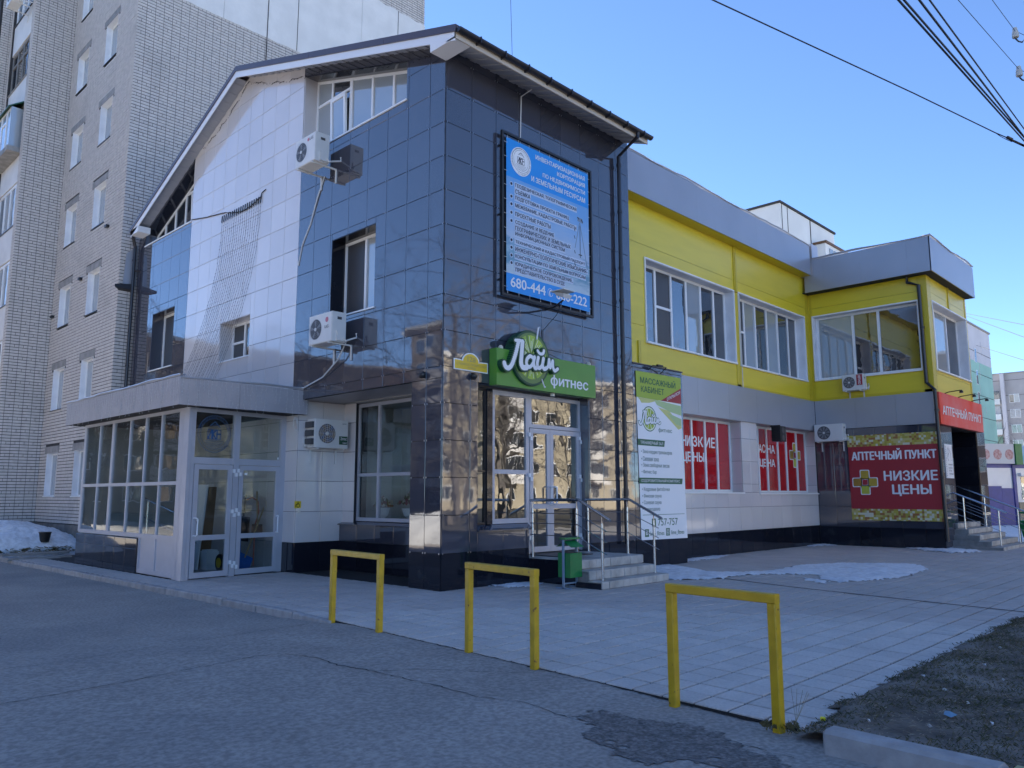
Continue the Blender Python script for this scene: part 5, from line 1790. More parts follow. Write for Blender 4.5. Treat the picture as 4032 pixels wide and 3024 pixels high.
# ================================================================== AIR CONDITIONERS
def ac(P, u0, u1, v0, v1, wb, wf, sgn, label, fan_c, fan_r, style, side=None):
    """sgn = +1 when the viewer's right is +u"""
    A = thing('air_conditioner', label, 'air conditioner', Vector(P((u0 + u1) / 2, v0, wb)), 'outdoor air conditioner units')
    q = MB()
    e = .012
    q.pbox(P, u0, u1, v0, v1, wb, wf - e)
    q.pbox(P, u0 + e, u1 - e, v0 + e, v1 - e, wf - e, wf)
    body = q.build('casing', 'ac_white', A)
    MB().lathe((fan_c, (v0 + v1) / 2 + (.0 if style != 'small' else 0)), [(fan_r, wf + .0008), (fan_r, wf + .002)], 28, P=P).build('fan_opening', 'ac_grey', A)
    cv = (v0 + v1) / 2
    q = MB()
    for k in range(9 if style == 'blade' else 5):
        n_ = 9 if style == 'blade' else 5
        a = 2 * math.pi * k / n_
        b_ = a + .42
        q.poly(P, [(fan_c + .02 * math.cos(a), cv + .02 * math.sin(a)), (fan_c + fan_r * .9 * math.cos(a), cv + fan_r * .9 * math.sin(a)), (fan_c + fan_r * .9 * math.cos(b_), cv + fan_r * .9 * math.sin(b_))], wf + .002, wf + .003)
    q.build('fan_blades', 'fan', A)
    q = MB()
    for rr_ in (1.0, .8, .6, .4, .22):
        ring(q, P, fan_c, cv, fan_r * rr_ + .004, fan_r * rr_ - .001, wf + .012, 28)
    for k in range(12 if style == 'blade' else 4):
        a = 2 * math.pi * k / (12 if style == 'blade' else 4)
        bar(q, P, (fan_c, cv), (fan_c + fan_r * math.cos(a), cv + fan_r * math.sin(a)), .004, wf + .013)
    if style == 'vert':
        for k in range(-4, 5):
            x = fan_c + k * fan_r / 4.6
            hh = math.sqrt(max(0, fan_r ** 2 - (x - fan_c) ** 2))
            bar(q, P, (x, cv - hh), (x, cv + hh), .006, wf + .015)
    q.build('fan_grille', 'ac_white' if style == 'vert' else 'fan', A)
    MB().lathe((fan_c, cv), [(fan_r * .17, wf + .003), (fan_r * .17, wf + .016)], 12, P=P).build('fan_hub', 'ac_white', A)
    # brackets
    for u in (u0 + .1, u1 - .1):
        MB().pbox(P, u - .018, u + .018, v0 - .03, v0 - .003, 0.02, wf).pbox(P, u - .018, u + .018, v0 - .30, v0, 0.015, 0.035).build('bracket', 'ac_white', A)
    uu = u0 if sgn < 0 else u1
    o_ = -.001 if uu == u0 else .001
    q = MB()
    d = -.035 if uu == u0 else .035
    a, b = sorted((uu + o_, uu + d))
    q.pbox(P, a, b, v0 + .02, v0 + .20, wb + .05, wf - .10)
    q.build('valve_cover', 'ac_white', A)
    a, b = sorted((uu + o_, uu + o_ * 6))
    MB().pbox(P, a, b, v1 - .14, v1 - .09, wb + .10, wf - .12).build('side_handle', 'ac_grey', A)
    q = MB()
    a = uu + d * 1.2
    q.tube([P(a, v0 + .08, wb + .08), P(a + d * .6, v0 + .02, wb + .04), P(a + d * .3, v0 + .12, .02), P(a, v0 + .2, .012)], .018, 7)
    q.build('hose', 'ac_white', A)
    return A
a1 = ac(X0, 3.20, 3.93, 8.03, 8.62, .26, .58, -1, 'white air conditioner high on the gable beside the sloping window', 3.70, .19, 'small')
M['logo_red'] = mat('faded_red_logo', (0.52, 0.16, 0.20), 0.5)
text(a1, 'LG', X0, 3.40, 3.28, 8.49, 8.545, .583, 'ac_grey', bold=.03)
MB().lathe((3.455, 8.517), [(.035, .582), (.035, .584)], 16, P=X0).build('round_logo', 'logo_red', a1)
a2 = ac(X0, 2.50, 3.27, 4.34, 4.90, .22, .53, -1, 'white air conditioner below the middle window on the dark tiles', 3.03, .19, 'small')
text(a2, 'LG', X0, 2.72, 2.60, 4.60, 4.655, .533, 'ac_grey', bold=.03)
MB().lathe((2.66, 4.76), [(.05, .532), (.05, .534)], 16, P=X0).build('round_logo', 'logo_red', a2)
a3 = ac(WY, .18, .98, 2.49, 3.07, .04, .32, -1, 'big cream air conditioner with a blue brown fan on the white tiles beside the porch', .47, .20, 'vert')
MB().pbox(WY, .76, .96, 2.57, 2.74, .322, .326).build('dealer_plate', 'lime_dark', a3)
text(a3, 'Элтес', WY, .79, .94, 2.66, 2.72, .327, 'lt_white')
text(a3, '43-46-07', WY, .84, .95, 2.59, 2.62, .327, 'lt_white')
text(a3, 'JAX', WY, .83, .93, 2.98, 3.01, .323, 'lt_navy')
q = MB()
for k in range(3):
    q.pbox(WY, .12 - .001, .179, 2.55 + k * .17, 2.67 + k * .17, .06, .30)
q.build('side_louvre', 'ac_grey', a3)
M['fan_blue'] = mat('blue_fan', (0.03, 0.09, 0.22), 0.5, var=0.9, vscale=14, vcol2=(0.22, 0.13, 0.05))
for ch in a3.children:
    if ch.name.startswith('fan_opening') or ch.name.startswith('fan_blades'):
        ch.data.materials[0] = M['fan_blue']
q = MB()
q.tube([(.98, 4.38, 2.98), (1.05, 4.36, 2.97), (1.09, 4.30, 2.96)], .012, 5)
q.tube([(.98, 4.38, 2.92), (1.05, 4.36, 2.90), (1.09, 4.30, 2.90)], .012, 5)
q.build('pipe', 'gutter', a3)
# cables of the units
q = MB()
q.tube([(-.02, 3.72, 8.0), (-.03, 3.95, 7.6), (-.02, 4.2, 7.1), (-.02, 4.50, 6.7), (-.02, 4.62, 6.3)], .014, 6)
tag(q.build('drain_hose', 'white_cable'), 'pale hose curving down the tiles from the upper air conditioner', 'hose')
q = MB()
q.tube([(-.12, 2.62, 4.40), (-.10, 2.9, 4.1), (-.05, 3.5, 3.82), (-.03, 4.2, 3.68), (-.3, 4.5, 3.66)], .014, 6)
tag(q.build('drain_hose', 'white_cable'), 'white hose sagging from the lower air conditioner to the porch canopy', 'hose')

# light curtain on the white tiles
q = MB()
rr = random.Random(17)
rope = []
n_ = 26
for i in range(n_ + 1):
    t = i / n_
    rope.append((6.13 + (8.21 - 6.13) * t, 8.40 - .30 * math.sin(math.pi * min(1, t * 1.05)) * .6 - .10 * (t if t < .5 else 1 - t)))
rope = [(6.13, 8.40), (6.3, 8.37)] + [(6.35 + 1.86 * k / 16, 8.28 - .12 * math.sin(k * .25) + .015 * (k % 2)) for k in range(17)] + [(8.21, 8.38), (9.1, 8.5), (10.0, 8.66)]
q.tube([X0(a, b, .03) for a, b in rope], .012, 5)
for k in range(19):
    y = 6.32 + 1.9 * k / 18
    q.tube([X0(y, 8.30, .035), X0(y + .02, 8.14, .035)], .014, 5)
    # strand: hangs straight then is pulled left to the porch roof
    yb = 8.25 + (10.4 - 8.25) * k / 18 + rr.uniform(-.05, .05)
    zb = 4.15 if yb < 8.6 else 4.2
    pts = []
    for j in range(25):
        t = j / 24
        yy = y + (yb - y) * (t ** 2.1) + .012 * math.sin(j * 1.7 + k)
        zz = 8.14 + (zb - 8.14) * t
        pts.append(X0(yy, zz, .035 + .02 * t))
    q.tube(pts, .0028, 3, cap=False)
    for j in range(1, 25):
        for tt in (0, .5):
            a, b = Vector(pts[j - 1]), Vector(pts[j])
            p = a + (b - a) * tt
            s = rr.choice((-1, 1))
            q.tube([p, p + Vector((-.005, s * .026, -.020))], .0038, 3, cap=False)
o = q.build('light_curtain', 'cable')
tag(o, 'curtain of dark string lights hanging down the white tiles to the porch roof', 'string lights')
q = MB()
for a, b in ((0.1, 4.0), (4.0, 7.2), (7.2, 9.5)):
    pts = []
    for k in range(26):
        t = k / 25
        y = a + (b - a) * t
        pts.append((-.02 - .02 * math.sin(k), y, ztop(y) - .26 - .12 * math.sin(math.pi * t) + .02 * math.sin(k * 2.3)))
    q.tube(pts, .006, 3)
    for p in pts:
        q.tube([p, (p[0] - .02, p[1] + .02, p[2] - .03)], .006, 3)
tag(q.build('eave_garland', 'cable'), 'dark garland looped under the sloping roof edge', 'string lights')
q = MB()
pts = [(-.02, -.02, 9.1 - k * .17) for k in range(33)]
pts = [(p[0] + .012 * math.sin(k * 2.1), p[1], p[2]) for k, p in enumerate(pts)]
q.tube(pts, .005, 3)
for k, p in enumerate(pts):
    q.tube([p, (p[0] + (.02 if k % 2 else -.02), p[1] - .01, p[2] - .03)], .005, 3)
tag(q.build('corner_garland', 'cable'), 'thin dark garland running down the corner of the dark tiles', 'string lights')

# flower pots on the inner sill of the dark building
def bouquet(x, y, z, s, label, seed):
    Bq = thing('flower_urn', label, 'flower pot', (x, y, z), 'flower urns behind the left window')
    MB().lathe((x, y, z), [(.05 * s, 0), (.06 * s, .02), (.05 * s, .04), (.12 * s, .10), (.15 * s, .20), (.16 * s, .24), (.14 * s, .24)], 16).build('urn', 'paper', Bq, smooth=False)
    rr = random.Random(seed)
    for nm, mt, n in (('flowers', 'flower_red', 26), ('pale_flowers', 'flower_white', 14), ('foliage', 'leaf', 30)):
        q = MB()
        for _ in range(n):
            a, r_ = rr.uniform(0, 6.28), rr.uniform(0, .24) * s
            h = .26 * s + (.24 * s - r_) * rr.uniform(.2, 1) + .04
            c = (x + r_ * math.cos(a), y + r_ * math.sin(a), z + h)
            k = rr.uniform(.02, .045) * s
            q.add([(c[0] - k, c[1], c[2]), (c[0] + k, c[1], c[2]), (c[0], c[1] - k, c[2]), (c[0], c[1] + k, c[2]), (c[0], c[1], c[2] + k), (c[0], c[1], c[2] - k)],
                  [(0, 2, 4), (2, 1, 4), (1, 3, 4), (3, 0, 4), (2, 0, 5), (1, 2, 5), (3, 1, 5), (0, 3, 5)])
        q.build(nm, mt, Bq)
MB().box(1.24, 1.9, 0.95, 4.2, 0.98, 1.04).build('inner_sill', 'pvc', DB)
bouquet(1.48, 2.62, 1.04, 1.1, 'white ribbed urn of cream and red dried flowers nearer the corner column', 3)
bouquet(1.50, 3.55, 1.04, .9, 'white urn of dark red dried flowers at the left end of the window', 5)

# ================================================================== YELLOW SHOP BUILDING
YB = thing('shop_building', 'two storey yellow and grey panelled shop building with a projecting pharmacy wing', 'building', (13, 6, 0))
WYb = PY(0.55)
CX = PX(15.86)
CF = PY(-2.94)
q = MB()
q.box(5.5, 15.9, 0.95, 13, 0.0, 9.0)
q.box(16.3, 19.6, -2.6, 8, 3.6, 8.4)
q.box(16.2, 17.15, -2.6, 2, 0, 3.6)
q.box(17.2, 20.8, -1.0, 8, 0, 3.6)
q.build('core_wall', 'joint', YB)
W1 = (6.72, 10.94, 5.08, 7.07)
W2 = (11.22, 15.45, 5.06, 7.07)
zs = [4.44, 5.43, 6.42, 7.40, 8.60]
# panels, each cut round the windows
def panels(P, us, zs, holes, mt, nm):
    for i in range(len(us) - 1):
        for j in range(len(zs) - 1):
            rs = [(us[i], us[i + 1], zs[j], zs[j + 1])]
            for h in holes:
                rs = rect_minus(rs, h)
            for a, b, c, d in rs:
                g1, g2 = (.002 if abs(c - zs[j]) < 1e-6 else 0), (.002 if abs(d - zs[j + 1]) < 1e-6 else 0)
                MB().pbox(P, a, b, c + g1 * 2, d - g2 * 2, -.02, 0).build(nm, mt, YB)
panels(WYb, [5.35, 11.08, 15.86], zs, [W1, W2], 'yellow', 'yellow_panel')
backing(YB, WYb, [(5.4, 15.9, 3.5, 8.7)], [W1, W2], None, w0=-.3, w1=-.021)
W3 = (-2.66, 0.42, 5.11, 7.12)
panels(CX, [-2.94, 0.55], [4.44, 5.43, 6.42, 7.40, 7.92], [W3], 'yellow', 'yellow_panel')
backing(YB, CX, [(-2.9, 0.6, 3.5, 7.95)], [W3], None, w0=-.3, w1=-.021)
W4 = (16.26, 19.70, 5.13, 7.13)
panels(CF, [15.86, 19.88], [4.46, 5.0, 5.6, 6.2, 6.8, 7.40, 7.92], [W4], 'yellow', 'yellow_panel')
backing(YB, CF, [(15.9, 19.85, 3.5, 7.95)], [W4], None, w0=-.3, w1=-.021)
MB().box(19.86, 19.884, -2.9, 4, 3.55, 7.92).build('yellow_panel', 'yellow', YB)
# trims
q = MB()
def trim(P, a, b, c, d, t=.012):
    q.pbox(P, a, b, c, d, 0.0005, t)
trim(WYb, 11.0, 11.16, 7.07, 8.45, .03)
trim(WYb, 11.05, 11.14, 7.07, 8.46, .045)
trim(WYb, 10.98, 11.18, 4.44, 7.05)
trim(WYb, 15.62, 15.85, 4.44, 8.4)
trim(CX, 0.45, 0.545, 4.44, 7.9)
trim(CX, -2.94, -2.70, 4.44, 7.9)
trim(CX, -2.9, .45, 4.44, 4.52)
trim(WYb, 7.3, 15.6, 4.44, 4.50)
trim(CF, 15.86, 16.2, 4.46, 7.9)
trim(CF, 17.9, 18.02, 7.15, 7.9, .03)
trim(CF, 19.72, 19.88, 4.46, 7.9)
trim(WYb, 6.35, 6.45, 4.44, 5.05, .03)
q.build('yellow_trim', 'yellow_trim', YB)
q = MB()
for z in np.arange(4.6, 7.9, .33):
    for P, u in ((WYb, 15.66), (CX, -2.74), (CX, -2.90), (CX, .50), (CF, 15.9), (CF, 16.16), (CF, 19.8)):
        q.pbox(P, u - .012, u + .012, z - .012, z + .012, .012, .02)
q.build('screw', 'yellow_trim', YB, kind='stuff')
# windows with white surrounds
def surround(P, W, t=.035):
    q = MB()
    a, b, c, d = W
    q.pbox(P, a - t, a, c - t, d + t, -.02, .03)
    q.pbox(P, b, b + t, c - t, d + t, -.02, .03)
    q.pbox(P, a, b, d, d + t, -.02, .03)
    q.pbox(P, a - .02, b + .02, c - t - .01, c, -.02, .06)
    return q.build('window_surround', 'pvc', YB)
surround(WYb, W1)
window(YB, WYb, *W1, mulls=[7.51, 8.22, 8.93, 9.64, 10.31], trans={1: [6.1]}, rec=.25, gls={1: 'glass_screen', 0: 'glass_op', 2: 'glass_op', 3: 'glass_curtain', 4: 'glass_op', 5: 'glass_op'}, sill=None, fw_=.07)
surround(WYb, W2)
window(YB, WYb, *W2, mulls=[12.0, 12.68, 13.40, 14.12, 14.83], trans={0: [6.1]}, rec=.25, gls={0: 'glass_screen', 1: 'glass_curtain', 3: 'glass_curtain', 4: 'glass_op'}, sill=None, fw_=.07)
surround(CX, W3)
window(YB, CX, *W3, mulls=[-1.48, -0.72], rec=.22, gls={2: 'glass_curtain', 0: 'glass_op', 1: 'glass_op'}, sill=None, fw_=.075)
surround(CF, W4)
window(YB, CF, *W4, mulls=[17.3, 18.5], rec=.25, gls={0: 'glass_curtain', 1: 'glass_curtain', 2: 'glass_op'}, sill=None, fw_=.07)
# blinds behind the first window are seen as slats
# grey bands
for a, b in ((7.29, 8.85), (8.85, 10.4), (10.4, 11.95), (11.95, 13.5), (13.5, 15.81)):
    MB().pbox(PY(.50), a + .002, b - .002, 3.52, 4.435, -.03, 0).build('grey_panel', 'grey_panel', YB)
MB().box(7.29, 15.85, .50, .9, 3.50, 3.519).build('band_soffit', 'grey_panel', YB)
for a, b in ((-2.90, -1.9), (-1.9, -0.75), (-0.75, 0.49)):
    MB().pbox(PX(15.81), a + .002, b - .002, 3.53, 4.435, -.03, 0).build('grey_panel', 'grey_panel', YB)
MB().pbox(PX(15.83), -2.96, -2.90, 3.53, 4.44, -.03, 0.02).build('grey_trim', 'coping', YB)
# parapets
for a, b in ((5.42, 8.6), (8.6, 11.8), (11.8, 15.36)):
    MB().pbox(PY(.20), a + .001, b - .001, 8.37, 9.33, -.03, 0).build('parapet_panel', 'grey_panel', YB)
MB().box(5.42, 15.4, .23, .9, 8.372, 8.40).build('parapet_soffit', 'yellow_trim', YB)
MB().box(5.42, 15.4, .25, 1.0, 9.25, 9.30).build('parapet_roof', 'coping', YB)
wavy(PY(.20), (5.42, 15.4), 9.36, .07, 2.2, YB, inner=.2)
CP = PX(15.45)
for a, b in ((-3.23, -2.6), (-2.6, -1.3), (-1.3, -0.15), (-0.15, .45)):
    MB().pbox(CP, a + .001, b - .001, 7.85, 8.86, -.03, 0).build('parapet_panel', 'grey_panel', YB)
CFP = PY(-3.23)
MB().pbox(CFP, 15.45, 19.95, 7.85, 8.86, -.03, 0).build('parapet_panel', 'grey_panel', YB)
MB().box(19.92, 19.95, -3.2, 2, 7.85, 8.86).build('parapet_panel', 'grey_panel', YB)
MB().box(15.48, 19.92, -3.2, .55, 7.852, 7.88).build('parapet_soffit', 'joint', YB)
MB().box(15.48, 19.92, -3.2, .8, 8.80, 8.84).build('parapet_roof', 'coping', YB)
wavy(CP, (-3.23, .40), 8.90, .06, 7.7, YB, inner=.2)
wavy(CFP, (15.45, 19.95), 8.90, .06, 9.1, YB, inner=.2)
MB().box(15.44, 15.9, .16, .9, 8.38, 9.40).build('parapet_corner', 'coping', YB)
# ground floor white tiles, windows, plinth
G1 = (8.2, 11.08, 1.60, 3.50)
G2 = (12.0, 15.85, 1.58, 3.50)
vs_g = [.608, 1.216, 1.58, 1.824, 2.432, 3.04, 3.51]
usg = [7.3] + [7.84 + .61 * n for n in range(14)]
usg = [u for u in usg if u < 15.8] + [15.855]
WG = PY(.57)
backing(YB, WG, [(7.3, 15.86, 0.0, 3.52)], [G1, G2], None, w0=-.3)
tiles(YB, WG, usg, [.608, 1.216, 1.60], [], None, 'white_tile', 'white_tile')
tiles(YB, WG, [11.09, 11.55, 11.99], [1.60, 1.824, 2.432, 3.04, 3.51], [], None, 'white_tile', 'white_tile')
tiles(YB, WG, usg, [GZ, .607], [], None, 'black_tile', 'plinth_tile')
def shopwin(W, mulls, panes_, right_tile=True):
    wn = window(YB, WG, *W, mulls=mulls, rec=.30, gl='red_film', gls=panes_, sill=None, rev=None, fw_=.075)
    a, b, c, d = W
    MB().pbox(WG, a - .03, b + .03, c - .03, c + .0, -.30, .05).build('window_sill', 'pvc', wn)
    for z0, z1 in ((c, 1.824), (1.824, 2.432), (2.432, 3.04), (3.04, d)):
        MB().pbox(WG, b - .012, b - .001, z0 + .003, z1 - .003, -.30, -.003).build('reveal_tile', 'white_tile', wn)
        MB().pbox(WG, a + .001, a + .012, z0 + .003, z1 - .003, -.30, -.003).build('reveal_tile', 'white_tile', wn)
    MB().pbox(WG, a + .013, b - .013, d - .012, d - .001, -.30, -.002).build('reveal', 'grey_panel', wn)
    return wn
w_a = shopwin(G1, [8.50, 9.10, 9.75, 10.36], {}, True)
w_b = shopwin(G2, [12.66, 13.20, 13.90, 14.46, 15.18], {0: 'red_film_dark'})
PR = PY(.57 + .30 + .032)
# mosaic feet of the films and lettering
def filmfoot(parent, pieces):
    for (a, b, z0, za, zb) in pieces:
        MB().poly(PR, [(a, z0), (b, z0), (b, zb), (a, za)], .0, .003).build('mosaic_print', 'mosaic_x', parent)
filmfoot(w_a, [(8.54, 9.06, 1.70, 2.02, 1.96), (9.14, 9.71, 1.70, 1.95, 1.88), (9.79, 10.32, 1.70, 1.86, 1.82), (10.40, 11.0, 1.70, 1.84, 1.84)])
filmfoot(w_b, [(12.70, 13.16, 1.70, 1.80, 1.82), (13.24, 13.86, 1.70, 1.84, 1.88), (13.94, 14.42, 1.70, 1.86, 2.02), (14.50, 15.14, 1.70, 2.04, 2.18), (15.22, 15.78, 1.70, 2.20, 2.42)])
text(w_a, 'НИ', PR, 8.70, 9.05, 2.76, 3.02, .004, 'lt_white', bold=.04)
text(w_a, 'ЗК', PR, 9.17, 9.68, 2.76, 3.02, .004, 'lt_white', bold=.04)
text(w_a, 'ИЕ', PR, 9.80, 10.27, 2.76, 3.02, .004, 'lt_white', bold=.04)
text(w_a, 'ЦЕ', PR, 8.68, 9.06, 2.33, 2.61, .004, 'lt_white', bold=.04)
text(w_a, 'НЫ', PR, 9.18, 9.70, 2.38, 2.61, .004, 'lt_white', bold=.04)
text(w_b, 'КР', PR, 12.20, 12.58, 2.74, 2.98, .004, 'blue_grey', bold=.03)
text(w_b, 'АС', PR, 13.25, 13.72, 2.74, 2.98, .004, 'lt_white', bold=.04) if False else text(w_b, 'АС', PR, 12.74, 13.14, 2.74, 2.98, .004, 'lt_white', bold=.04)
text(w_b, 'НА', PR, 13.27, 13.74, 2.74, 2.98, .004, 'lt_white', bold=.04)
text(w_b, 'ЦЕ', PR, 12.78, 13.14, 2.30, 2.56, .004, 'lt_white', bold=.04)
text(w_b, 'НА', PR, 13.27, 13.72, 2.35, 2.56, .004, 'lt_white', bold=.04)
def cross(parent, P, cu, cv, s, w, sgn=1):
    def sq(u, v, h, mt, nm, ww):
        q = MB()
        r_ = h * .25
        pts = []
        for cx_, cy_, a0 in ((h - r_, h - r_, 0), (-h + r_, h - r_, 90), (-h + r_, -h + r_, 180), (h - r_, -h + r_, 270)):
            for k in range(4):
                a = math.radians(a0 + 30 * k)
                pts.append((u + cx_ + r_ * math.cos(a), v + cy_ + r_ * math.sin(a)))
        q.poly(P, pts, ww, ww + .0015)
        q.build(nm, mt, parent)
    o = s * .66
    for du, dv in ((0, o), (0, -o), (o, 0), (-o, 0)):
        sq(cu + du, cv + dv, s * .41, 'lt_white', 'cross_outline', w)
    sq(cu, cv, s * .36, 'lt_white', 'cross_outline', w)
    for du, dv, mt in ((0, o, 'gold1'), (0, -o, 'gold2'), (o, 0, 'gold1'), (-o, 0, 'gold3')):
        sq(cu + sgn * du, cv + dv, s * .335, mt, 'cross_arm', w + .002)
    sq(cu, cv, s * .22, 'red_print', 'cross_centre', w + .002)
cross(w_b, PR, 15.10, 2.74, .36, .004)
# loudspeaker on the second film window
SPK = thing('loudspeaker', 'black twin loudspeaker box hung before the second red window', 'loudspeaker', (13.1, .3, 3.0))
MB().box(12.72, 13.08, .22, .48, 3.03, 3.46).build('cabinet', 'black', SPK)
for z in (3.13, 3.34):
    MB().lathe((12.9, z), [(.085, .0), (.085, .006), (.06, .002)], 18, P=PY(.22)).build('cone', 'ac_grey', SPK)
MB().box(12.88, 12.92, .3, .6, 3.46, 3.5).build('bracket', 'black', SPK)

# dark ground floor wing that carries the white banner
us_b = [5.335, 5.94, 6.55, 7.285]
tiles(YB, Y0, us_b, [.608 * k for k in range(1, 8)] + [4.33], [], None, 'dark_tile', 'dark_tile')
tiles(YB, Y0, us_b, [GZ, .607], [], None, 'black_tile', 'plinth_tile')
MB().box(5.335, 7.285, .003, .56, 0, 4.33).build('wing_core', 'joint', YB)
tiles(YB, PX(7.29), [0.0, .55], [GZ, .608], [], None, 'black_tile', 'plinth_tile')
MB().box(5.335, 7.30, -.03, .6, 4.335, 4.36).build('ledge', 'brown_roof', YB)
# dark tiles of the pharmacy wing
us_c = [-2.94, -2.45, -1.85, -1.24, -0.63, 0.01, .545]
tiles(YB, CX, us_c, [.585, 1.19, 1.80, 2.41, 2.99, 3.525], [], None, 'dark_tile', 'dark_tile', tilt=.001)
tiles(YB, CX, us_c, [GZ, .58], [], None, 'black_tile', 'plinth_tile')
backing(YB, CX, [(-2.93, .57, 0, 3.53)], [], None, w0=-.3)
tiles(YB, CF, [15.87, 16.5, 17.17], [GZ, .608, 1.216, 1.82, 2.43, 3.04, 3.53], [], None, 'dark_tile', 'dark_tile')
tiles(YB, CF, [19.93, 20.82], [GZ, .608, 1.216, 1.82, 2.43, 3.04, 3.53], [], None, 'dark_tile', 'dark_tile')
for a, b, c in ((15.9, 17.165, -2.2), (19.935, 20.80, -1.0)):
    MB().box(a, b, -2.93, c, 0, 3.53).build('pier_core', 'joint', YB)
backing(YB, PX(19.93), [(-2.93, -1.0, 0, 3.53)], [], None)
tiles(YB, PX(19.92), [-2.93, -2.0, -1.0], [.75, 1.2, 1.82, 2.43, 3.04, 3.53], [], None, 'black_tile', 'plinth_tile')
tiles(YB, PY(-.98), [17.2, 18.0, 19.0, 19.92], [.75, 1.2, 1.82, 2.43, 3.04, 3.53], [], None, 'black_tile', 'plinth_tile')
MB().box(17.17, 20.8, -2.94, -.9, 3.54, 3.60).build('portal_soffit', 'joint', YB)
downpipe(YB, [(15.78, -2.46, 7.86), (15.78, -2.46, 7.70), (15.78, -2.76, 7.56), (15.78, -2.78, 4.70), (15.78, -2.98, 4.48), (15.78, -3.01, .25)], r=.05, rings=[(15.78, -2.78, 6.3), (15.78, -2.99, 3.9), (15.78, -3.0, 2.0)])
# cable conduit below window one
q = MB()
q.tube([(11.20, .50, 7.0), (11.20, .50, 4.42)], .012, 5)
tag(q.build('white_conduit', 'white_cable'), 'thin white conduit between the two yellow upper windows', 'cable')

# white fitness banner
FB = thing('fitness_banner', 'tall white services banner with a lime slice on the dark wall', 'sign', (6.3, -.03, .6))
FP = PY(-.02)
FPh = PY(-.026)
M['lime_top'] = mat('yellow_green_print', (0.36, 0.47, 0.05), 0.5)
MB().poly(FPh, [(5.43, 3.615), (7.19, 3.60), (7.20, 4.20), (5.42, 4.18)], 0, .004).build('top_cloth', 'lime_top', FB)
MB().poly(FP, [(5.50, .60), (7.29, .58), (7.19, 3.62), (5.44, 3.62)], 0, .004).build('banner_cloth', 'paper', FB)
MB().poly(FPh, [(6.36, 3.607), (7.19, 3.60), (7.195, 3.96)], .0042, .0052).build('red_corner', 'red_print', FB)
text(FB, 'МАССАЖНЫЙ', FPh, 5.58, 6.96, 3.93, 4.10, .0045, 'lt_green', bold=.03)
text(FB, 'КАБИНЕТ', FPh, 5.60, 6.49, 3.74, 3.87, .0045, 'lt_green', bold=.03)
PO = lambda u, v, w=0.0: FPh(6.58 + (u - 6.58) * .93, v + (u - 6.58) * .36, w)
text(FB, 'ОТКРЫЛСЯ!', PO, 6.60, 7.20, 3.61, 3.68, .006, 'lt_white', bold=.03)
M['splash1'] = mat('pale_green_print', (0.45, 0.58, 0.28), 0.5)
M['splash2'] = mat('pale_yellow_print', (0.60, 0.60, 0.22), 0.5)
for pts, mt in (([(5.5, 3.61), (6.3, 3.61), (5.9, 3.52), (5.62, 3.5)], 'splash2'), ([(6.1, 3.61), (7.19, 3.55), (7.19, 3.33), (6.75, 3.38), (6.2, 3.50)], 'splash1'),
                ([(6.25, 3.45), (6.7, 3.40), (7.2, 3.05), (7.05, 3.0), (6.7, 3.2)], 'splash2'), ([(6.6, 3.36), (7.18, 3.25), (7.19, 3.08), (6.95, 3.12)], 'splash1')):
    MB().poly(FP, pts, .0042, .0048 + .0004 * len(FB.children) % .003).build('colour_splash', mt, FB)
q = MB()
q.lathe((5.90, 3.17), [(.275, .0045), (.275, .0055)], 36, P=FP)
q.build('lime_disc', 'lt_green', FB)
MB().lathe((5.90, 3.17), [(.255, .0056), (.255, .006)], 36, P=FP).build('lime_disc', 'lime_ray', FB)
q = MB()
for k in range(10):
    a0, a1 = 2 * math.pi * (k + .08) / 10, 2 * math.pi * (k + .92) / 10
    q.poly(FP, [(5.90 + .03 * math.cos((a0 + a1) / 2), 3.17 + .03 * math.sin((a0 + a1) / 2))] + [(5.90 + .225 * math.cos(a0 + (a1 - a0) * t / 3), 3.17 + .225 * math.sin(a0 + (a1 - a0) * t / 3)) for t in range(4)], .006, .0066)
q.build('lime_segment', 'lime_top', FB)
script(FB, FP, 5.51, 6.32, 3.02, 3.33, .0075, 'lt_white', 'lt_green', .014, .0008)
text(FB, 'фитнес', FP, 6.24, 6.78, 2.885, 3.0, .0045, 'lt_green', bold=.01)
for (a, b, c, d) in ((5.45, 6.48, 2.585, 2.72), (5.46, 7.16, 1.775, 1.90)):
    MB().poly(FP, [(a, c), (b - .03, c), (b, d), (a, d)], .0042, .0052).build('green_strip', 'lt_green', FB)
text(FB, 'ТРЕНАЖЕРНЫЙ ЗАЛ', FP, 5.54, 6.40, 2.615, 2.70, .0056, 'lt_white')
text(FB, 'ОЗДОРОВИТЕЛЬНЫЙ КОМПЛЕКС', FP, 5.54, 7.04, 1.80, 1.885, .0056, 'lt_white')
M['lt_soft'] = mat('soft_green_lettering', (0.10, 0.17, 0.14), 0.5)
for s, r, t in (('• Зона кардио тренажеров', 6.75, 2.50), ('• Силовая зона', 6.21, 2.355), ('• Зона свободных весов', 6.63, 2.215), ('• Фитнес бар', 6.12, 2.07), ('• Кедровые фитобочки', 6.61, 1.70), ('• Финская сауна', 6.28, 1.56), ('• Солевая сауна', 6.27, 1.42), ('• Термоодеяло', 6.22, 1.28)):
    text(FB, s, FP, 5.56, r, t - .10, t, .0045, 'lt_soft')
MB().pbox(FP, 5.56, 7.19, 1.112, 1.122, .0042, .0052).build('rule_line', 'lt_green', FB)
text(FB, '757-757', FP, 6.12, 6.90, .88, 1.03, .0045, 'lt_green', bold=.02)
for u, v in ((5.97, .955), (5.70, .74), (6.50, .74)):
    MB().pbox(FP, u - .075, u + .075, v - .08, v + .08, .0042, .0052).build('icon_square', 'lt_green', FB)
text(FB, 'В', FP, 5.66, 5.74, .70, .79, .0056, 'lt_white', bold=.04)
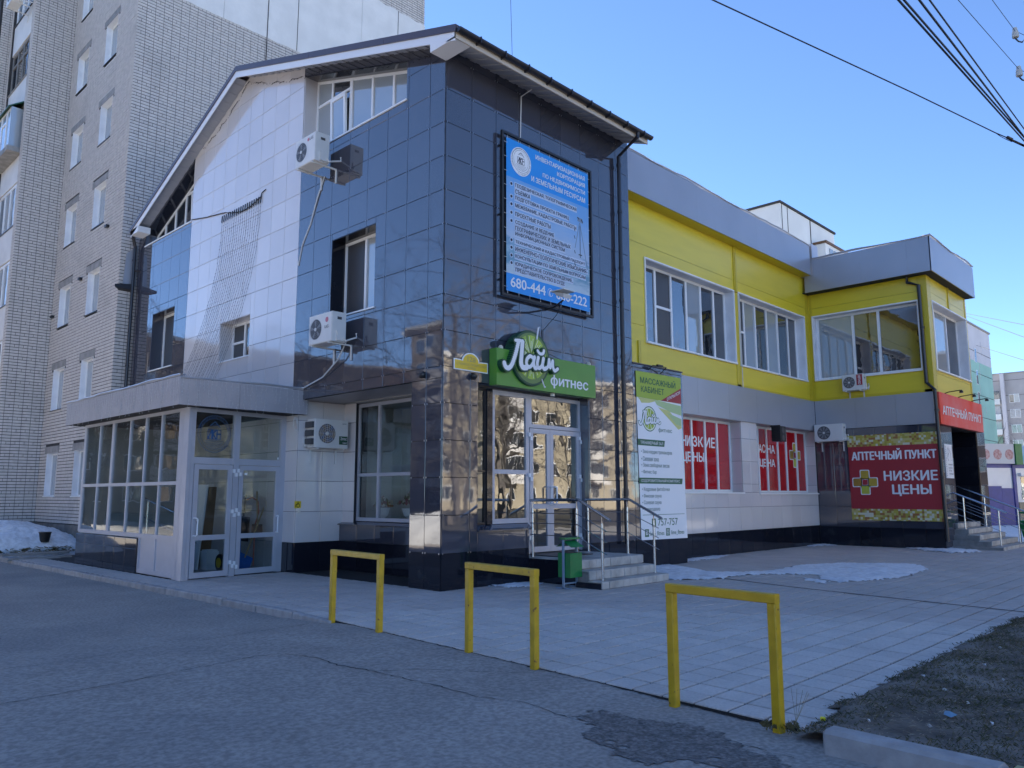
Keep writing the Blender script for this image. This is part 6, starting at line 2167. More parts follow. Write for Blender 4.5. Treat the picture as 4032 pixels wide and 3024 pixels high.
q = MB()
ring(q, FP, 6.50, .74, .034, .022, .0057, 20)
for a, b in (((6.455, .69), (6.545, .69)), ((6.455, .79), (6.545, .79)), ((6.455, .69), (6.455, .79)), ((6.545, .69), (6.545, .79))):
    bar(q, FP, a, b, .01, .0057)
bar(q, FP, (5.945, .92), (5.955, .98), .02, .0057)
bar(q, FP, (5.945, .92), (5.985, .915), .018, .0057)
bar(q, FP, (5.97, .99), (6.0, 1.0), .012, .0057)
q.build('icon', 'lt_white', FB)
text(FB, 'lime_fitnes', FP, 5.81, 6.35, .665, .77, .0045, 'lt_green')
text(FB, 'lime_fitnes', FP, 6.63, 7.15, .665, .77, .0045, 'lt_green')
# lamp bracket above the banner
q = MB()
q.tube([(5.9, -.03, 4.25), (5.9, -.15, 4.33), (6.35, -.2, 4.33), (6.35, -.03, 4.2)], .012, 5)
q.box(6.0, 6.2, -.22, -.17, 4.32, 4.36)
tag(q.build('lamp_bracket', 'black'), 'black lamp bracket above the white banner', 'bracket')

# pharmacy poster
PO_ = thing('pharmacy_poster', 'big dark red pharmacy poster with a golden cross on the side wall', 'sign', (15.8, -1.7, .8))
PP = PX(15.825)
MB().pbox(PP, -2.93, -.45, 1.12, 2.96, 0, .012).build('poster_field', 'red_print', PO_)
MB().pbox(PP, -2.935, -.44, 2.96, 3.30, 0, .013).build('mosaic_strip', 'mosaic_y', PO_)
MB().pbox(PP, -2.935, -.45, .79, 1.12, 0, .013).build('mosaic_strip', 'mosaic_y', PO_)
text(PO_, 'АПТЕЧНЫЙ ПУНКТ', PP, -.55, -2.88, 2.56, 2.87, .013, 'lt_white', bold=.045)
text(PO_, 'НИЗКИЕ', PP, -1.44, -2.87, 1.94, 2.22, .013, 'lt_white', bold=.045)
text(PO_, 'ЦЕНЫ', PP, -1.65, -2.68, 1.50, 1.82, .013, 'lt_white', bold=.045)
cross(PO_, PP, -.89, 1.90, .345, .0125, -1)
# small opening-hours sign on the pier
SS = thing('opening_hours_sign', 'narrow white hairdresser sign with opening hours on the dark pier', 'sign', (16.6, -2.96, 2))
SP = PY(-2.955)
MB().pbox(SP, 16.32, 17.03, 2.0, 2.97, 0, .012).build('plate', 'paper', SS)
q = MB()
for k in range(15):
    t = k / 14
    bar(q, SP, (16.62 + .09 * math.sin(6 * t), 2.85 - .33 * t), (16.62 + .09 * math.sin(6 * t + .45), 2.85 - .33 * (t + .07)), .016, .0135)
for a, b in (((16.7, 2.9), (16.85, 2.7)), ((16.85, 2.7), (16.88, 2.5)), ((16.6, 2.9), (16.52, 2.75)), ((16.52, 2.75), (16.6, 2.6))):
    bar(q, SP, a, b, .014, .0135)
q.build('face_drawing', 'lt_navy', SS)
for i, ch in enumerate('ПАРИКМАХЕРСКАЯ'):
    text(SS, ch, SP, 16.36, 16.42, 2.86 - i * .062, 2.90 - i * .062, .0135, 'lt_navy')
text(SS, 'РЕЖИМ РАБОТЫ', SP, 16.56, 16.98, 2.37, 2.41, .0135, 'lt_navy')
text(SS, 'Пн-пт 9-19', SP, 16.58, 16.92, 2.27, 2.32, .0135, 'lt_navy')
text(SS, 'Сб 9-16', SP, 16.58, 16.86, 2.19, 2.24, .0135, 'lt_navy')
text(SS, 'Вс: нет выходных', SP, 16.58, 16.98, 2.10, 2.15, .0135, 'lt_navy')
# orange red box sign with goose-neck lamps
RS = thing('pharmacy_sign', 'glossy orange red box sign over the dark pharmacy entrance', 'sign', (18, -3.0, 3.5))
MB().box(15.84, 20.34, -3.06, -2.95, 3.51, 4.42).build('sign_box', 'red_sign', RS)
text(RS, 'АПТЕЧНЫЙ ПУНКТ', PY(-3.06), 16.08, 20.15, 3.80, 4.12, .003, 'lt_white', bold=.04)
for k, x in enumerate((16.6, 17.94, 19.38)):
    L_ = thing('gooseneck_lamp', ('black gooseneck lamp at the left end of the orange red sign', 'black gooseneck lamp over the middle of the orange red sign', 'black gooseneck lamp at the right end of the orange red sign')[k], 'lamp', (x, -3.0, 4.42), 'lamps over the pharmacy sign')
    MB().tube([(x, -2.98, 4.43), (x, -3.10, 4.47), (x, -3.42, 4.50)], .014, 6).build('arm', 'black', L_)
    MB().lathe((x, -3.44, 4.42), [(.055, 0), (.05, .05), (.02, .085)], 12).build('lamp_head', 'black', L_)
# air conditioners of the wing
a4 = ac(CX, -1.12, -.50, 4.64, 5.12, .06, .33, -1, 'white air conditioner with a red side label under the wing window', -.71, .17, 'blade')
MB().pbox(CX, -1.10, -.93, 4.78, 5.10, .332, .336).build('red_label', 'red_print', a4)
PV = lambda u, v, w=0.0: CX(-1.015 - (v - 4.94) * 1.0 * 0 + (v - 4.94) * 0 + (-1) * 0 + (0), v, w)
PVr = lambda u, v, w=0.0: (15.86 - w, -1.015 + (v), 4.94 + u)      # letters turned upwards
text(a4, 'CENTEK', PVr, -.14, .14, -.035 * -1, .035 * -1, .338, 'lt_white', bold=.03)
a5 = ac(CX, -.42, .44, 3.15, 3.67, .05, .33, -1, 'wide white air conditioner in the corner beside the red windows', .14, .2, 'blade')

# pharmacy steps and railings
PS_ = thing('pharmacy_steps', 'worn tiled steps rising into the dark pharmacy entrance', 'steps', (18, -3.6, 0))
for k in range(5):
    yf = -4.20 + k * .30
    z = .12 + k * .15
    MB().box(16.9 - (.55 - .12 * k), 19.6 - .1 * k, yf, -1.0, 0, z - .02).build('step_core', 'concrete', PS_)
    x0 = 16.9 - (.55 - .12 * k)
    x1 = 19.6 - .1 * k
    n = 9
    for i in range(n):
        a, b = x0 + (x1 - x0) * i / n, x0 + (x1 - x0) * (i + 1) / n
        MB().box(a + .003, b - .003, yf - .02, yf + .3, z - .13, z + RND.uniform(-.002, .002)).build('step_tile', 'step', PS_)
def prail(x, label):
    Rr = thing('entrance_railing', label, 'railing', (x, -3.6, 0), 'railings of the pharmacy steps')
    MB().tube([(x, -2.1, 1.95), (x, -4.25, 1.03)], .024, 8).build('handrail', 'steel', Rr)
    for dz in (.22, .40, .58):
        MB().tube([(x, -2.1, 1.95 - dz), (x, -4.2, 1.05 - dz)], .008, 5).build('rail_bar', 'steel', Rr)
    for y, z0 in ((-2.4, .72), (-3.2, .5), (-4.05, .12)):
        MB().tube([(x, y, z0), (x, y, 1.95 + (y + 2.1) * .43)], .02, 8).build('post', 'steel', Rr)
prail(16.85, 'steel railing on the near side of the pharmacy steps')
prail(19.1, 'steel railing on the far side of the pharmacy steps')
B2 = thing('litter_bin', 'green tilted litter bin standing behind the pharmacy steps', 'litter bin', (20.6, -4.1, 0))
q = MB()
q.add([(20.30, -4.2, .22), (20.72, -4.2, .22), (20.72, -3.9, .22), (20.30, -3.9, .22), (20.22, -4.28, .74), (20.80, -4.28, .74), (20.80, -3.82, .74), (20.22, -3.82, .74)],
      [(0, 1, 2, 3), (4, 5, 6, 7), (0, 1, 5, 4), (1, 2, 6, 5), (2, 3, 7, 6), (3, 0, 4, 7)])
q.build('body', 'green', B2)
MB().tube([(20.5, -4.3, 0), (20.5, -4.3, 1.0)], .015, 6).tube([(20.5, -3.8, 0), (20.5, -3.8, 1.0)], .015, 6).build('stand', 'blue_grey', B2)
MB().box(20.25, 20.78, -4.25, -3.85, .95, 1.0).build('lid', 'green', B2)

# ================================================================== BRICK APARTMENT BLOCK
BB = thing('apartment_block', 'tall apartment block of pale silicate brick behind the tiled building', 'building', (2, 22, 0))
BX = PX(-0.45)                              # side wall facing the camera's left
BYg = PY(13.72)                             # gable wall above the roof
BW = PY(19.86)                              # wing
BL = PX(-1.73)                              # wing front with loggias
BP2 = PY(23.1)
TOPZ = 27.0
q = MB()
q.box(-0.05, 10.6, 13.87, 24, 0, TOPZ)
q.box(-1.58, -0.05, 20.01, 30, 0, TOPZ)
q.box(-2.1, -1.0, 23.25, 48, 0, TOPZ)
q.build('core_wall', 'mortar', BB)
backing(BB, BYg, [(-0.44, 10.68, 0.0, TOPZ)], [], None, 'mortar', w0=-.14, w1=-.012)
backing(BB, BW, [(-1.72, -0.44, 0, TOPZ)], [], None, 'mortar', w0=-.16, w1=-.012)
backing(BB, BL, [(19.87, 20.22, 0, TOPZ), (22.85, 23.3, 0, TOPZ)], [], None, 'mortar', w0=-.16, w1=-.012)
backing(BB, PY(23.1), [(-2.03, -1.72, 0, TOPZ)], [], None, 'mortar', w0=-.16, w1=-.012)
# window columns of the side wall: (y0, y1) and floors
FLOOR = 2.77
sillz = [1.52 + FLOOR * k for k in range(9)]
HB = []
for z in sillz:
    for (a, b) in ((14.55 + .55, 15.80 + .15), (17.72, 18.55)):
        pass
colA, colB = (15.35, 16.40), (18.02, 19.10)
for k, z in enumerate(sillz):
    HB.append((colA[0], colA[1], z, z + 1.38))
    HB.append((colB[0], colB[1], z, z + 1.38))
backing(BB, BX, [(13.73, 19.88, 0.0, TOPZ)], HB, None, 'mortar', w0=-.16, w1=-.012)
LINT = [(a - .12, b + .2, d, d + .22) for (a, b, c, d) in HB]
BR = []                                     # (plane, u0, u1, v0, v1)
def bricks(P, U0, U1, V0, V1, holes, phase=0, start=0.0):
    k0 = int(round(V0 / 0.1))
    for k in range(k0, int(round(V1 / 0.1))):
        z = k * 0.1
        header = (k + phase) % 4 == 0
        p = 0.13 if header else 0.26
        n = int((U1 - U0) / p) + 2
        for i in range(n):
            a, b = U0 + start + (i - (1 if start else 0)) * p, U0 + start + (i + 1 - (1 if start else 0)) * p
            a, b = max(a, U0) + .0065, min(b, U1) - .0065
            if b - a < .03:
                continue
            rs = [(a, b, z + .011, z + .090)]
            for h in holes:
                if h[2] < z + .09 and h[3] > z + .01 and h[0] < b and h[1] > a:
                    if h[0] <= a and h[1] >= b:
                        rs = []
                        break
                    rs = [(x0, x1, c, d) for (x0, x1, c, d) in ([(a, min(b, h[0]), z + .011, z + .090), (max(a, h[1]), b, z + .011, z + .090)]) if x1 - x0 > .03]
            for r in rs:
                BR.append((P, *r))
zmx = 21.5
bricks(BX, 13.72, 19.86, 0.7, 20.6, HB + LINT, 1)
bricks(BYg, -0.45, 0.15, 0.7, 9.4, [], 2)
bricks(BYg, -0.45, 10.68, 9.4, 17.1, [(6.6, 11, 0, 17.2)], 2)
bricks(BYg, 5.6, 10.68, 20.7, 23.6, [], 2)
bricks(BW, -1.73, -0.45, 0.7, 21.0, [], 0, .14)
bricks(BL, 19.86, 20.22, 0.7, 21.0, [], 2)
bricks(BL, 22.85, 23.1, 0.7, 22.5, [], 2)
bricks(PY(23.1), -2.05, -1.73, 0.7, 22.5, [], 1)
NV = {'x': Vector((-1, 0, 0)), 'y': Vector((0, -1, 0))}
def score(r):
    P, a, b, c, d = r
    p = Vector(P((a + b) / 2, (c + d) / 2, 0))
    v = p - CAM
    L = v.length
    cosf = v.dot(fw) / L
    x_, y_ = v.dot(rt) / v.dot(fw), v.dot(up) / v.dot(fw)
    if abs(x_) > .65 or abs(y_) > .48:
        return 0
    if p.x > -0.3 and P.k == 'y' and p.z < ztop(p.y) + 1.0 + 4.0 * 0 and p.z < 9.5 + (p.x + .3) * 1.2:
        return 0
    if P.k == 'x' and p.x > -1 and p.z < 4.2 and p.y < 17:
        return 0
    return (b - a) * (d - c) * abs(v.dot(NV[P.k])) / L ** 3
BR.sort(key=score, reverse=True)
BM_ = {}
fv, ff = [], []
for i, (P, a, b, c, d) in enumerate(BR):
    w = .002 + abs(RND.gauss(0, .0022))
    if i < 300:
        hu, hv = (b - a) / 2, (d - c) / 2
        key = (P.k, round(hu, 3), round(hv, 3))
        me = BM_.get(key)
        ctr = Vector(P((a + b) / 2, (c + d) / 2, w))
        if me is None:
            P0 = PX(0) if P.k == 'x' else PY(0)
            o = MB().pbox(P0, -hu, hu, -hv, hv, -.03, 0).build('brick', 'brick')
            o.parent = BB
            BM_[key] = o.data
        else:
            o = bpy.data.objects.new('brick', me)
            COL.objects.link(o)
            o.parent = BB
        o.location = ctr - org(BB)
    else:
        bb = len(fv)
        for (u, v) in ((a, c), (b, c), (b, d), (a, d)):
            fv.append(P(u, v, -.02))
        j = [RND.uniform(-.0015, .0015) for _ in range(4)]
        for n_, (u, v) in enumerate(((a, c), (b, c), (b, d), (a, d))):
            fv.append(P(u + j[n_], v + j[3 - n_], w))
        ff += [(bb + 4, bb + 5, bb + 6, bb + 7)] + [(bb + x, bb + (x + 1) % 4, bb + 4 + (x + 1) % 4, bb + 4 + x) for x in range(4)]
q = MB()
q.v, q.f = fv, ff
M['brick_st'] = mat('silicate_brick_wall', (0.62, 0.565, 0.52), 0.85, var=0.16, vscale=7, bump=0.5, bscale=35, stain=(0.42, 0.385, 0.355), stain_scale=0.7, stain_lo=.56, stain_hi=.85, detail=9)
q.build('brick', 'brick_st', BB, kind='stuff')
# plaster band on the gable, ragged edge
q = MB()
for x0, x1 in ((-.45, 2.2), (2.21, 4.9), (4.91, 7.6), (7.61, 10.69)):
    zb = 17.08
    n = 14
    top, bot = 27.0 if x1 < 5 else 20.70, zb
    pts = []
    for i in range(n + 1):
        t = i / n
        x = x0 + (x1 - x0) * t
        pts.append((x, bot + .05 * noise.noise(Vector((x * 2.3, 1, 0)))))
    tp = []
    for i in range(n + 1):
        x = x1 - (x1 - x0) * i / n
        tp.append((x, top + .05 * noise.noise(Vector((x * 2.7, 7, 0)))))
    q.poly(BYg, pts + tp, -.05, .015)
q.build('plaster_band', 'plaster', BB)
q = MB()
for x in (4.9, 9.3):
    q.tube([BYg(x, 17.1, .02), BYg(x + .02, 20.7, .02)], .012, 4)
q.tube([BYg(3.75, 15.9, .03), BYg(3.78, 22, .03)], .014, 4)
q.build('panel_joint', 'mortar', BB)
q = MB()
q.pbox(BYg, -.45, .0, 0, .7, -.1, .06)
q.pbox(BX, 13.66, 19.86, -.1, .68, -.1, .05)
q.pbox(BW, -1.73, -.5, -.1, .66, -.1, .05)
q.build('plinth', 'rough_plinth', BB)
for n_, (a, b, c, d) in enumerate(HB):
    if c > 19:
        continue
    g = 'glass_curtain' if c > 9 else ('glass_screen' if n_ % 2 == 0 else 'glass_curtain')
    window(BB, BX, a, b, c, d, mulls=[a + .45], rec=.15, gl=g, gls={1: 'glass_curtain', 0: g}, rev='white_reveal', sill=('gutter' if c > 3 else 'pvc'), fw_=.05, sill_out=.03)
q = MB()
for n_, (a, b, c, d) in enumerate(LINT):
    if c < 21:
        MB().pbox(BX, a, b, c + .002, d - .002, -.25, .012).build('lintel', 'lintel', BB)
# loggias of the wing: parapet panels and glazing
lg = [(1.2, 0), (3.99, 0), (6.78, 0), (9.57, 1), (12.36, 2), (15.15, 3), (17.94, 4)]
for n_, z in enumerate([1.35 + FLOOR * k for k in range(8)]):
    # parapet below, window above
    MB().pbox(PX(-1.66), 20.22, 22.86, z - .15, z + 1.0, -.08, 0).build('loggia_parapet', 'plaster', BB)
    if n_ == 4:
        # glazed bay that juts out with a small hood
        O = (-2.05)
        Pb = PX(-2.05)
        wn = window(BB, Pb, 20.45, 23.2, z + .98, z + 2.42, mulls=[20.95, 21.6, 22.3], trans={1: [z + 2.0]}, rec=0, gl='glass_curtain', rev=None, sill=None, fw_=.05, depth=.05)
        MB().poly(lambda u, v, w: (w, u, v), [(20.30, z + .80), (23.2, z + .80), (23.2, z + .98), (20.30, z + .98)], -2.1, -1.6).build('bay_base', 'lintel', wn)
        MB().add([(-2.15, 20.4, z + 2.42), (-2.15, 23.2, z + 2.42), (-1.62, 23.2, z + 2.75), (-1.62, 20.25, z + 2.75), (-2.15, 20.4, z + 2.38), (-2.15, 23.2, z + 2.38), (-1.62, 23.2, z + 2.70), (-1.62, 20.25, z + 2.70)],
                 [(0, 1, 2, 3), (4, 5, 6, 7), (0, 1, 5, 4), (1, 2, 6, 5), (2, 3, 7, 6), (3, 0, 4, 7)]).build('bay_hood', 'lime_dark', wn)
        MB().box(-2.05, -1.66, 20.40, 20.44, z + .98, z + 2.42).build('pane', 'glass_curtain', wn)
    else:
        mt = 'wood' if n_ == 5 else 'pvc'
        M.setdefault('old_wood', mat('weathered_grey_wood', (0.24, 0.225, 0.21), .8, var=.3, vscale=8))
        window(BB, PX(-1.66), 20.24, 22.84, z + 1.02, z + 2.58, mulls=[20.75, 21.4, 22.1], trans=({'all': [z + 2.1]} if n_ == 5 else {}), rec=0.03, gl='glass_curtain' if n_ != 5 else 'glass_op', rev=None, sill='gutter' if n_ != 5 else 'lintel', fw_=.06 if n_ != 5 else .08, mt='pvc' if n_ != 5 else 'old_wood')
ab = ac(PX(-1.66), 20.35, 21.15, 18.72, 19.35, .35, .68, -1, 'air conditioner hung on a loggia high up at the left edge of the brick block', 20.85, .2, 'small')
# dark hood on the side wall beside the tiled building
q = MB()
q.add([(-.50, 13.66, 7.62), (-.02, 13.66, 7.62), (-.02, 13.66, 8.65), (-.12, 13.66, 8.7), (-.78, 13.3, 7.0 + .45), (-.02, 13.3, 7.0 + .55)], [(0, 1, 2, 3), (0, 1, 5, 4)])
for n_, (y, z) in enumerate(((14.9, 9.58), (17.0, 8.36), (19.6, 7.55))):
    q = MB()
    q.pbox(BX, y - .10, y + .06, z - .05, z + .03, .0, .10)
    q.pbox(BX, y - .04, y + .10, z + .0, z + .04, .0, .06)
    tag(q.build('wall_bracket', 'black'), ('small black iron bracket on the brick between upper windows', 'small black iron bracket on the brick between window columns', 'small black iron bracket at the inner brick corner')[n_], 'bracket', 'iron brackets on the brick wall')
q = MB()
q.add([(-.60, 13.56, 7.52), (-.14, 13.56, 7.60), (-.14, 13.7, 7.60), (-.45, 13.7, 7.56), (-.60, 13.56, 7.44), (-.14, 13.56, 7.44), (-.14, 13.7, 7.4), (-.45, 13.7, 7.4)],
      [(0, 1, 2, 3), (4, 5, 6, 7), (0, 1, 5, 4), (1, 2, 6, 5), (2, 3, 7, 6), (3, 0, 4, 7)])
tag(q.build('metal_hood', 'gutter'), 'small dark metal hood closing the gap between the two buildings', 'hood')
MB().add([(-.35, 13.66, 7.6), (-.0, 13.66, 7.6), (0, 13.66, 8.8), (-.3, 13.66, 8.5), (-.35, 13.70, 7.6), (-.0, 13.70, 7.6), (0, 13.70, 8.8), (-.3, 13.70, 8.5)],
         [(0, 1, 2, 3), (4, 5, 6, 7), (0, 1, 5, 4), (1, 2, 6, 5), (2, 3, 7, 6), (3, 0, 4, 7)]).build('gap_sheet', 'grey_panel', BB)
q = MB()
for k in range(4):
    q.tube([(3.2 + .12 * k, 2.2 - k * .15, ztop(1.4) + .1 + .03 * k), (4.6, 2.6, ztop(1.4) + .35)], .03, 5)
for k in range(5):
    q.tube([(3.3 + .28 * k, 2.0, 10.15), (3.3 + .28 * k, 2.7, 10.3 + .03 * k)], .02, 4)
q.tube([(3.9, 2.4, 9.6), (3.9, 2.4, 10.5)], .03, 5)
tag(q.build('roof_antenna', 'black'), 'dark comb antenna lying behind the roof edge', 'antenna')

# ================================================================== FAR BUILDINGS
def far_block(name, label, x0, x1, y0, y1, h, mt, wins_y=(), wins_x=(), floor=2.8, roof='lintel', ww=1.3, wh=1.4, z0=1.2, top_skip=1.2, seams=True, glass_='glass_curtain', mt_top=None, ztop_=0):
    F = thing(name, label, 'building', ((x0 + x1) / 2, (y0 + y1) / 2, 0))
    MB().box(x0, x1, y0, y1, 0, h - ztop_).build('wall', mt, F)
    if mt_top:
        MB().box(x0, x1, y0, y1, h - ztop_, h).build('upper_wall', mt_top, F)
    MB().box(x0 - .15, x1 + .15, y0 - .15, y1 + .15, h, h + .22).build('roof', roof, F)
    if seams:
        q = MB()
        z = floor
        while z < h - .5:
            q.pbox(PY(y0), x0, x1, z - .03, z + .03, 0.0, .02)
            q.pbox(PX(x0), y0, y1, z - .03, z + .03, 0.0, .02)
            z += floor
        q.build('panel_seam', 'mortar', F)
    for P, lst in ((PY(y0), wins_y), (PX(x0), wins_x)):
        for item in lst:
            u, w_, kind = item
            z = z0
            while z < h - top_skip - wh:
                q = MB()
                q.pbox(P, u - w_ / 2 - .06, u + w_ / 2 + .06, z - .06, z + wh + .06, 0, .05)
                wn = q.build('window', 'pvc', F)
                q = MB()
                if w_ > .7:
                    q.pbox(P, u - w_ / 2, u - .04, z, z + wh, .05, .06)
                    MB().pbox(P, u + .04, u + w_ / 2, z, z + wh, .05, .06).build('pane', RND.choice(['glass_op', 'glass_curtain', 'glass_curtain', 'beige_block']), wn)
                else:
                    q.pbox(P, u - w_ / 2, u + w_ / 2, z, z + wh, .05, .06)
                q.build('pane', RND.choice(['glass_op', 'glass_curtain']), wn)
                z += floor
    return F
fb = far_block('panel_building', 'pale panel high-rise showing above the grey parapet of the shop', 62.6, 75.8, 22.5, 50, 29.8, 'far_white', [(x, 1.4, 0) for x in ()], [], roof='mortar', seams=False)
q = MB()
q.pbox(PY(22.5), 69.5, 69.62, 20, 29.8, .0, .05)
for x in (64.2, 62.95):
    q.pbox(PY(22.5), x, x + .06, 18, 29.8, 0, .04)
q.tube([PX(62.6)(25, 29, .05), PX(62.6)(24, 26, .05)], .04, 4)
q.build('panel_seam', 'mortar', fb)
q = MB()
q.box(70.0, 75.6, 21.2, 22.5, 0, 27.2)
q.build('balcony_stack', 'far_white', fb)
for i in range(4):
    MB().box(70.9 + i * 1.15, 71.8 + i * 1.15, 21.12, 21.2, 25.2, 26.8).build('window', 'glass_curtain', fb)
MB().box(69.9, 75.7, 21.05, 22.5, 27.2, 27.45).build('balcony_roof', 'wood', fb)

gb = far_block('green_building', 'tall block faced in pale green brick rising behind the pharmacy wing', 91, 111, 16.2, 40, 22.9, 'far_green', [(103.2, .62, 0)], [], floor=2.8, wh=1.7, z0=1.4, roof='lintel', mt_top='far_mauve', ztop_=4.6)
q = MB()
rr = random.Random(9)
for _ in range(26):
    x, z = rr.uniform(97, 110), rr.uniform(5, 22)
    q.pbox(PY(16.2), x, x + rr.uniform(.05, .12), z - rr.uniform(.6, 2.5), z, .0, .03)
q.build('water_stain', 'far_mauve', gb, kind='stuff')
yb = far_block('grey_apartment_building', 'grey brick apartment building with white windows behind the kiosks', 158, 175, -10, 30, 23.6, 'far_grey', [], [(23.2, 1.5, 0), (19.9, 1.5, 0), (17, 1.5, 0), (13, 1.5, 0)], floor=2.8, z0=1.5, top_skip=1.5)
q = MB()
for k in range(7):
    q.pbox(PX(158), 25.4, 27.6, 1.2 + 2.8 * k, 2.2 + 2.8 * k, .05, .5)
q.build('balcony', 'far_white', yb)
for k in range(7):
    MB().pbox(PX(158), 25.5, 27.5, 2.25 + 2.8 * k, 3.7 + 2.8 * k, .0, .1).build('window', RND.choice(['glass_op', 'wood', 'glass_curtain']), yb)
q = MB()
q.pbox(PX(158), 24.5, 25.1, 0, 23.6, .0, .7)
q.build('pilaster', 'far_mauve', yb)

# kiosks
def kiosk(name, label, A, B, h, band, parts, dep=3):
    A, B = Vector(A), Vector(B)
    P = PA(A, B) if True else None
    L = (B - A).length
    K = thing(name, label, 'kiosk', (A.x, A.y, 0))
    MB().pbox(P, 0, L, 0, band[0], -dep, 0).build('wall', 'pvc', K)
    MB().pbox(P, -.05, L + .05, band[0] - .2, band[0], -.3, .04).build('blue_beam', 'blue_door', K)
    MB().pbox(P, 0, L, band[0], band[1], -.4, .25).build('sign_band', parts['band'], K)
    q = MB()
    z = 1.6
    while z < band[0] - .25:
        q.pbox(P, .1, L - .1, z, z + .15, .0, .02)
        z += .19
    q.build('shutter_slat', 'pvc', K)
    return K, P, L
M['sign_white'] = mat('white_food_sign', (0.60, 0.60, 0.60), .5)
M['sign_blue'] = mat('blue_food_sign', (0.10, 0.38, 0.62), .4, var=.7, vscale=1.2, vcol2=(0.55, 0.65, 0.72))
M['meat'] = mat('meat_print', (0.42, 0.16, 0.16), .5, var=.6, vscale=9, vcol2=(0.60, 0.42, 0.40))
K1, P1, L1 = kiosk('meat_kiosk', 'white and blue kiosk with food pictures on its sign band', (36.0, 0.9), (37.72, -.15), 4, (3.06, 4.05), {'band': 'sign_white'})
for k in range(3):
    MB().lathe((.25 + k * .72, 3.52), [(.26, .252), (.26, .256)], 14, P=P1).build('food_picture', 'meat', K1)
MB().pbox(P1, .0, 1.25, 0, 1.95, .0, .06).pbox(P1, 1.27, L1, 0, 1.85, .0, .05).build('blue_door', 'blue_door', K1)
K2, P2, L2 = kiosk('shop_kiosk', 'kiosk with a green cornered blue sign band and a narrow window', (37.73, -.20), (42.0, -2.6), 4, (3.05, 3.98), {'band': 'sign_blue'})
MB().pbox(P2, -.02, .42, 3.02, 4.06, -.38, .27).build('green_corner', 'green', K2)
for k in range(3):
    MB().lathe((.95 + k * .8, 3.5), [(.24, .252), (.24, .256)], 14, P=P2).build('food_picture', 'meat', K2)
MB().pbox(P2, 1.05, 1.12, 0, 3.05, 0, .05).pbox(P2, -.05, .14, 0, 3.05, 0, .05).pbox(P2, 1.75, 1.82, 0, 3.05, 0, .05).build('blue_post', 'blue_door', K2)
MB().pbox(P2, .45, .95, 1.3, 2.4, .0, .03).build('window', 'glass_op', K2)
MB().pbox(P2, .3, 1.0, 2.45, 2.62, 0, .18).build('shutter_box', 'pvc', K2)
MB().pbox(P2, .2, 1.0, .1, 1.15, .0, .03).build('beige_panel', 'beige_block', K2)

# ================================================================== BUILDINGS BEHIND THE CAMERA (mirrored in the tiles and glass) AND ADDED UNSEEN LIGHT HELPERS
dim_lawn = MB().box(-40, 120, -47, -17.5, -0.3, -0.12).build('lawn', 'dim_ground')  # dark strip added out of view to dim reflections in the front tiles
dim_lawn['kind'] = 'structure'
dim_yard = MB().box(-60, -16.2, 3, 64, -0.3, -0.12).build('added_dark_yard', 'dim_ground')  # dark sheet added out of view, hides bright sunlit ground mirrored by the column
dim_yard['kind'] = 'structure'
LB = thing('kiosk_shade_block', 'unseen long low block added behind the shop to shade the kiosks', 'building', (42, 17, 0))  # added sun blocker, hidden behind the parapet, keeps the kiosk ground in shade
MB().box(24, 64, 12.5, 22, 0, 12.5).build('wall', 'far_grey', LB)
MB().box(23.8, 64.2, 12.3, 22.2, 12.5, 12.8).build('roof', 'lintel', LB)
def reflect_block(name, label, x0, x1, y0, y1, h, mt, face, n_, bal, off=1.5):
    F = thing(name, label, 'building', ((x0 + x1) / 2, (y0 + y1) / 2, 0))
    MB().box(x0, x1, y0, y1, 0, h).build('wall', mt, F)
    MB().box(x0 - .3, x1 + .3, y0 - .3, y1 + .3, h, h + .35).build('roof', 'far_white', F)
    if face == '+y':
        P = lambda u, v, w=0.0: (u, y1 + w, v)
        U0, U1 = x0, x1
    elif face == '+x':
        P = lambda u, v, w=0.0: (x1 + w, u, v)
        U0, U1 = y0, y1
    elif face == '-x':
        P = lambda u, v, w=0.0: (x0 - w, u, v)
        U0, U1 = y0, y1
    else:
        P = lambda u, v, w=0.0: (u, y0 - w, v)
        U0, U1 = x0, x1
    fl = int(h // 2.8)
    fr, gl_, bl = MB(), MB(), MB()
    for k in range(fl):
        z = 1.0 + 2.8 * k
        for i in range(n_):
            u = U0 + (i + .5) * (U1 - U0) / n_
            if i % 4 in bal and k > 0:
                bl.pbox(P, u - 1.5, u + 1.5, z - .9, z + .15, .02, 1.1)
                fr.pbox(P, u - 1.5, u + 1.5, z + .15, z + 1.6, .02, 1.0)
                for s in range(4):
                    gl_.pbox(P, u - 1.42 + s * .72, u - .78 + s * .72, z + .25, z + 1.5, 1.0, 1.03)
            else:
                fr.pbox(P, u - .8, u + .8, z, z + 1.5, .0, .06)
                gl_.pbox(P, u - .7, u - .05, z + .1, z + 1.4, .06, .09)
                gl_.pbox(P, u + .05, u + .7, z + .1, z + 1.4, .06, .09)
    fr.build('window_frames', 'pvc', F, kind='stuff')
    gl_.build('window_panes', 'glass_op', F, kind='stuff')
    if bl.v:
        bl.build('balconies', 'plaster', F, kind='stuff')
    return F
reflect_block('beige_apartment_building', 'sunlit beige five storey apartment building mirrored in the entrance glass', 6, 75, -62, -49, 15.2, 'beige_block', '+y', 20, (1,))
reflect_block('brown_apartment_building', 'brown brick apartment building mirrored low in the dark tiles', -75, -48, 22, 62, 20.5, 'brown_block', '+x', 11, (1, 3))
reflect_block('brown_apartment_building', 'long brown apartment building mirrored in the porch glass', -60, -46, -30, 15, 14.5, 'brown_block', '+x', 12, (2,))

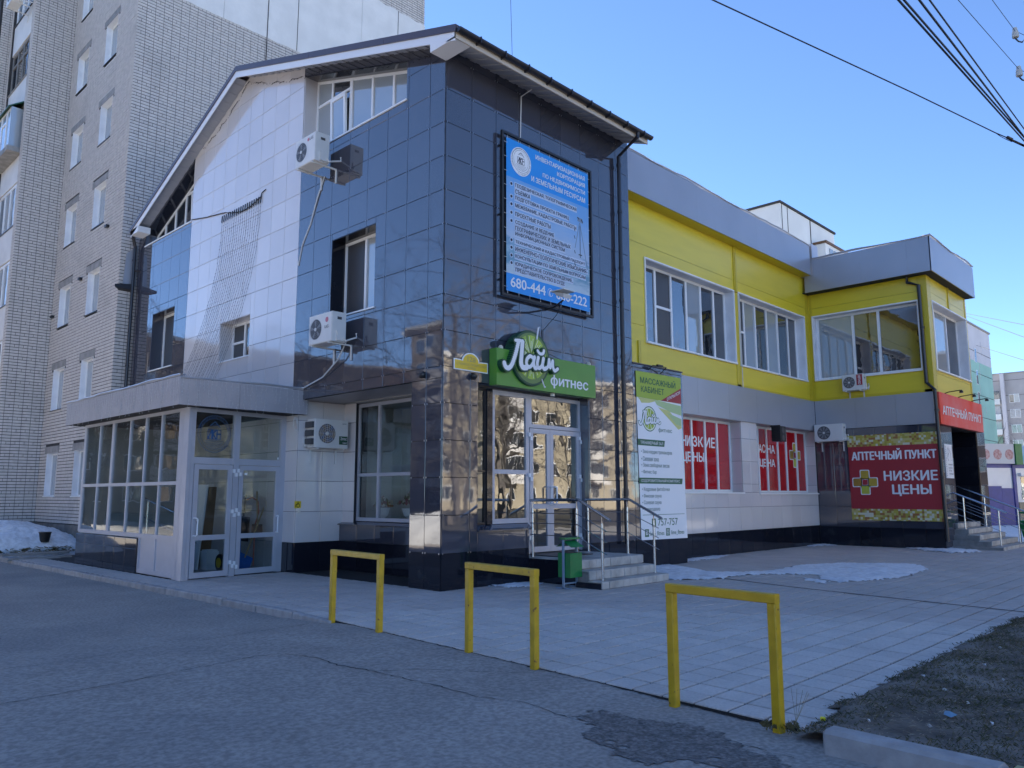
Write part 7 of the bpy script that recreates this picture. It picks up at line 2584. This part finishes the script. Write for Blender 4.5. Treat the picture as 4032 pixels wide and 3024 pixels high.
reflect_block('brown_apartment_building', 'brown apartment building down the yard mirrored in the porch side glass', -62, -9, 66, 80, 16.5, 'brown_block', '-y', 16, (2,))
reflect_block('brown_apartment_building', 'brown apartment building down the street mirrored in the pharmacy pier', 84, 98, -46, -7, 16.5, 'brown_block', '-x', 12, (1,))
def bank_h(x, y):
    a, b = 1 - ((x + 11.5) / 3.2) ** 2, 1 - ((y - 10) / 7) ** 2
    return -.12 + (1.25 * (a * b) ** .6 + .08 * fbm(x, y, 1.2, 7) if a > 0 and b > 0 else -.1)
tag(grid('snow_bank', 'snow', -14.9, -8.2, 2.8, 17.2, .2, bank_h, None, 'stuff'), 'long bank of shovelled snow across the yard, mirrored in the porch glass', 'snow')
# bare trees
def tree_mesh(seed, H, weep):
    rr = random.Random(seed)
    q = MB()
    def grow(p, d, L, r, lvl):
        n = 4 if lvl < 2 else 3
        pts, rs = [p], [r]
        for i in range(n):
            d = (d + Vector((rr.gauss(0, .12), rr.gauss(0, .12), rr.gauss(0, .08) - (weep * .10 * lvl if lvl > 1 else 0)))).normalized()
            p = p + d * (L / n)
            pts.append(p)
            rs.append(r * (1 - .55 * (i + 1) / n))
        q.tube(pts, rs, 5 if lvl == 0 else 3, cap=False)
        if lvl >= 4:
            return
        nb = (9, 6, 5, 4)[lvl]
        for k in range(nb):
            t = rr.uniform(.25 if lvl == 0 else .15, 1.0)
            idx = min(int(t * n), n - 1)
            b = pts[idx] + (pts[idx + 1] - pts[idx]) * (t * n - idx)
            a = rr.uniform(0, 6.283)
            e = rr.uniform(.35, .95)
            side = d.cross(Vector((math.cos(a), math.sin(a), .2))).normalized()
            nd = (d * (1 - e * .6) + side * e).normalized()
            grow(b, nd, L * rr.uniform(.42, .68), max(rs[idx] * .45, .006), lvl + 1)
    grow(Vector((0, 0, 0)), Vector((0, 0, 1)), H * .72, H * .014, 0)
    me_o = q.build('crown', 'bark')
    me = me_o.data
    bpy.data.objects.remove(me_o)
    return me
TM = [tree_mesh(3, 13, .6), tree_mesh(9, 11, 1.6), tree_mesh(21, 14, .3)]
spots = [(8, -17, 0), (12, -19, 2), (17, -17, 1), (22, -20, 0), (28, -20, 2), (16, -27, 1), (34, -31, 2), (13, -24, 0), (19, -21, 2), (26, -28, 1), (33, -24, 0), (9, -30, 2), (40, -30, 1), (24, -38, 0),
         (-20, 20, 1), (-26, 14, 0), (-31, 27, 2), (-23, 30, 0), (-34, 18, 1), (-28, 6, 2), (-38, 34, 0), (-24, -2, 1), (-30, -10, 0), (-14, 24, 1), (-18, 33, 0), (-12, 38, 2), (-22, 44, 0), (-15, 50, 2), (-27, 38, 1), (-17, 16, 2), (-9, 31, 1)]
for n_, (x, y, k) in enumerate(spots):
    tr = thing('bare_tree', (('bare birch', 'bare weeping willow', 'tall bare poplar')[k] + (' by the street, mirrored in the dark front tiles' if x > 0 else ' across the yard, mirrored in the left face tiles')), 'tree', (x, y, 0), 'bare trees mirrored in the facade')
    o = bpy.data.objects.new('branches', TM[k])
    COL.objects.link(o)
    o.parent = tr
    tr.rotation_euler = (0, 0, n_ * 1.3)
    s = RND.uniform(.85, 1.15)
    tr.scale = (s, s, s)
# small dark spruce mirrored in the door glass
q = MB()
rr = random.Random(31)
for k in range(900):
    h = rr.uniform(.2, 3.6)
    R_ = (3.8 - h) * .30
    a = rr.uniform(0, 6.28)
    r_ = R_ * rr.uniform(.3, 1)
    x, y = 9.5 + r_ * math.cos(a), -13.5 + r_ * math.sin(a)
    q.add([(x, y, h), (x + .16 * math.cos(a), y + .16 * math.sin(a), h - .09), (x + .07 * math.cos(a + 1.4), y + .07 * math.sin(a + 1.4), h - .02)], [(0, 1, 2)])
M['spruce'] = mat('spruce_needles', (0.02, 0.045, 0.022), .8, var=.5, vscale=6)
sp = thing('spruce', 'small dark spruce mirrored in the entrance glass', 'tree', (9.5, -13.5, 0))
q.build('crown', 'spruce', sp)
MB().tube([(9.5, -13.5, 0), (9.5, -13.5, 3.4)], .05, 6).build('trunk', 'bark', sp)
# low shrubs behind the kiosks
for n_, (x, y) in enumerate(((60, 5.2), (66, 4.0))):
    tr = thing('bare_bush', ('bare bush behind the kiosks before the green block', 'bare bush behind the kiosks before the grey building')[n_], 'bush', (x, y, 0), 'bare bushes behind the kiosks')
    o = bpy.data.objects.new('branches', TM[1])
    COL.objects.link(o)
    o.parent = tr
    tr.scale = (.62, .62, .58)

# ================================================================== OVERHEAD WIRES
PO3 = Vector((6.12, -7.55, 0))
UP = thing('utility_pole', 'grey concrete utility pole carrying the overhead cables just right of the view', 'pole', PO3)
MB().tube([PO3, PO3 + Vector((0, 0, 9.6))], [.15, .10], 12).build('mast', 'concrete', UP)
for z, lb in ((9.0, 'white porcelain insulator on a hook, the upper of the two'), (8.33, 'white porcelain insulator on a hook, the lower of the two')):
    I_ = thing('insulator', lb, 'insulator', (5.85, -7.33, z), 'porcelain insulators at the right edge')
    MB().lathe((5.85, -7.33, z - .11), [(.045, 0), (.052, .02), (.045, .10), (.034, .12), (.036, .15), (.028, .17)], 14).build('bell', 'ceramic', I_)
    MB().tube([(5.85, -7.33, z - .13), (5.87, -7.36, z - .18), (5.92, -7.40, z - .19), (5.97, -7.44, z - .12), (5.99, -7.46, z + .02), (6.04, -7.50, z + .08), (6.10, -7.54, z + .08)], .013, 6).build('hook', 'black', I_)
def wire(pts, r, label, group='overhead cables from the pole', n=24, sag=0.0, nm='overhead_cable'):
    P = [Vector(p) for p in pts]
    out = []
    for i in range(len(P) - 1):
        for k in range(n):
            t = k / n
            p = P[i] + (P[i + 1] - P[i]) * t
            out.append(p - Vector((0, 0, sag * 4 * t * (1 - t))))
    out.append(P[-1])
    q = MB()
    q.tube(out, r, 5, cap=False)
    tag(q.build(nm, 'cable'), label, 'cable', group)
def ext(a, b, f):                           # carry a wire on past a, away from b
    a, b = Vector(a), Vector(b)
    return tuple(a + (a - b) * f)
a = (-.441, -5.369, 7.416)
wire([ext(a, (3.213, -6.468, 7.234), 4), a, (3.213, -6.468, 7.234), (5.392, -7.013, 7.201), (5.617, -7.126, 7.156)], .009, 'single thin cable crossing the sky from upper left to the clamp', n=8)
q = MB()
q.tube([(5.617, -7.126, 7.165), (5.70, -7.17, 7.14)], .028, 6)
q.tube([(5.70, -7.17, 7.13), (5.95, -7.29, 7.075), (6.12, -7.45, 7.02)], .02, 6)
q.tube([(5.40, -7.01, 7.205), (5.50, -7.06, 7.16), (5.60, -7.12, 7.12), (5.70, -7.17, 7.10)], .005, 4)
tag(q.build('cable_clamp', 'black'), 'black cable clamp where the single thin cable ends near the right edge', 'clamp')
B_end = (6.06, -7.36, 7.12)
for k, (a, b, m_) in enumerate((((-.66, -7.47, 6.316), (6.057, -7.326, 7.099), (2.668, -7.175, 7.169)), ((-.647, -7.516, 6.30), (6.057, -7.33, 7.155), (2.69, -7.19, 7.175)),
                                ((-.614, -7.641, 6.258), (6.057, -7.33, 7.155), None), ((-.592, -7.725, 6.228), (6.059, -7.34, 7.282), None))):
    lb = ('leftmost of the four thick black cables fanning down to the pole', 'second thick black cable, twisted with the leftmost one', 'third thick black cable, between the twisted pair and the rightmost one', 'rightmost of the four thick black cables fanning down to the pole')[k]
    pts = [ext(a, b, 1.2), a] + ([m_] if m_ and False else []) + [b]
    wire(pts, .012 if k < 3 else .009, lb)
wire([ext((1.415, -7.528, 7.299), (5.85, -7.303, 8.331), 2), (1.415, -7.528, 7.299), (5.85, -7.33, 8.34)], .0045, 'thin bare wire running to the lower insulator')
wire([ext((3.448, -7.496, 8.305), (5.856, -7.335, 9.069), 3), (3.448, -7.496, 8.305), (5.85, -7.33, 9.01)], .0045, 'thin bare wire running to the upper insulator')
wire([(5.85, -7.33, 8.34), (6.2, -8.2, 7.6), (9, -16, 7.5)], .0045, 'thin bare wire leaving the lower insulator to the right')
wire([(5.85, -7.33, 9.01), (6.2, -8.2, 8.2), (9, -16, 8.1)], .0045, 'thin bare wire leaving the upper insulator to the right')
for a, b, lb in (((50.03, 4.16, 13.42), (28, -3.6, 7.4), 'far wire sloping down right of the pharmacy wing, the steeper one'), ((50.04, 4.14, 13.59), (28, -3.7, 8.0), 'far wire sloping down right of the pharmacy wing, the flatter one'), ((50.3, 3.1, 11.05), (28, -3.2, 6.7), 'lowest far wire before the green block')):
    wire([ext(a, b, .6), a, b], .014, lb, 'far wires over the kiosks', 6)
wire([(4.3, 2.5, 10.6), (3.2, 1.6, 14.5), (1.5, .2, 20)], .006, 'thin wire rising from the roof antenna', 'far wires over the kiosks', 4)

bpy.data.objects.remove(TOB)
bpy.data.curves.remove(TCU)
bpy.data.scenes.remove(TSC)
